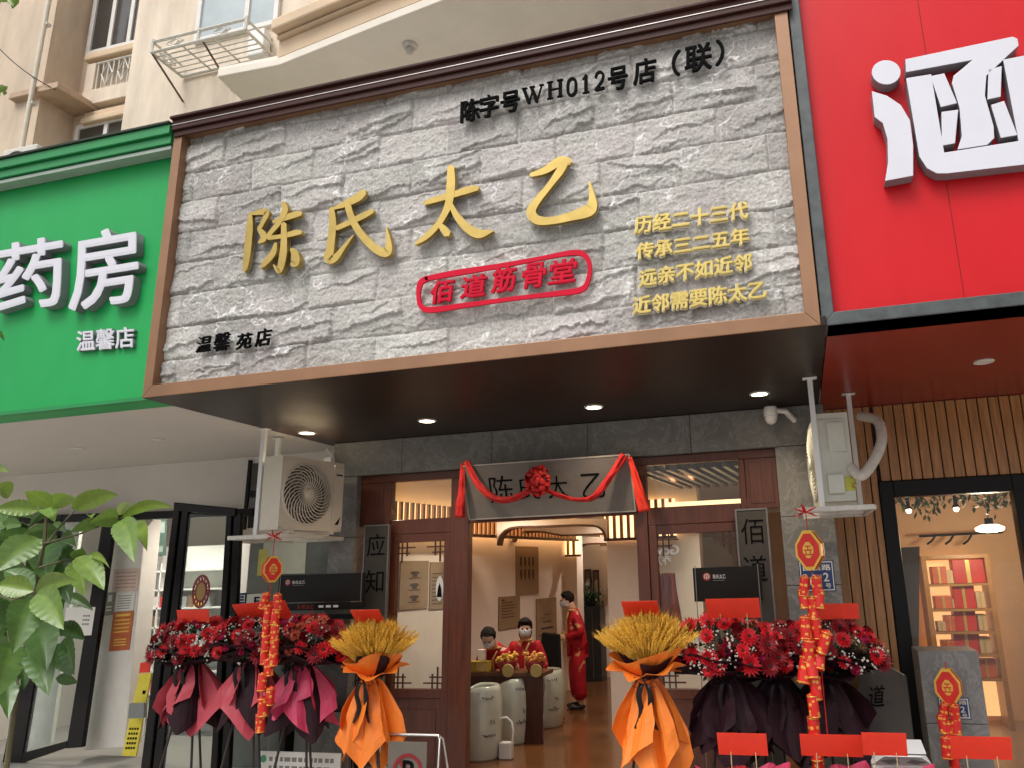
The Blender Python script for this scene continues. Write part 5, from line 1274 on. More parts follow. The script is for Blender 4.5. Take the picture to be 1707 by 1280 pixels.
bm = BM(); tube(bm, [at(1532, 893, Y=5.9), at(1672, 886, Y=5.9)], .018, 6); 
for px in (1560, 1590, 1620): tube(bm, [at(px, 890, Y=5.9), at(px-6, 900, Y=5.85), at(px-14, 906, Y=5.8)], .014, 6)
obj('rail', bm, blackm, tb)
# ------------------------------------------------------------------ people
skinm = mat('skin', (.56, .34, .24), .5, var=.06, scale=10, sss=.15)
hairm = mat('black_hair', (.010, .007, .006), .75, var=.3, scale=40, spec=.15, bump=.6, bscale=60)
suit = mat('red_silk_uniform', (.36, .010, .018), .72, var=.3, scale=7, spec=.2, bump=.5, bscale=16)
def embroider(m):
    t = m.node_tree; b = t.nodes['Principled BSDF']; L = t.links.new; src = b.inputs['Base Color'].links[0].from_socket
    tc = t.nodes.new('ShaderNodeTexCoord'); n = t.nodes.new('ShaderNodeTexNoise'); n.inputs['Scale'].default_value = 4.5; n.inputs['Detail'].default_value = 6; n.inputs['Distortion'].default_value = 1.2; L(tc.outputs['Object'], n.inputs['Vector'])
    r = t.nodes.new('ShaderNodeMapRange'); r.inputs[1].default_value = .60; r.inputs[2].default_value = .64; L(n.outputs[0], r.inputs[0])
    x = t.nodes.new('ShaderNodeMixRGB'); L(r.outputs[0], x.inputs[0]); L(src, x.inputs[1]); x.inputs[2].default_value = (.50, .27, .12, 1); L(x.outputs[0], b.inputs['Base Color'])
embroider(suit)
trimg = mat('gold_trim', (.55, .36, .12), .5, var=.2, scale=20)
maskm = mat('face_mask', (.50, .54, .56), .7, var=.03)
shoem = mat('black_shoe', (.012, .012, .012), .4)
def person(label, loc, rz, pose, group=None):
    """pose gives elbows, wrists, knees, ankles and head tilt in a frame facing -Y, metres above the seat or floor"""
    t = thing('person', label, 'person', loc, group); t.rotation_euler = (0, 0, rz)
    hz = pose['hip']; ln_ = pose.get('lean', 0); N = []; E = []
    def add(p, r, prev=None):
        N.append((*p, *(r if isinstance(r, tuple) else (r, r)))); 
        if prev is not None: E.append((prev, len(N)-1))
        return len(N)-1
    yl = lambda dz: -ln_*dz
    pel = add((0, 0, hz), (.145, .105)); sp = add((0, yl(.2), hz+.2), (.13, .10), pel); ch = add((0, yl(.40), hz+.40), (.155, .105), sp)
    nb = add((0, yl(.52), hz+.52), (.075, .065), ch); nk = add((0, yl(.57)-.01, hz+.56), (.056, .060), nb)
    ht = pose.get('head', .1); hy = yl(.6)
    j = add((0, hy-.02-ht*.2, hz+.60), (.078, .088), nk); hd = add((0, hy-.03-ht*.45, hz+.675), (.092, .108), j); tp = add((0, hy-.02-ht*.6, hz+.76), (.070, .085), hd)
    J = {}
    for s in (-1, 1):
        sh = add((s*.165, yl(.46), hz+.46), .062, ch); e = pose['elbow'][0 if s < 0 else 1]; w = pose['wrist'][0 if s < 0 else 1]
        e = Vector(e); w = Vector(w); shv = Vector(N[sh][:3])
        m1 = add(shv.lerp(e, .5), .048, sh); el = add(e, .042, m1); m2 = add(e.lerp(w, .5), .036, el); wr = add(w, .026, m2)
        d = (w-e).normalized(); side = Vector(pose.get('palm', (s*-.3, -.2, .9))); side = (side-d*side.dot(d)).normalized(); nrm = d.cross(side)
        pm = add(w+d*.05, (.030, .022), wr)
        for k, L in enumerate((.055, .066, .062, .048)):
            b = w+d*.075+side*(.027-.018*k); f1 = add(b, .0095, pm); f2 = add(b+d*L*.6+nrm*.012, .0085, f1); add(b+d*L+nrm*.034, .007, f2)
        th = add(w+d*.025+side*.036, .011, pm); add(w+d*.06+side*.058+nrm*.02, .009, th)
        hp = add((s*.085, yl(0), hz-.03), .088, pel); kn = Vector(pose['knee'][0 if s < 0 else 1]); an = Vector(pose['ankle'][0 if s < 0 else 1])
        hv = Vector(N[hp][:3]); q1 = add(hv.lerp(kn, .5), .078, hp); k_ = add(kn, .058, q1); q2 = add(kn.lerp(an, .4), .056, k_); a_ = add(an, .038, q2)
        hl = add(an+Vector((0, .0, -.045)), .036, a_); add(an+Vector((s*.01, -.16, -.06)), (.040, .028), hl)
        J[s] = (shv, e, w, hv, kn, an)
    body = skin('body', N, E, skinm, t, 2, local=True)
    # face
    hc = Vector((0, hy-.03-ht*.45, hz+.68)); fwd_ = Vector((0, -1, -ht*.9)).normalized(); upv = Vector((1, 0, 0)).cross(fwd_); upv = -upv if upv.z < 0 else upv
    F = lambda x, u, f: hc+Vector((x, 0, 0))+upv*u+fwd_*f
    bm = BM()
    for s in (-1, 1): bmesh.ops.create_uvsphere(bm, u_segments=10, v_segments=6, radius=.012, matrix=Matrix.Translation(F(s*.032, .015, .088)))
    obj('eyes', bm, blackink, t, local=True, smooth='all')
    bm = BM()
    for s in (-1, 1):
        bmesh.ops.create_uvsphere(bm, u_segments=10, v_segments=6, radius=.026, matrix=Matrix.Translation(F(s*.082, -.005, .0)) @ Matrix.Diagonal((.35, .7, 1.2, 1)))
    tube(bm, [F(0, .02, .085), F(0, -.008, .108), F(0, -.02, .104)], [.008, .013, .010], 8)
    obj('nose_and_ears', bm, skinm, t, local=True, smooth='all')
    bm = BM(); n = 14; rows = []
    for i in range(9):
        v = i/8; row = []
        for k in range(n+1):
            a = (k/n-.5)*R_(170); row.append(bm.verts.new(F(.088*math.sin(a)*(1-.25*v), .005-.085*v, .105*math.cos(a)*(1+.18*math.sin(PI*v)*math.cos(a))-.012)))
        rows.append(row)
    for A, B in zip(rows, rows[1:]):
        for k in range(n): bm.faces.new((A[k], A[k+1], B[k+1], B[k]))
    m_ = obj('face_mask', bm, maskm, t, local=True, smooth='all', noflip=True); m_.modifiers.new('t', 'SOLIDIFY').thickness = .004
    bm = BM(); bmesh.ops.create_icosphere(bm, subdivisions=4, radius=1)
    for v in bm.verts:
        p = v.co.copy(); dd = p.normalized(); q = Vector((dd.x*.098, dd.y*.117, dd.z*.103))*(1+.10*mnoise.noise(dd*5)+.05*mnoise.noise(Vector((dd.x*30, dd.y*30, dd.z*5))))
        loc_ = Vector((q.x, 0, 0))+upv*(q.z+.045)+(-fwd_)*(q.y+.012)
        front = -dd.y
        if front > .25: loc_ += upv*.055*max(0, min(1, (front-.25)/.4))*max(0, min(1, (.62-dd.z)/.5))-fwd_*.03*max(0, min(1, (front-.25)/.4))*max(0, min(1, (.5-dd.z)/.5))
        if dd.z < -.25: loc_ = loc_-upv*pose.get('hair', 0)*(0 if front > 0 else 1)*abs(dd.z)
        v.co = hc+loc_
    obj('hair', bm, hairm, t, local=True, smooth='all')
    # jacket: torso and sleeves
    N, E = [], []
    g_ = pose.get('girth', 1); c0 = add((0, yl(-.08), hz-.16), (.185*g_, .150*g_)); c1 = add((0, yl(.1), hz+.1), (.165*g_, .138*g_), c0); c2 = add((0, yl(.38), hz+.38), (.185*g_, .138*g_), c1); c3 = add((0, yl(.50), hz+.49), (.105, .09), c2); c4 = add((0, yl(.58)-.02, hz+.575), (.080, .084), c3)
    for s in (-1, 1):
        shv, e, w, hv, kn, an = J[s]
        a = add(shv, .085, c2); b = add(shv.lerp(e, .5), .080, a); c = add(e, .076, b); d = add(e.lerp(w, .55), .070, c); add(e.lerp(w, .88), .058, d)
    jk = skin('jacket', N, E, suit, t, 2, local=True)
    bm = BM(); tube(bm, [(s*.055 if i == 0 else 0, yl(.5-.1*i)-(.10 if i == 0 else .128+.004*i), hz+.50-.1*i) for i in range(6) for s in ([1])], .012, 6)
    tube(bm, [(.088*math.sin(a), yl(.53)-.012-.075*math.cos(a), hz+.535) for a in [R_(-150)+R_(300)*k/16 for k in range(17)]], .015, 6)
    for s in (-1, 1):
        shv, e, w, hv, kn, an = J[s]; p = e.lerp(w, .9); d = (w-e).normalized(); u, v = frame_of(d); tube(bm, [p+(u*math.cos(a)+v*math.sin(a))*.058 for a in [2*PI*k/14 for k in range(15)]], .010, 6)
    obj('gold_piping', bm, trimg, jk, local=True, smooth='all')
    N, E = [], []
    p0_ = add((0, 0, hz-.02), (.150, .115))
    for s in (-1, 1):
        shv, e, w, hv, kn, an = J[s]
        a = add(hv+Vector((0, 0, -.02)), .10, p0_); b = add(hv.lerp(kn, .55), .105*g_, a); c = add(kn, .096*g_, b); d = add(kn.lerp(an, .5), .094*g_, c); add(kn.lerp(an, .95), .098*g_, d)
    skin('trousers', N, E, suit, t, 2, local=True)
    bm = BM()
    for s in (-1, 1):
        an = J[s][5]; M_ = Matrix.Translation(an+Vector((s*.005, -.06, -.062))) @ Matrix.Diagonal((.055, .135, .045, 1)); bmesh.ops.create_uvsphere(bm, u_segments=14, v_segments=8, radius=1, matrix=M_)
    obj('shoes', bm, shoem, t, local=True, smooth='all')
    return t
q = at(965, 1180, Z=0); HSC = 1
person('person in a red silk uniform and face mask standing with hands clasped inside the shop', (q.x, q.y, 0), R_(-62),
       dict(hip=.92, lean=.10, head=.16, girth=1.26, hair=.03, elbow=[(-.24, .02, 1.12), (.24, .02, 1.12)], wrist=[(-.05, -.22, 1.06), (.05, -.23, 1.04)], knee=[(-.10, -.02, .48), (.10, -.02, .48)], ankle=[(-.10, .02, .10), (.10, .02, .10)], palm=(0, -.3, .9)))
SEAT = dict(elbow=None)
def seated(label, px, py, Y, rz, lean, head, hair):
    q = at(px, py, Y=Y); hip = q.z-.80
    person(label, (q.x, q.y, 0), rz, dict(hip=hip, lean=lean, head=head, hair=hair, elbow=[(-.25, -.06, hip+.18), (.25, -.06, hip+.18)], wrist=[(-.12, -.32, hip+.22), (.12, -.32, hip+.22)],
           knee=[(-.13, -.44, hip-.02), (.13, -.44, hip-.02)], ankle=[(-.13, -.42, max(.1, hip-.46)), (.13, -.42, max(.1, hip-.46))]))
    bm = BM(); 
    for sx in (-1, 1):
        for sy in (-1, 1): tube(bm, [(q.x+sx*.15, q.y+sy*.13, 0), (q.x+sx*.13, q.y+sy*.11, hip-.14)], .016, 6)
    s = thing('stool', 'wooden stool under the '+label.split(' in ')[0], 'stool', (q.x, q.y, 0))
    obj('legs', bm, walnut, s); bm = BM(); box(bm, q.x-.18, q.x+.18, q.y-.16, q.y+.16, hip-.139, hip-.10); obj('seat', bm, walnut, s, bevel=.01)
seated('seated person with short hair bowing over the desk in a red uniform', 828, 1042, 4.75, R_(12), .32, .75, .02)
seated('seated person with long tied hair facing right in a red uniform', 876, 1031, 4.9, R_(18), .08, .12, .14)

# desk with things on it
dq0, dq1 = at(770, 1130, Y=4.35), at(905, 1130, Y=4.35); zd = at(840, 1118, Y=4.35).z
dk = thing('reception_desk', 'dark reception desk behind the white ceramic urns', 'desk', ((dq0.x+dq1.x)/2, 4.35, 0))
bm = BM(); box(bm, dq0.x-.2, dq1.x+.05, 4.22, 4.62, zd-.05, zd); obj('desktop', bm, walnut, dk, bevel=.006)
bm = BM(); box(bm, dq0.x-.17, dq1.x+.02, 4.26, 4.30, 0, zd-.051); obj('front_panel', bm, mahod, dk)
def pt(px, py, Y): return at(px, py, Y=Y)
q = pt(800, 1116, 4.30); t = thing('yellow_box', 'mustard yellow box at the left end of the reception desk', 'box', (q.x, q.y, zd))
bm = BM(); box(bm, q.x-.16, q.x+.13, 4.24, 4.38, zd+.002, zd+.13); obj('carton', bm, mat('mustard_box', (.40, .27, .03), .5), t, bevel=.005)
bm = BM(); box(bm, q.x-.02, q.x+.13, 4.237, 4.2395, zd+.02, zd+.11); obj('print', bm, trimg, t)
q = pt(803, 1085, 4.42); t = thing('paper_holder', 'white upright paper holder on the reception desk', 'holder', (q.x, q.y, zd))
bm = BM(); box(bm, q.x-.05, q.x+.05, 4.40, 4.46, zd+.002, zd+.26); obj('sleeve', bm, paper, t, bevel=.006)
bm = BM(); box(bm, q.x-.06, q.x+.06, 4.39, 4.399, zd+.002, zd+.03); obj('lip', bm, paper, t)
rnd = random.Random(9)
for k, (px, py) in enumerate(((846, 1092), (892, 1092))):
    q = pt(px, py, 4.30); t = thing('flower_basket', ('red basket of yellow pompom flowers with gold disc, nearer the yellow box on the desk', 'red basket of orange and yellow pompom flowers at the right end of the desk')[k], 'basket', (q.x, q.y, zd))
    bm = BM(); lathe(bm, [(0, 0), (.09, 0), (.13, .10), (.12, .13), (0, .12)], 18, Matrix.Translation((q.x, 4.3, zd+.003))); obj('basket', bm, redlac, t, smooth=True)
    bm = BM()
    for i in range(46):
        a = rnd.uniform(0, 2*PI); r = .14*math.sqrt(rnd.random()); c = Vector((q.x+r*math.cos(a), 4.3+r*.7*math.sin(a), zd+.13+rnd.uniform(0, .09)))
        bmesh.ops.create_icosphere(bm, subdivisions=1, radius=rnd.uniform(.018, .034), matrix=Matrix.Translation(c))
    obj('pompoms', bm, mat('yellow_pompom', (.62, .36, .05), .7, var=.3, scale=25) if k == 0 else mat('orange_pompom', (.62, .26, .05), .7, var=.3, scale=25), t)
    bm = BM(); lathe(bm, [(0, .012), (.075, .01), (.08, 0), (0, 0)], 24, Matrix.Translation((q.x+.06, 4.17, zd+.03)) @ Matrix.Rotation(R_(90), 4, 'X') @ Matrix.Translation((0, 0, 0))); obj('gold_disc', bm, mat('gold_paper', (.42, .30, .10), .5), t)
# office chair and cabinet further back
q = at(905, 1090, Y=5.6); t = thing('office_chair', 'black high-backed office chair between the seated and the standing person', 'chair', (q.x, 5.6, 0))
bm = BM(); box(bm, q.x-.22, q.x+.22, 5.5, 5.9, .45, .52); obj('seat', bm, blackm, t, bevel=.02)
bm = BM(); prism(bm, [(q.x-.2, 5.82, .55), (q.x+.2, 5.82, .55), (q.x+.16, 5.9, 1.15), (q.x-.12, 5.9, 1.18)], (0, .06, 0)); obj('backrest', bm, blackm, t, bevel=.02)
bm = BM(); tube(bm, [(q.x, 5.7, .05), (q.x, 5.7, .45)], .03, 8)
for k in range(5): tube(bm, [(q.x, 5.7, .07), (q.x+.28*math.cos(k*1.257), 5.7+.28*math.sin(k*1.257), .03)], .02, 6)
obj('base', bm, blackm, t)
bm = BM(); x0, x1, z0, z1 = rect(bm, 963, 1010, 1002, 1150, 9.4, 9.8); bm.free()
t = thing('dark_cabinet', 'dark cabinet under the three framed pictures at the back of the shop', 'cabinet', ((x0+x1)/2, 9.5, 0))
bm = BM(); box(bm, x0, x1, 9.4, 9.8, 0, z1); obj('carcass', bm, mat('charcoal_cabinet', (.02, .018, .018), .4), t, bevel=.01)
bm = BM(); 
for f in (.33, .66): box(bm, x0+(x1-x0)*f-.006, x0+(x1-x0)*f+.006, 9.392, 9.399, .05, z1-.05)
obj('door_gap', bm, mat('grey_seam', (.12, .11, .1), .5), t)
pl_ = thing('potted_plant', 'bushy green plant on the dark cabinet at the back of the shop', 'plant', ((x0+x1)/2, 9.55, z1))
bm = BM(); rnd = random.Random(4)
for k in range(260):
    p = Vector(((x0+x1)/2+rnd.gauss(0, .14), 9.55+rnd.gauss(0, .08), z1+.16+rnd.gauss(0, .09))); p.z = max(p.z, z1+.02); d = Vector((rnd.gauss(0, 1), rnd.gauss(0, 1), rnd.gauss(.2, 1))).normalized(); u, w = frame_of(d); s = rnd.uniform(.03, .06)
    bm.faces.new([bm.verts.new(v) for v in (p, p+d*s+u*s*.4, p+d*s*2, p+d*s-u*s*.4)])
obj('foliage', bm, mat('indoor_leaf', (.02, .06, .02), .5, var=.3), pl_, noflip=True)
bm = BM(); lathe(bm, [(0, 0), (.09, 0), (.11, .1), (.1, .11), (0, .1)], 14, Matrix.Translation(((x0+x1)/2, 9.55, z1+.002))); obj('pot', bm, blackm, pl_, smooth=True)

# ceramic urns
glaze = mat('celadon_glaze', (.50, .52, .43), .18, var=.06, scale=3, coat=.5)
bluew = mat('dark_brush_marks', (.035, .03, .03), .5)
UL = ['white ceramic urn nearest the doorway, partly behind the timber jamb', 'white ceramic urn in the middle with a coiled white hose at its side', 'white ceramic urn farthest inside, sloping rim towards the standing person']
for k, (cx, by, hw, ty) in enumerate(((802, 1270, 33, 1141), (857, 1243, 30, 1128), (908, 1216, 33, 1115))):
    q = at(cx, by-8, Z=0); zc = at(cx, ty, Y=q.y).z; r = abs(at(cx+hw, by, Y=q.y).x-at(cx-hw, by, Y=q.y).x)/2
    t = thing('ceramic_urn', UL[k], 'urn', (q.x, q.y, 0), 'white ceramic urns in a row')
    H = zc; prof = [(0, .0), (r*.86, .0), (r*.90, .03*H), (r*.97, .3*H), (r*1.0, .55*H), (r*.98, .78*H), (r*.90, .93*H), (r*.84, H), (r*.78, H+.004), (r*.76, H-.03), (r*.86, .8*H), (r*.88, .3*H), (0, .12*H)]
    bm = BM(); lathe(bm, prof, 40)
    for v in bm.verts:
        if v.co.z > .88*H:
            a = math.atan2(v.co.y, v.co.x); v.co.z -= .10*H*max(0, math.cos(a-R_(200)))**2*((v.co.z-.88*H)/(.12*H))
    obj('vessel', bm, glaze, t, local=True, smooth='all')
    bm = BM(); rnd = random.Random(k+1)
    for (a0, zc_, n, sz) in ((-62, .85, 5, .022), (-58, .34, 5, .032), (-40, .52, 2, .035)):
        for i in range(n):
            a = R_(a0+i*7); rr = r*1.004*(1.0 if zc_ < .8 else .97)
            p = Vector((rr*math.cos(a), rr*math.sin(a), zc_*H)); tg = Vector((-math.sin(a), math.cos(a), 0))
            tube(bm, [p+tg*rnd.uniform(-sz, 0)*.6+Vector((0, 0, rnd.uniform(0, sz))), p+tg*rnd.uniform(-.2, .4)*sz, p+tg*sz*.5+Vector((0, 0, -rnd.uniform(0, sz)))], .005, 5)
    obj('brush_marks', bm, bluew, t, local=True)
    if k < 2:
        hb = thing('control_box', ('white control box with hose loop between the first and second urns', 'white control box with hose loop between the second and third urns')[k], 'box', (q.x+r*1.3, q.y-.02, 0))
        bm = BM(); box(bm, -.075, .075, -.05, .05, .002, .18); obj('case', bm, offwhite, hb, local=True, bevel=.012)
        bm = BM(); tube(bm, [(-.10, 0, .40), (-.06, 0, .43), (.0, .01, .435), (.06, .01, .39), (.085, .0, .30), (.075, 0, .20), (.05, 0, .15)], .012, 8); obj('hose', bm, whitem, hb, local=True, smooth=True)
# ------------------------------------------------------------------ flower stands
petal = mat('red_petal', (.62, .008, .018), .55, var=.3, scale=30)
petald = mat('dark_red_petal', (.26, .006, .014), .6, var=.3, scale=30)
petalo = mat('coral_petal', (.55, .09, .05), .55, var=.25, scale=30)
petalp = mat('pink_bud', (.55, .04, .13), .5, var=.25, scale=30)
seedm = mat('flower_eye', (.035, .012, .01), .8)
leafm = mat('dark_bouquet_leaf', (.022, .045, .020), .5, var=.4, scale=20)
palef = mat('pale_filler_flower', (.52, .50, .44), .6, var=.15, scale=30)
pinkpaper = mat('pink_wrap_paper', (.58, .050, .125), .5, var=.12, scale=3)
rosepaper = mat('dusty_rose_paper', (.52, .06, .085), .55, var=.12, scale=3)
darkpaper = mat('dark_plum_paper', (.022, .006, .010), .6, var=.3, scale=3, spec=.2)
orangepaper = mat('orange_wrap_paper', (.80, .20, .020), .5, var=.08, scale=3)
satin = mat('black_satin_ribbon', (.012, .008, .010), .4, var=.2, spec=.25)
cane = mat('dark_stand_wood', (.03, .018, .014), .5)
def gerbera(m, r=.058, seed=0, layers=3):
    bm = BM(); rnd = random.Random(seed)
    for L in range(layers):
        n = 15-2*L; R = r*(1-.22*L); z = .006*L; lift = .10+.42*L
        for k in range(n):
            a = 2*PI*(k+.5*(L % 2))/n+rnd.uniform(-.07, .07); c, s = math.cos(a), math.sin(a); w = R*.16
            P = [(r*.10, -w*.5, 0), (R*.6, -w, R*.6*lift*.7), (R, 0, R*lift+rnd.uniform(-.005, .005)), (R*.6, w, R*.6*lift*.7), (r*.10, w*.5, 0)]
            bm.faces.new([bm.verts.new((x*c-y*s, x*s+y*c, z+zz)) for x, y, zz in P])
    me = bpy.data.meshes.new('bloom'); nb = len(bm.faces)
    lathe(bm, [(r*.2, .004), (r*.17, .02), (0, .024)], 8)
    bm.to_mesh(me); bm.free(); me.materials.append(m); me.materials.append(seedm)
    for i, p in enumerate(me.polygons): p.material_index = 1 if i >= nb else 0
    return me
def rosebud(m, r=.034):
    bm = BM()
    for L in range(4):
        n = 5; R = r*(.35+.2*L); z0 = -.004*L
        for k in range(n):
            a = 2*PI*(k+.37*L)/n; A = []
            for i in range(4):
                f = i/3; rr = R*(.35+.75*math.sin(f*PI*.55)); A.append([(rr*math.cos(a+d), rr*math.sin(a+d), z0+f*r*1.35-(.15*R*abs(d) if f > .9 else 0)) for d in (-.75, -.38, 0, .38, .75)])
            V = [[bm.verts.new(p) for p in row] for row in A]
            for i in range(3):
                for j in range(4): bm.faces.new((V[i][j], V[i][j+1], V[i+1][j+1], V[i+1][j]))
    me = bpy.data.meshes.new('rosebud'); bm.to_mesh(me); bm.free(); me.materials.append(m); return me
G_RED, G_DARK, G_COR = gerbera(petal), gerbera(petald, .06, 3), gerbera(petalo, .045, 5)
R_PINK, R_DARK = rosebud(petalp), rosebud(petald, .04)
def place(name, me, p, d, parent, s=1, roll=0):
    o = bpy.data.objects.new(name, me); COL.objects.link(o); o.parent = parent
    q = d.to_track_quat('Z', 'Y') @ Quaternion((0, 0, 1), roll); o.rotation_mode = 'QUATERNION'; o.rotation_quaternion = q; o.location = p; o.scale = (s, s, s); return o
def skirt(z0, z1, r0, r1, m, name, parent, seed, waves=5, amp=.06, hem=.16, a0=0, a1=2*PI, sq=(1, .75), n=72):
    """hanging wrap paper: creased cone of paper with a pointed hem"""
    rnd = random.Random(seed); ph = [rnd.uniform(0, 6.28) for _ in range(4)]; bm = BM(); rows = []; K = 12
    for i in range(K+1):
        f = i/K; row = []
        for k in range(n+1):
            t = k/n; a = a0+(a1-a0)*t
            tri = abs(((a*waves/2/PI+ph[0]) % 1)*2-1)
            r = r0+(r1-r0)*(f**.8)+amp*f*((tri-.5)*1.3+.35*math.sin(3*a+ph[1]))+.012*f*mnoise.noise(Vector((a*6, f*4, seed)))
            zz = z0+(z1-z0)*f-hem*f*f*(tri)+.05*f*math.sin(2*a+ph[2])
            row.append(bm.verts.new((r*math.cos(a)*sq[0], r*math.sin(a)*sq[1], zz)))
        rows.append(row)
    for A, B in zip(rows, rows[1:]):
        for k in range(n): bm.faces.new((A[k], A[k+1], B[k+1], B[k]))
    o = obj(name, bm, m, parent, local=True, noflip=True); o.modifiers.new('t', 'SOLIDIFY').thickness = .002
    return o
def sheet_wrap(name, parent, zt, ang, L, W_, flare, m, seed, sq=.8, r0=.06, n=16, K=14):
    """one folded sheet of wrapping paper hanging from the tie, kite-shaped with a crease or two"""
    rnd = random.Random(seed); bm = BM(); rows = []; ck = [(rnd.uniform(-.8, .8), rnd.uniform(.03, .075)*rnd.choice((-1, 1))) for _ in range(4)]; sk = rnd.uniform(-.3, .3); tw = rnd.uniform(-.3, .3)
    for i in range(K+1):
        f = i/K; row = []
        for k in range(n+1):
            u = k/n*2-1; ff = f*(1-.42*abs(u-sk)*.9); half = .05+(W_-.05)*min(1, f*1.5)**.7
            x = u*half+tw*.25*f*f; r = r0+flare*f**1.15-.10*u*u*f
            for c, a in ck: r += a*f**.7*max(0, 1-abs(u-c)/.45)
            r += .012*mnoise.noise(Vector((u*3, f*5, seed)))*(1 if f > .1 else 0)
            z = zt-L*ff-.02*math.sin(u*4+seed)*f
            c_, s_ = math.cos(ang), math.sin(ang); row.append(bm.verts.new((x*c_-(-r)*s_, (x*s_+(-r)*c_)*sq, z)))
        rows.append(row)
    for A, B in zip(rows, rows[1:]):
        for k in range(n): bm.faces.new((A[k], A[k+1], B[k+1], B[k]))
    o = obj(name, bm, m, parent, local=True, noflip=True); o.modifiers.new('t', 'SOLIDIFY').thickness = .002
    return o
def bow(z, y, parent, m, s=1):
    bm = BM()
    for sd in (-1, 1):
        for L, w, dz in ((.10, .03, .05), (.13, .028, -.02)):
            A, B = [], []
            for i in range(13):
                t = i/12*2*PI; x = sd*L*s*(1-math.cos(t))/2; zz = z+dz*s*(1-math.cos(t))/2+.035*s*math.sin(t); A.append(bm.verts.new((x, y-.02-w*s/2, zz))); B.append(bm.verts.new((x, y-.02+w*s/2-.012*math.sin(t/2), zz)))
            for i in range(12): bm.faces.new((A[i], A[i+1], B[i+1], B[i]))
        A, B = [], []
        for i in range(11):
            f = i/10; x = sd*(.02+.05*f+.015*math.sin(f*7)); zz = z-.42*s*f; A.append(bm.verts.new((x-.022, y-.03-.02*math.sin(f*6), zz))); B.append(bm.verts.new((x+.022, y-.035-.02*math.sin(f*6+1), zz-.012)))
        for i in range(10): bm.faces.new((A[i], A[i+1], B[i+1], B[i]))
    o = obj('ribbon_bow', bm, m, parent, local=True, noflip=True, smooth='all'); o.modifiers.new('t', 'SOLIDIFY').thickness = .002
def card(x, y, z, w, h, parent, curl=.6, sticks=1, tilt=0):
    bm = BM(); n = 12; A = []
    for i in range(n+1):
        f = i/n; a = -curl*.9+f*curl*2.2
        A.append([bm.verts.new((x+sx*w/2, y-.5*h*math.sin(a)*.95*curl-.04, z+h*(f-.2)*math.cos(a*.45)+sx*tilt*w/2)) for sx in (-1, 1)])
    for i in range(n): bm.faces.new((A[i][0], A[i][1], A[i+1][1], A[i+1][0]))
    o = obj('red_card', bm, paperred, parent, local=True, noflip=True); o.modifiers.new('t', 'SOLIDIFY').thickness = .003
    bm = BM()
    for k in range(sticks):
        xs = x+(k-(sticks-1)/2)*w*.5; tube(bm, [(xs, y-.02, z-.25), (xs, y-.02, z+.02)], .004, 5)
    obj('card_stick', bm, mat('bamboo_stick', (.5, .38, .2), .6), parent, local=True)
def stand_legs(t, zt, m=cane):
    for k in range(3):
        a = R_(90+120*k); bm = BM(); tube(bm, [(.03*math.cos(a), .03*math.sin(a), zt), (.26*math.cos(a), .26*math.sin(a), 0)], .012, 7); obj('leg', bm, m, t, local=True)
def foliage(bm, n, f, rnd, s0=.05, s1=.11):
    for k in range(n):
        p, d = f(); u, w = frame_of(d); L = rnd.uniform(s0, s1); W_ = L*rnd.uniform(.16, .3); b = w*L*.12
        m1, tip = p+d*L*.5+b, p+d*L-b
        vs = [bm.verts.new(q) for q in (p, m1+u*W_, tip, m1-u*W_, m1-b*.6)]
        bm.faces.new((vs[0], vs[4], vs[1])); bm.faces.new((vs[0], vs[3], vs[4])); bm.faces.new((vs[4], vs[2], vs[1])); bm.faces.new((vs[4], vs[3], vs[2]))
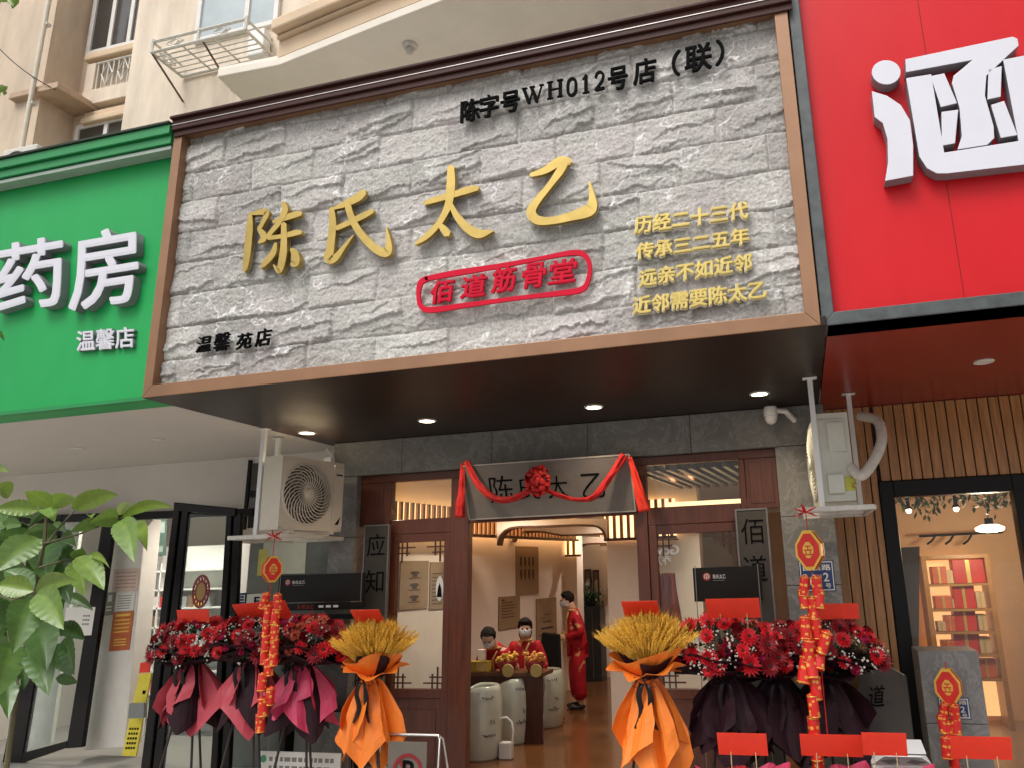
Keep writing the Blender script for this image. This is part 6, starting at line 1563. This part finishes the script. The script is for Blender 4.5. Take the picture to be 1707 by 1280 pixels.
def bouquet_stand(label, x, y, zhead, R, seed, paper, nb=26, cardp=None, skirt_z=(-.22, -.72), group='dark red flower stands by the entrance', dark=.45, base=0., hang=True):
    t = thing('flower_stand', label, 'flower stand', (x, y, base), group); rnd = random.Random(seed); zh = zhead-base
    def dome(el_min=-.25):
        a = rnd.uniform(0, 2*PI); e = rnd.uniform(el_min, 1); c = math.sqrt(max(0, 1-e*e)); d = Vector((c*math.cos(a), c*math.sin(a)*.8, e)); return d
    pts = []; tries = 0
    while len(pts) < nb and tries < 4000:
        tries += 1; d = dome()
        if d.y > .55: continue
        p = Vector((d.x*R*1.05, d.y*R*.75, d.z*R*.62+zh))
        if all((p-q).length > .085 for q, _ in pts): pts.append((p, d))
    for p, d in pts:
        d2 = (d+Vector((0, -.7, .25))).normalized(); q = rnd.random(); k = rnd.random()
        if k < .60: place('bloom', G_DARK if q < dark else G_RED, p, d2, t, rnd.uniform(1.1, 1.7), rnd.uniform(0, 6))
        elif k < .78: place('bloom', G_COR if q < .35 else G_RED, p, d2, t, rnd.uniform(1.0, 1.4), rnd.uniform(0, 6))
        else: place('rosebud', R_PINK if q < .5 else R_DARK, p, d2, t, rnd.uniform(.8, 1.2), rnd.uniform(0, 6))
    bm = BM()
    def fl():
        d = dome(-.4); return Vector((d.x*R*.85, d.y*R*.6, d.z*R*.5+zh)), (d+Vector((rnd.gauss(0, .4), rnd.gauss(0, .4)-.2, rnd.gauss(0, .4)))).normalized()
    foliage(bm, 300, fl, rnd)
    obj('leaves', bm, leafm, t, local=True, noflip=True)
    bm = BM()
    for k in range(60):
        d = dome(); c = Vector((d.x*R*1.05, d.y*R*.78-.02, d.z*R*.62+zh))
        for j in range(5): bmesh.ops.create_icosphere(bm, subdivisions=1, radius=rnd.uniform(.006, .012), matrix=Matrix.Translation(c+Vector((rnd.gauss(0, .018), rnd.gauss(0, .012), rnd.gauss(0, .018)))))
    obj('filler_flowers', bm, palef, t, local=True)
    skirt(zh-.10, zh+.02, .10, R*1.0, darkpaper, 'collar_paper', t, seed+1, 9, .05, .02)
    skirt(zh-.16, zh-.05, .08, R*.9, darkpaper, 'collar_paper', t, seed+5, 7, .06, .05)
    if hang:
        skirt(zh-.12, zh+skirt_z[1]+.12, .07, R*.62, darkpaper, 'inner_wrap_paper', t, seed+2, 4, .08, .2)
        L0 = -skirt_z[1]-.13
        for k, (an, dl, ww, fl) in enumerate(((-.95, .02, .20, .20), (.75, .06, .22, .20), (-.15, -.06, .18, .16), (2.2, .0, .24, .18), (-2.3, .0, .24, .18))):
            sheet_wrap('wrap_paper', t, zh-.13, an+rnd.uniform(-.25, .25), L0+dl+rnd.uniform(-.05, .08), ww*R/.36+rnd.uniform(-.02, .04), fl, paper if k != 2 else (paper if seed % 2 else darkpaper), seed+11+k)
    bow(zh-.15, -R*.3, t, satin, .9)
    stand_legs(t, zh-.1)
    if cardp: card(*cardp[:5], t, *cardp[5:])
    return t
def px_stand(label, px, py, Y, R, seed, paper, **k):
    q = at(px, py, Y=Y); return bouquet_stand(label, q.x, Y, q.z, R, seed, paper, **k)
px_stand('leftmost dark red flower stand in dusty rose paper with a long folded red card', 326, 1080, 1.80, .47, 21, rosepaper, nb=54, cardp=(.06, -.1, .44+at(328, 1090, Y=1.8).z-.08, .40, .13, .5, 1))
px_stand('middle dark red flower stand in rose paper behind the hanging firecrackers', 424, 1076, 1.72, .47, 33, rosepaper, nb=54, cardp=(.14, -.05, .34+at(428, 1084, Y=1.72).z, .62, .20, .9, 1, .05), dark=.6)
px_stand('dark red flower stand in bright pink paper beside the orange wheat bouquet', 508, 1081, 1.66, .47, 47, pinkpaper, nb=54)
px_stand('right flower stand of red gerberas with a tilted red card beside the wheat bouquet', 1210, 1096, 1.55, .50, 58, darkpaper, nb=56, cardp=(.10, -.1, .36+at(1210, 1096, Y=1.55).z, .44, .17, .7, 2), dark=.25, group='red gerbera stands right of the entrance')
px_stand('right flower stand behind the hanging firecrackers on the stone pillar', 1372, 1096, 1.75, .46, 64, darkpaper, nb=40, cardp=(.14, -.05, .34+at(1372, 1096, Y=1.75).z, .36, .13, .5, 1), dark=.6, group='red gerbera stands right of the entrance')

wheatm = mat('wheat_ear', (.88, .50, .065), .6, var=.3, scale=6)
def wheat_stand(label, px, py, Y, seed, mirror=1, lower=False):
    """fan of wheat ears in orange paper; py is where the stems are tied"""
    q = at(px, py, Y=Y); t = thing('wheat_bouquet', label, 'bouquet', (q.x, Y, 0), 'wheat bouquets in orange paper'); zt = q.z; rnd = random.Random(seed); bm = BM()
    for k in range(1050):
        a = rnd.uniform(0, 2*PI); e = min(1, abs(rnd.gauss(0, .60))); th = e*R_(50); L = rnd.uniform(.26, .45)
        d = Vector((math.sin(th)*math.cos(a), math.sin(th)*math.sin(a)*.75-.05, math.cos(th))).normalized()
        p0 = Vector((d.x*.13, d.y*.10, zt-.02)); p1 = p0+d*L*.62; droop = Vector((0, 0, -.035*e)); p2 = p0+d*L+droop
        tube(bm, [p0+d*.08, p1], .0022, 3, cap=False)
        u, w = frame_of(d); EL = (p2-p1)
        for j in range(7):
            c = p1+EL*(j/7); rr = .0095*(1-.35*j/7)
            for s in (0, 1, 2):
                aa = 2*PI*s/3+j*1.05; o_ = u*math.cos(aa)+w*math.sin(aa)
                b0 = c+o_*.001; b1 = c+o_*rr+d*.012; b2 = c+d*.030+o_*rr*.5; tn = d.cross(o_)*.0045
                bm.faces.new([bm.verts.new(v) for v in (b0, b1+tn, b2, b1-tn)])
            aa = j*2.1+k; o_ = u*math.cos(aa)+w*math.sin(aa); tn = d.cross(o_)*.0011
            b1 = c+o_*rr; b2 = c+d*.085+o_*.024; bm.faces.new([bm.verts.new(v) for v in (b1-tn, b1+tn, b2)])
    o = obj('wheat_ears', bm, wheatm, t, local=True, noflip=True); o['kind'] = 'stuff'
    skirt(zt-.10, zt+.07, .07, .27, orangepaper, 'collar_paper', t, seed+1, 5, .07, -.02, PI*.9, PI*2.3, (1, .8))
    skirt(zt-.12, zt+.05, .06, .24, darkpaper, 'inner_collar_paper', t, seed+9, 6, .07, -.02)
    skirt(zt-.09, zt-.01, .05, .30, orangepaper, 'collar_paper', t, seed+3, 7, .06, .05)
    for k, (an, L, ww, fl) in enumerate(((-.75, .70, .24, .20), (.55, .86, .26, .17), (-.05, .80, .20, .12), (2.1, .7, .26, .16), (-2.2, .7, .26, .16))):
        sheet_wrap('wrap_paper', t, zt-.10, an*mirror+rnd.uniform(-.15, .15), L+rnd.uniform(-.06, .06), ww, fl, orangepaper, seed+20+k)
    bow(zt-.12, -.13, t, satin, .8)
    stand_legs(t, zt-.1)
    card(-.02, -.05, zt+.40, .30, .15, t, .95, 1)
    return t
wheat_stand('wheat bouquet in orange paper left of the entrance, beside the pink wrapped flowers', 622, 1108, 1.45, 5)
wheat_stand('wheat bouquet in orange paper right of the entrance, beside the red gerberas', 1080, 1106, 1.25, 15)
# lower front row at the right: short pots whose cards and flowers show at the foot of the picture
def low_pot(label, px, py, Y, seed, paper, cardw=.36):
    q = at(px, py, Y=Y); R = .30; t = bouquet_stand(label, q.x, Y, q.z-.40, R, seed, paper, nb=24, cardp=(0, -.08, q.z-.02, cardw, .17, .6, 2), group='low bouquets with red cards at the right', dark=.3, hang=False)
    skirt(q.z-.66, q.z-.22, .10, R*1.15, paper, 'collar_paper', t, seed+3, 9, .045, -.035)
    return t
px_stand('dark wrapped gerbera stand filling the gap left of the hanging firecrackers', 1292, 1098, 1.72, .44, 91, darkpaper, nb=46, dark=.4, group='red gerbera stands right of the entrance')
low_pot('low bouquet with a broad red card in front of the right gerberas', 1240, 1240, 1.05, 71, pinkpaper)
low_pot('low bouquet with red card below the hanging firecrackers at the stone pillar', 1385, 1242, 1.25, 72, pinkpaper, .44)
low_pot('low bouquet with a red card below the leaning dark board', 1472, 1240, 1.1, 73, pinkpaper, .30)
low_pot('rightmost low bouquet with a narrow red card under the low pier', 1630, 1246, 1.3, 74, pinkpaper, .40)

# ------------------------------------------------------------------ firecracker strings
def cracker_mat():
    m, t, b = nodes('firecracker_paper'); L = t.links.new
    tc = t.nodes.new('ShaderNodeTexCoord'); v = t.nodes.new('ShaderNodeTexVoronoi'); v.inputs['Scale'].default_value = 34; L(tc.outputs['Object'], v.inputs['Vector'])
    cr = t.nodes.new('ShaderNodeValToRGB'); cr.color_ramp.interpolation = 'CONSTANT'; E = cr.color_ramp.elements
    E[0].color = (.80, .38, .06, 1); E[1].position = .34; E[1].color = (.66, .02, .015, 1)
    L(v.outputs['Distance'], cr.inputs[0]); L(cr.outputs[0], b.inputs['Base Color']); b.inputs['Roughness'].default_value = .35; return m
crk = cracker_mat(); goldfoil = mat('gold_foil', (.78, .48, .08), .3, var=.12, metal=.5); lacred = mat('lantern_red', (.62, .018, .012), .35, var=.1)
def cracker_mesh():
    bm = BM(); lathe(bm, [(0, -.065), (.027, -.065), (.029, -.06), (.029, .06), (.027, .065), (.012, .066), (.012, .075), (0, .075)], 14)
    nb = len(bm.faces)
    for z in (-.060, .056): lathe(bm, [(.0296, z), (.0302, z+.001), (.0302, z+.004), (.0296, z+.005)], 14)
    me = bpy.data.meshes.new('firecracker'); bmesh.ops.recalc_face_normals(bm, faces=bm.faces); bm.to_mesh(me); bm.free(); me.materials.append(crk); me.materials.append(goldfoil)
    for i, p in enumerate(me.polygons): p.material_index = 1 if i >= nb else 0
    return me
CRK = cracker_mesh()
def firecrackers(label, Y, bowp, lan, crackers, ztop=None, lw=.17, lh=.24, turn=0, drop=0):
    b = at(*bowp, Y=Y) if bowp else at(*lan, Y=Y)
    t = thing('firecracker_string', label, 'firecrackers', tuple(b), 'hanging firecracker strings')
    if bowp:
        bm = BM()
        for sx, sz in ((-1, .5), (1, .6), (-1, -.5), (1, -.55), (-.3, .9)):
            tube(bm, [b, b+Vector((sx*.045, -.02, sz*.03)), b+Vector((sx*.09, -.01, sz*.07))], [.008, .018, .006], 8, flat=.4)
        obj('bow', bm, ribbonred, t, smooth=True)
    l = at(*lan, Y=Y)
    pts = [b] if bowp else [l+Vector((0, 0, lh*.7))]
    cs = [at(x, y, Y=Y) for x, y, *_ in crackers]
    bm = BM(); tube(bm, pts+[l]+[Vector((l.x, Y, min(c.z for c in cs)+.05))], .004, 5); obj('cord', bm, ribbonred, t)
    Ml = Matrix.Translation(l) @ Matrix.Rotation(turn, 4, 'Z')
    bm = BM()                                              # octagonal lantern body
    ch = .34; oc = [(-lw/2, -lh/2+lh*ch), (-lw/2+lw*ch, -lh/2), (lw/2-lw*ch, -lh/2), (lw/2, -lh/2+lh*ch), (lw/2, lh/2-lh*ch), (lw/2-lw*ch, lh/2), (-lw/2+lw*ch, lh/2), (-lw/2, lh/2-lh*ch)]
    prism(bm, [Ml @ Vector((x, -.035, z)) for x, z in oc], (Ml.to_3x3() @ Vector((0, .07, 0)))); obj('lantern', bm, lacred, t, bevel=.012)
    bm = BM()
    for s in (-1, 1): prism(bm, [Ml @ Vector((x*1.03, s*.03, z*1.03)) for x, z in oc], Ml.to_3x3() @ Vector((0, .006*s, 0)))
    prism(bm, [Ml @ Vector((x*.42, -.0435, z*.42)) for x, z in oc], Ml.to_3x3() @ Vector((0, .007, 0)))
    obj('gold_edge', bm, goldfoil, t)
    bm = BM()
    for s in (-1, 1): prism(bm, [Ml @ Vector((x*.86, s*.0365, z*.86)) for x, z in oc], Ml.to_3x3() @ Vector((0, .0045*s, 0)))
    obj('face_panel', bm, lacred, t)
    bm = BM()                                              # auspicious character worked as bars
    for (x, z, w, h) in ((0, .10, .22, .03), (0, .0, .30, .03), (0, -.12, .34, .03), (-.09, -.06, .03, .12), (.09, -.06, .03, .12), (0, .05, .03, .12)):
        box(bm, (x-w/2)*lw, (x+w/2)*lw, -.048, -.0438, (z-h/2)*lh, (z+h/2)*lh, Ml)
    obj('emblem', bm, lacred, t)
    for i, (x, y, *r) in enumerate(crackers):
        a = r[0] if r else 0; s = r[1] if len(r) > 1 else 1; c = at(x, y, Y=Y-.03-.035*(i % 2))
        o = bpy.data.objects.new('firecracker', CRK); COL.objects.link(o); o.parent = t; o.location = c-b; o.rotation_euler = (.06*math.sin(i), R_(a), i*1.3); o.scale = (s*1.3, s*1.3, s*1.15)
    return t
firecrackers('firecracker string hanging from the shelf under the left air conditioner', 1.28, (458, 893), (453, 948),
             [(441, 1001, 18), (463, 1003, -8), (447, 1022, 4), (459, 1028, -4), (444, 1048, 3), (458, 1055, -2), (443, 1072, 4), (457, 1078, -2), (441, 1093, 2), (456, 1096, -3), (448, 1112, -8, 1.05), (437, 1137, 10, 1.05), (450, 1160, -5, 1.05), (438, 1178, 4, 1.1), (434, 1204, 3, 1.1)], turn=R_(58))
firecrackers('firecracker string hanging from the shelf under the right air conditioner', 1.26, (1343, 853), (1350, 916),
             [(1341, 977, 10, 1.05), (1362, 977, -6, 1.05), (1340, 998, 8), (1366, 998, -8), (1356, 1014, 0, 1.15), (1343, 1046, 2, 1.15), (1361, 1046, -6, 1.1), (1374, 1070, -22, 1.15), (1366, 1098, -20, 1.1), (1348, 1084, 12, 1.2), (1342, 1116, 14, 1.35), (1352, 1110, 12, 1.2), (1360, 1146, 0, 1.15), (1356, 1176, 4, 1.1), (1357, 1214, 2, 1.2), (1360, 1246, -4, 1.2), (1364, 1274, -6, 1.2)], lw=.205, lh=.30, turn=R_(-20))

# ------------------------------------------------------------------ low pier with a second plate and firecrackers
pr = thing('stone_pier', 'low grey stone pier carrying a second blue number plate in front of the battens', 'pier', tuple(at(1585, 1250, Y=2.1).xy)+(0,))
bm = BM(); x0, x1 = at(1538, 1150, Y=2.1).x, at(1640, 1150, Y=2.1).x; zt2 = at(1590, 1084, Y=2.1).z
for a, b in ((-.12, .3), (.3, .72), (.72, zt2)): box(bm, x0, x1, 2.1, 2.5, a+.002, b-.002)
obj('shaft', bm, portalm, pr, bevel=.006)
number_plate(1565, 1162, 1617, 1198, 2.095, 'second blue house number plate low on the grey stone pier')
firecrackers('short firecracker string with a red lantern on the low stone pier', 1.95, None, (1581, 1144), [(1574, 1188, 10), (1592, 1190, -6), (1572, 1206, 8), (1594, 1208, -8), (1583, 1222, 0, 1.15), (1578, 1246, 4, 1.1), (1590, 1262, -4, 1.1)], lw=.195, lh=.28, turn=R_(-20))
lbd = thing('leaning_board', 'dark board carved with one character propped before the oak battens', 'board', tuple(at(1480, 1250, Y=2.15).xy)+(0,))
bm = BM(); prism(bm, [at(1432, 1082, Y=2.3), at(1512, 1128, Y=2.3), at(1532, 1300, Y=2.0), at(1424, 1300, Y=2.0)], (0, .05, .01)); obj('panel', bm, mat('dark_stone_board', (.055, .045, .036), .6, var=.2, scale=8), lbd, bevel=.006)
o = write('engraved_character', '道', (1447, 1178), (1474, 1176), (1449, 1142), 2.17, blackink, lbd, .004, .004)
# white appliance at the lower right corner
q = at(1500, 1262, Y=1.6); t = thing('white_carton', 'white folded carton with grey inner flaps at the foot of the leaning board', 'carton', (q.x, 1.6, 0))
bm = BM(); z = q.z
box(bm, q.x-.22, q.x+.22, 1.45, 1.80, .002, z-.02)
obj('carton_body', bm, whitem, t, bevel=.012)
bm = BM(); prism(bm, [(q.x-.22, 1.449, z-.018), (q.x+.22, 1.449, z-.018), (q.x+.13, 1.36, z+.06), (q.x-.13, 1.36, z+.06)], (0, .006, .006)); obj('flap', bm, whitem, t); bm = BM(); prism(bm, [(q.x-.22, 1.80, z-.018), (q.x+.22, 1.80, z-.018), (q.x+.20, 1.88, z+.07), (q.x-.20, 1.88, z+.07)], (0, -.006, .006)); obj('flap', bm, whitem, t)
bm = BM()
for s in (-1, 1): prism(bm, [(q.x+s*.17, 1.356, z+.03), (q.x+s*.06, 1.356, z+.045), (q.x+s*.02, 1.40, z+.01), (q.x+s*.10, 1.42, z-.005)], (0, -.003, 0))
obj('grey_print', bm, MATS['grey_plastic_holder'], t)

# ------------------------------------------------------------------ no-parking stand and low white board
Y = 1.45; q0, q1 = at(640, 1224, Y=Y), at(736, 1224, Y=Y)
z1 = (q0.z+q1.z)/2; t = thing('no_parking_stand', 'steel tube stand with grey plate bearing a black letter in a red ring', 'sign', ((q0.x+q1.x)/2, Y, 0))
steel = mat('stainless_tube', (.55, .54, .52), .22, metal=.9, var=.08)
bm = BM()
for dy in (-1, 1): tube(bm, [(q0.x-.06, Y+dy*.22, -.10), (q0.x, Y+dy*.03, z1-.03), (q0.x+.03, Y, z1), (q1.x-.03, Y, z1), (q1.x, Y+dy*.03, z1-.03), (q1.x+.06, Y+dy*.22, -.10)], .012, 8)
obj('tube_frame', bm, steel, t, smooth=True)
zc = at(685, 1285, Y=Y-.07).z; xc = at(680, 1285, Y=Y-.07).x
bm = BM(); box(bm, xc-.20, xc+.18, Y-.075, Y-.065, zc-.25, zc+.24); obj('plate', bm, mat('grey_brown_plate', (.13, .11, .09), .5, var=.1), t, bevel=.004)
bm = BM(); Mn = Matrix.Translation((xc, Y-.077, zc)) @ Matrix.Rotation(R_(90), 4, 'X'); lathe(bm, [(.145, 0), (.145, .004), (.115, .004), (.115, 0), (.145, 0)], 36, Mn); prism(bm, [(xc-.09, Y-.080, zc+.065), (xc-.065, Y-.080, zc+.09), (xc+.09, Y-.080, zc-.065), (xc+.065, Y-.080, zc-.09)], (0, .002, 0)); obj('red_ring', bm, redlac, t)
words('letter', 'P', xc-.05, xc+.06, zc-.08, zc+.09, Y-.0752, blackink, t, .003, .02)
Y = 2.0; t = thing('low_white_board', 'low white board with small dark lettering under the pink wrapped flowers', 'board', tuple(at(495, 1275, Y=Y).xy)+(0,))
bm = BM(); x0, x1, z0, z1 = rect(bm, 430, 1253, 566, 1330, Y, Y+.02); obj('panel', bm, paper, t, bevel=.003)
bm = BM(); rnd = random.Random(8)
for r in range(2):
    x = x0+.12
    while x < x1-.1:
        w = rnd.uniform(.03, .07); box(bm, x, x+w, Y-.002, Y-.0005, z1-.09-.08*r, z1-.05-.08*r); x += w+rnd.uniform(.012, .03)
obj('print', bm, MATS['grey_print'], t)
bm = BM(); lathe(bm, [(0, .002), (.035, .002), (.035, 0), (0, 0)], 18, Matrix.Translation((x0+.05, Y-.0025, z1-.07)) @ Matrix.Rotation(R_(90), 4, 'X')); obj('green_mark', bm, mat('box_green', (.05, .3, .14)), t)

# ------------------------------------------------------------------ broad-leaved plant in the left foreground
def leaf_mat():
    m, t, b = nodes('broad_leaf'); L = t.links.new
    oi = t.nodes.new('ShaderNodeAttribute'); oi.attribute_name = 'tone'
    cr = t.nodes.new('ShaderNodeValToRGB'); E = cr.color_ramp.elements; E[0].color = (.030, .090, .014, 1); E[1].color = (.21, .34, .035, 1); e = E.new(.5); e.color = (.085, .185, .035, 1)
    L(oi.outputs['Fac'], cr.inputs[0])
    tc = t.nodes.new('ShaderNodeTexCoord'); n = t.nodes.new('ShaderNodeTexNoise'); n.inputs['Scale'].default_value = 14; n.inputs['Detail'].default_value = 5; L(tc.outputs['Object'], n.inputs['Vector'])
    mx = t.nodes.new('ShaderNodeMixRGB'); mx.blend_type = 'MULTIPLY'; mx.inputs[0].default_value = .5; L(cr.outputs[0], mx.inputs[1]); L(n.outputs[0], mx.inputs[2])
    g = t.nodes.new('ShaderNodeGamma'); g.inputs[1].default_value = .8; L(mx.outputs[0], g.inputs[0])
    L(g.outputs[0], b.inputs['Base Color']); b.inputs['Roughness'].default_value = .30
    tr = t.nodes.new('ShaderNodeBsdfTranslucent'); ms = t.nodes.new('ShaderNodeMixShader'); ms.inputs[0].default_value = .28
    L(g.outputs[0], tr.inputs[0]); L(b.outputs[0], ms.inputs[1]); L(tr.outputs[0], ms.inputs[2]); L(ms.outputs[0], t.nodes['Material Output'].inputs[0])
    return m
LEAF = leaf_mat()
tones = []
def leaf(bm, a, b, w, roll=0, sag=.10, fold=.35, tone=.5, curl=0):
    d = b-a; L = d.length; dn = d/L; view = (CAM-a).normalized(); s = dn.cross(view)
    if s.length < .05: s = dn.cross(Vector((0, 0, 1)))
    s.normalize(); nn = s.cross(dn).normalized(); q = Quaternion(dn, roll); s = q @ s; nn = q @ nn
    K = 26; rows = []; ly = bm.verts.layers.float['tone']; bl_ = 4*mnoise.noise(a*9)
    for i in range(K+1):
        f = i/K; c = a+d*f+Vector((0, 0, sag*L*(4*f*(1-f))*.5-curl*L*f*f*f))
        ww = w*(math.sin(PI*min(1, f**.82))**.85)*(1 if f < .97 else .25)*(1+.05*math.sin(i*2.7)); ww = max(ww, .0008)
        row = []
        for k in (-1, -.75, -.5, -.25, 0, .25, .5, .75, 1):
            up = fold*ww*(abs(k)**1.2)+(.06*ww*math.sin(i*1.9+k*2) if abs(k) > .5 else 0)
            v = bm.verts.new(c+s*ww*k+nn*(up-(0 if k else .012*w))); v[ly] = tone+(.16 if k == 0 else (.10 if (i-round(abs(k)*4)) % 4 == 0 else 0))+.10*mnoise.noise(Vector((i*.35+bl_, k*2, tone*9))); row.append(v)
        rows.append(row)
    for A, B in zip(rows, rows[1:]):
        for k in range(8): bm.faces.new((A[k], A[k+1], B[k+1], B[k]))
def new_leaf_bm():
    bm = BM(); bm.verts.layers.float.new('tone'); return bm
LV = [  # base px, tip px, half width px, depth offset, tone
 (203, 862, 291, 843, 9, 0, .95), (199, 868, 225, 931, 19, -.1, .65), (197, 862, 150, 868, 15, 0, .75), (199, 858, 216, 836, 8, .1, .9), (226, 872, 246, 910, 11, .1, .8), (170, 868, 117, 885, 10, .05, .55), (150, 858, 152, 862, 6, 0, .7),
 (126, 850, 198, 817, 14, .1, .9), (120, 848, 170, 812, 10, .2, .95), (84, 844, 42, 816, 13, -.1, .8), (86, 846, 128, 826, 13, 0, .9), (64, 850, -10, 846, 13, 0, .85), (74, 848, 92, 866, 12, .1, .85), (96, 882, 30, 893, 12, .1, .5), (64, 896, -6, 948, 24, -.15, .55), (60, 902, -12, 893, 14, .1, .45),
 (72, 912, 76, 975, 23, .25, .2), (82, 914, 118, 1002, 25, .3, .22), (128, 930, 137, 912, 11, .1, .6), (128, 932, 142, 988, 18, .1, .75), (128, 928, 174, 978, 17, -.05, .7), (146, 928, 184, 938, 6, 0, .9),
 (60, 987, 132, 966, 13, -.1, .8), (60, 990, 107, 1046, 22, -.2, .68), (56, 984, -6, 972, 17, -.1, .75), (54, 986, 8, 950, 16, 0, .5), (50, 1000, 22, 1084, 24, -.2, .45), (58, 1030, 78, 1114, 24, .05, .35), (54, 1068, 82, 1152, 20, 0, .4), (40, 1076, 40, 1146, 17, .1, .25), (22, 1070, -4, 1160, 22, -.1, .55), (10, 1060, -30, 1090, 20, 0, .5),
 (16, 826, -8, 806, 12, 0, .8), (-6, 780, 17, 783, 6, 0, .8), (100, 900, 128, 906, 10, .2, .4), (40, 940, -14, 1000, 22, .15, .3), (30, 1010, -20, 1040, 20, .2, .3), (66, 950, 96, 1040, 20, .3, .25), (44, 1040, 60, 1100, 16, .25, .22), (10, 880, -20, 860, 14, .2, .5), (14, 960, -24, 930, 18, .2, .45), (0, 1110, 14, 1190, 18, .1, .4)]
plant = thing('broad_leaf_plant', 'leafy green plant with large pointed leaves in the left foreground', 'plant', tuple(at(40, 1200, Y=-1.5).xy)+(-.12,))
bm = new_leaf_bm(); rnd = random.Random(12); PY = -1.5
for (x0, y0, x1, y1, hw, dz, tone) in LV:
    a = at(x0, y0, Y=PY+dz); b = at(x1, y1, Y=PY+dz-.12+rnd.uniform(-.12, .12)); sc_ = (CAM-a).length/FPX
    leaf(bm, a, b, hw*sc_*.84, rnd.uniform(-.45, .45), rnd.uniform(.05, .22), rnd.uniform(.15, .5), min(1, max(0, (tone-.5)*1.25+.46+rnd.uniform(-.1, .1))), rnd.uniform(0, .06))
for k in range(60):                                       # smaller leaves deeper in the bush
    x0, y0 = rnd.uniform(-30, 105), rnd.uniform(840, 1130); a_ = rnd.uniform(-.6, 3.6); L_ = rnd.uniform(28, 62)
    a = at(x0, y0, Y=PY+rnd.uniform(.2, .5)); b = at(x0+L_*math.cos(a_), y0+L_*math.sin(a_)*.8+12, Y=PY+rnd.uniform(.1, .5)); sc_ = (CAM-a).length/FPX
    leaf(bm, a, b, rnd.uniform(6, 12)*sc_, rnd.uniform(-.8, .8), rnd.uniform(.05, .2), rnd.uniform(.2, .5), rnd.uniform(.05, .5), rnd.uniform(0, .08))
o = obj('leaves', bm, LEAF, plant, smooth='all', noflip=True)
bm = BM(); b0 = at(20, 1260, Y=PY+.1); r0 = Vector((b0.x, PY+.1, -.12))
ST = [[r0, at(28, 1150, Y=PY+.1), at(55, 1020, Y=PY+.1), at(66, 940, Y=PY+.05), at(74, 905, Y=PY), at(78, 850, Y=PY)], [at(74, 905, Y=PY), at(130, 890, Y=PY), at(203, 862, Y=PY)], [at(78, 905, Y=PY), at(104, 872, Y=PY+.05), at(124, 850, Y=PY+.1)], [at(66, 945, Y=PY), at(100, 935, Y=PY), at(128, 930, Y=PY+.1)], [at(52, 1030, Y=PY), at(58, 1000, Y=PY-.1), at(60, 986, Y=PY-.15)], [at(60, 985, Y=PY), at(20, 1000, Y=PY), at(-30, 980, Y=PY)], [at(30, 1140, Y=PY), at(20, 1090, Y=PY), at(12, 1050, Y=PY)]]
for i, s in enumerate(ST): tube(bm, s, [(.016 if i == 0 else .007)*(1-.6*k/len(s)) for k in range(len(s))], 7)
obj('stem', bm, mat('green_brown_stem', (.10, .09, .04), .6, var=.3), plant, smooth=True)
# street tree whose twigs cross the top-left corner
tr = thing('street_tree', 'street tree whose leafy twigs poke into the top left corner', 'tree', (-7.1, -1.6, -.27))
tw = at(5, -30, Y=-1.6)
bm = BM(); tube(bm, [(-7.1, -1.6, -.3), (-7.1, -1.6, 2.2), (-7.2, -1.6, 4.4), (-7.9, -1.6, 6)], [.13, .11, .08, .04], 10); tube(bm, [(-7.2, -1.6, 4.2), (-5.9, -1.6, 4.7), tw, at(30, -4, Y=-1.6)], [.05, .03, .012, .004], 7); tube(bm, [(-7.15, -1.6, 3.6), at(-30, 160, Y=-1.6), at(2, 148, Y=-1.6)], [.03, .012, .003], 6)
obj('trunk', bm, mat('bark', (.12, .09, .06), .9, var=.3, scale=20, bump=.5, bscale=60), tr, smooth=True)
bm = new_leaf_bm(); rnd = random.Random(6)
for k in range(46):
    x, y = rnd.uniform(-60, 34), rnd.uniform(-40, 6)
    if y > 2 and x > 20: continue
    a = at(x, y, Y=-1.6+rnd.uniform(-.2, .2)); leaf(bm, a, a+Vector((rnd.uniform(-.08, .1), rnd.uniform(-.05, .05), rnd.uniform(-.10, .02))), rnd.uniform(.016, .026), rnd.uniform(-.6, .6), .1, .3, rnd.uniform(.5, 1))
for k in range(7):
    a = at(rnd.uniform(-14, 8), rnd.uniform(140, 156), Y=-1.6); leaf(bm, a, a+Vector((rnd.uniform(-.05, .06), 0, rnd.uniform(-.05, .04))), .016, rnd.uniform(-.6, .6), .1, .3, .8)
for k in range(300):
    a = Vector((-8.2+rnd.gauss(0, .5), -1.6+rnd.gauss(0, .6), 5.6+rnd.gauss(0, .6))); leaf(bm, a, a+Vector((rnd.uniform(-.1, .1), rnd.uniform(-.1, .1), rnd.uniform(-.12, .02))), .022, rnd.uniform(-.6, .6), .1, .3, rnd.uniform(.3, .9))
obj('crown', bm, LEAF, tr, smooth='all', noflip=True)
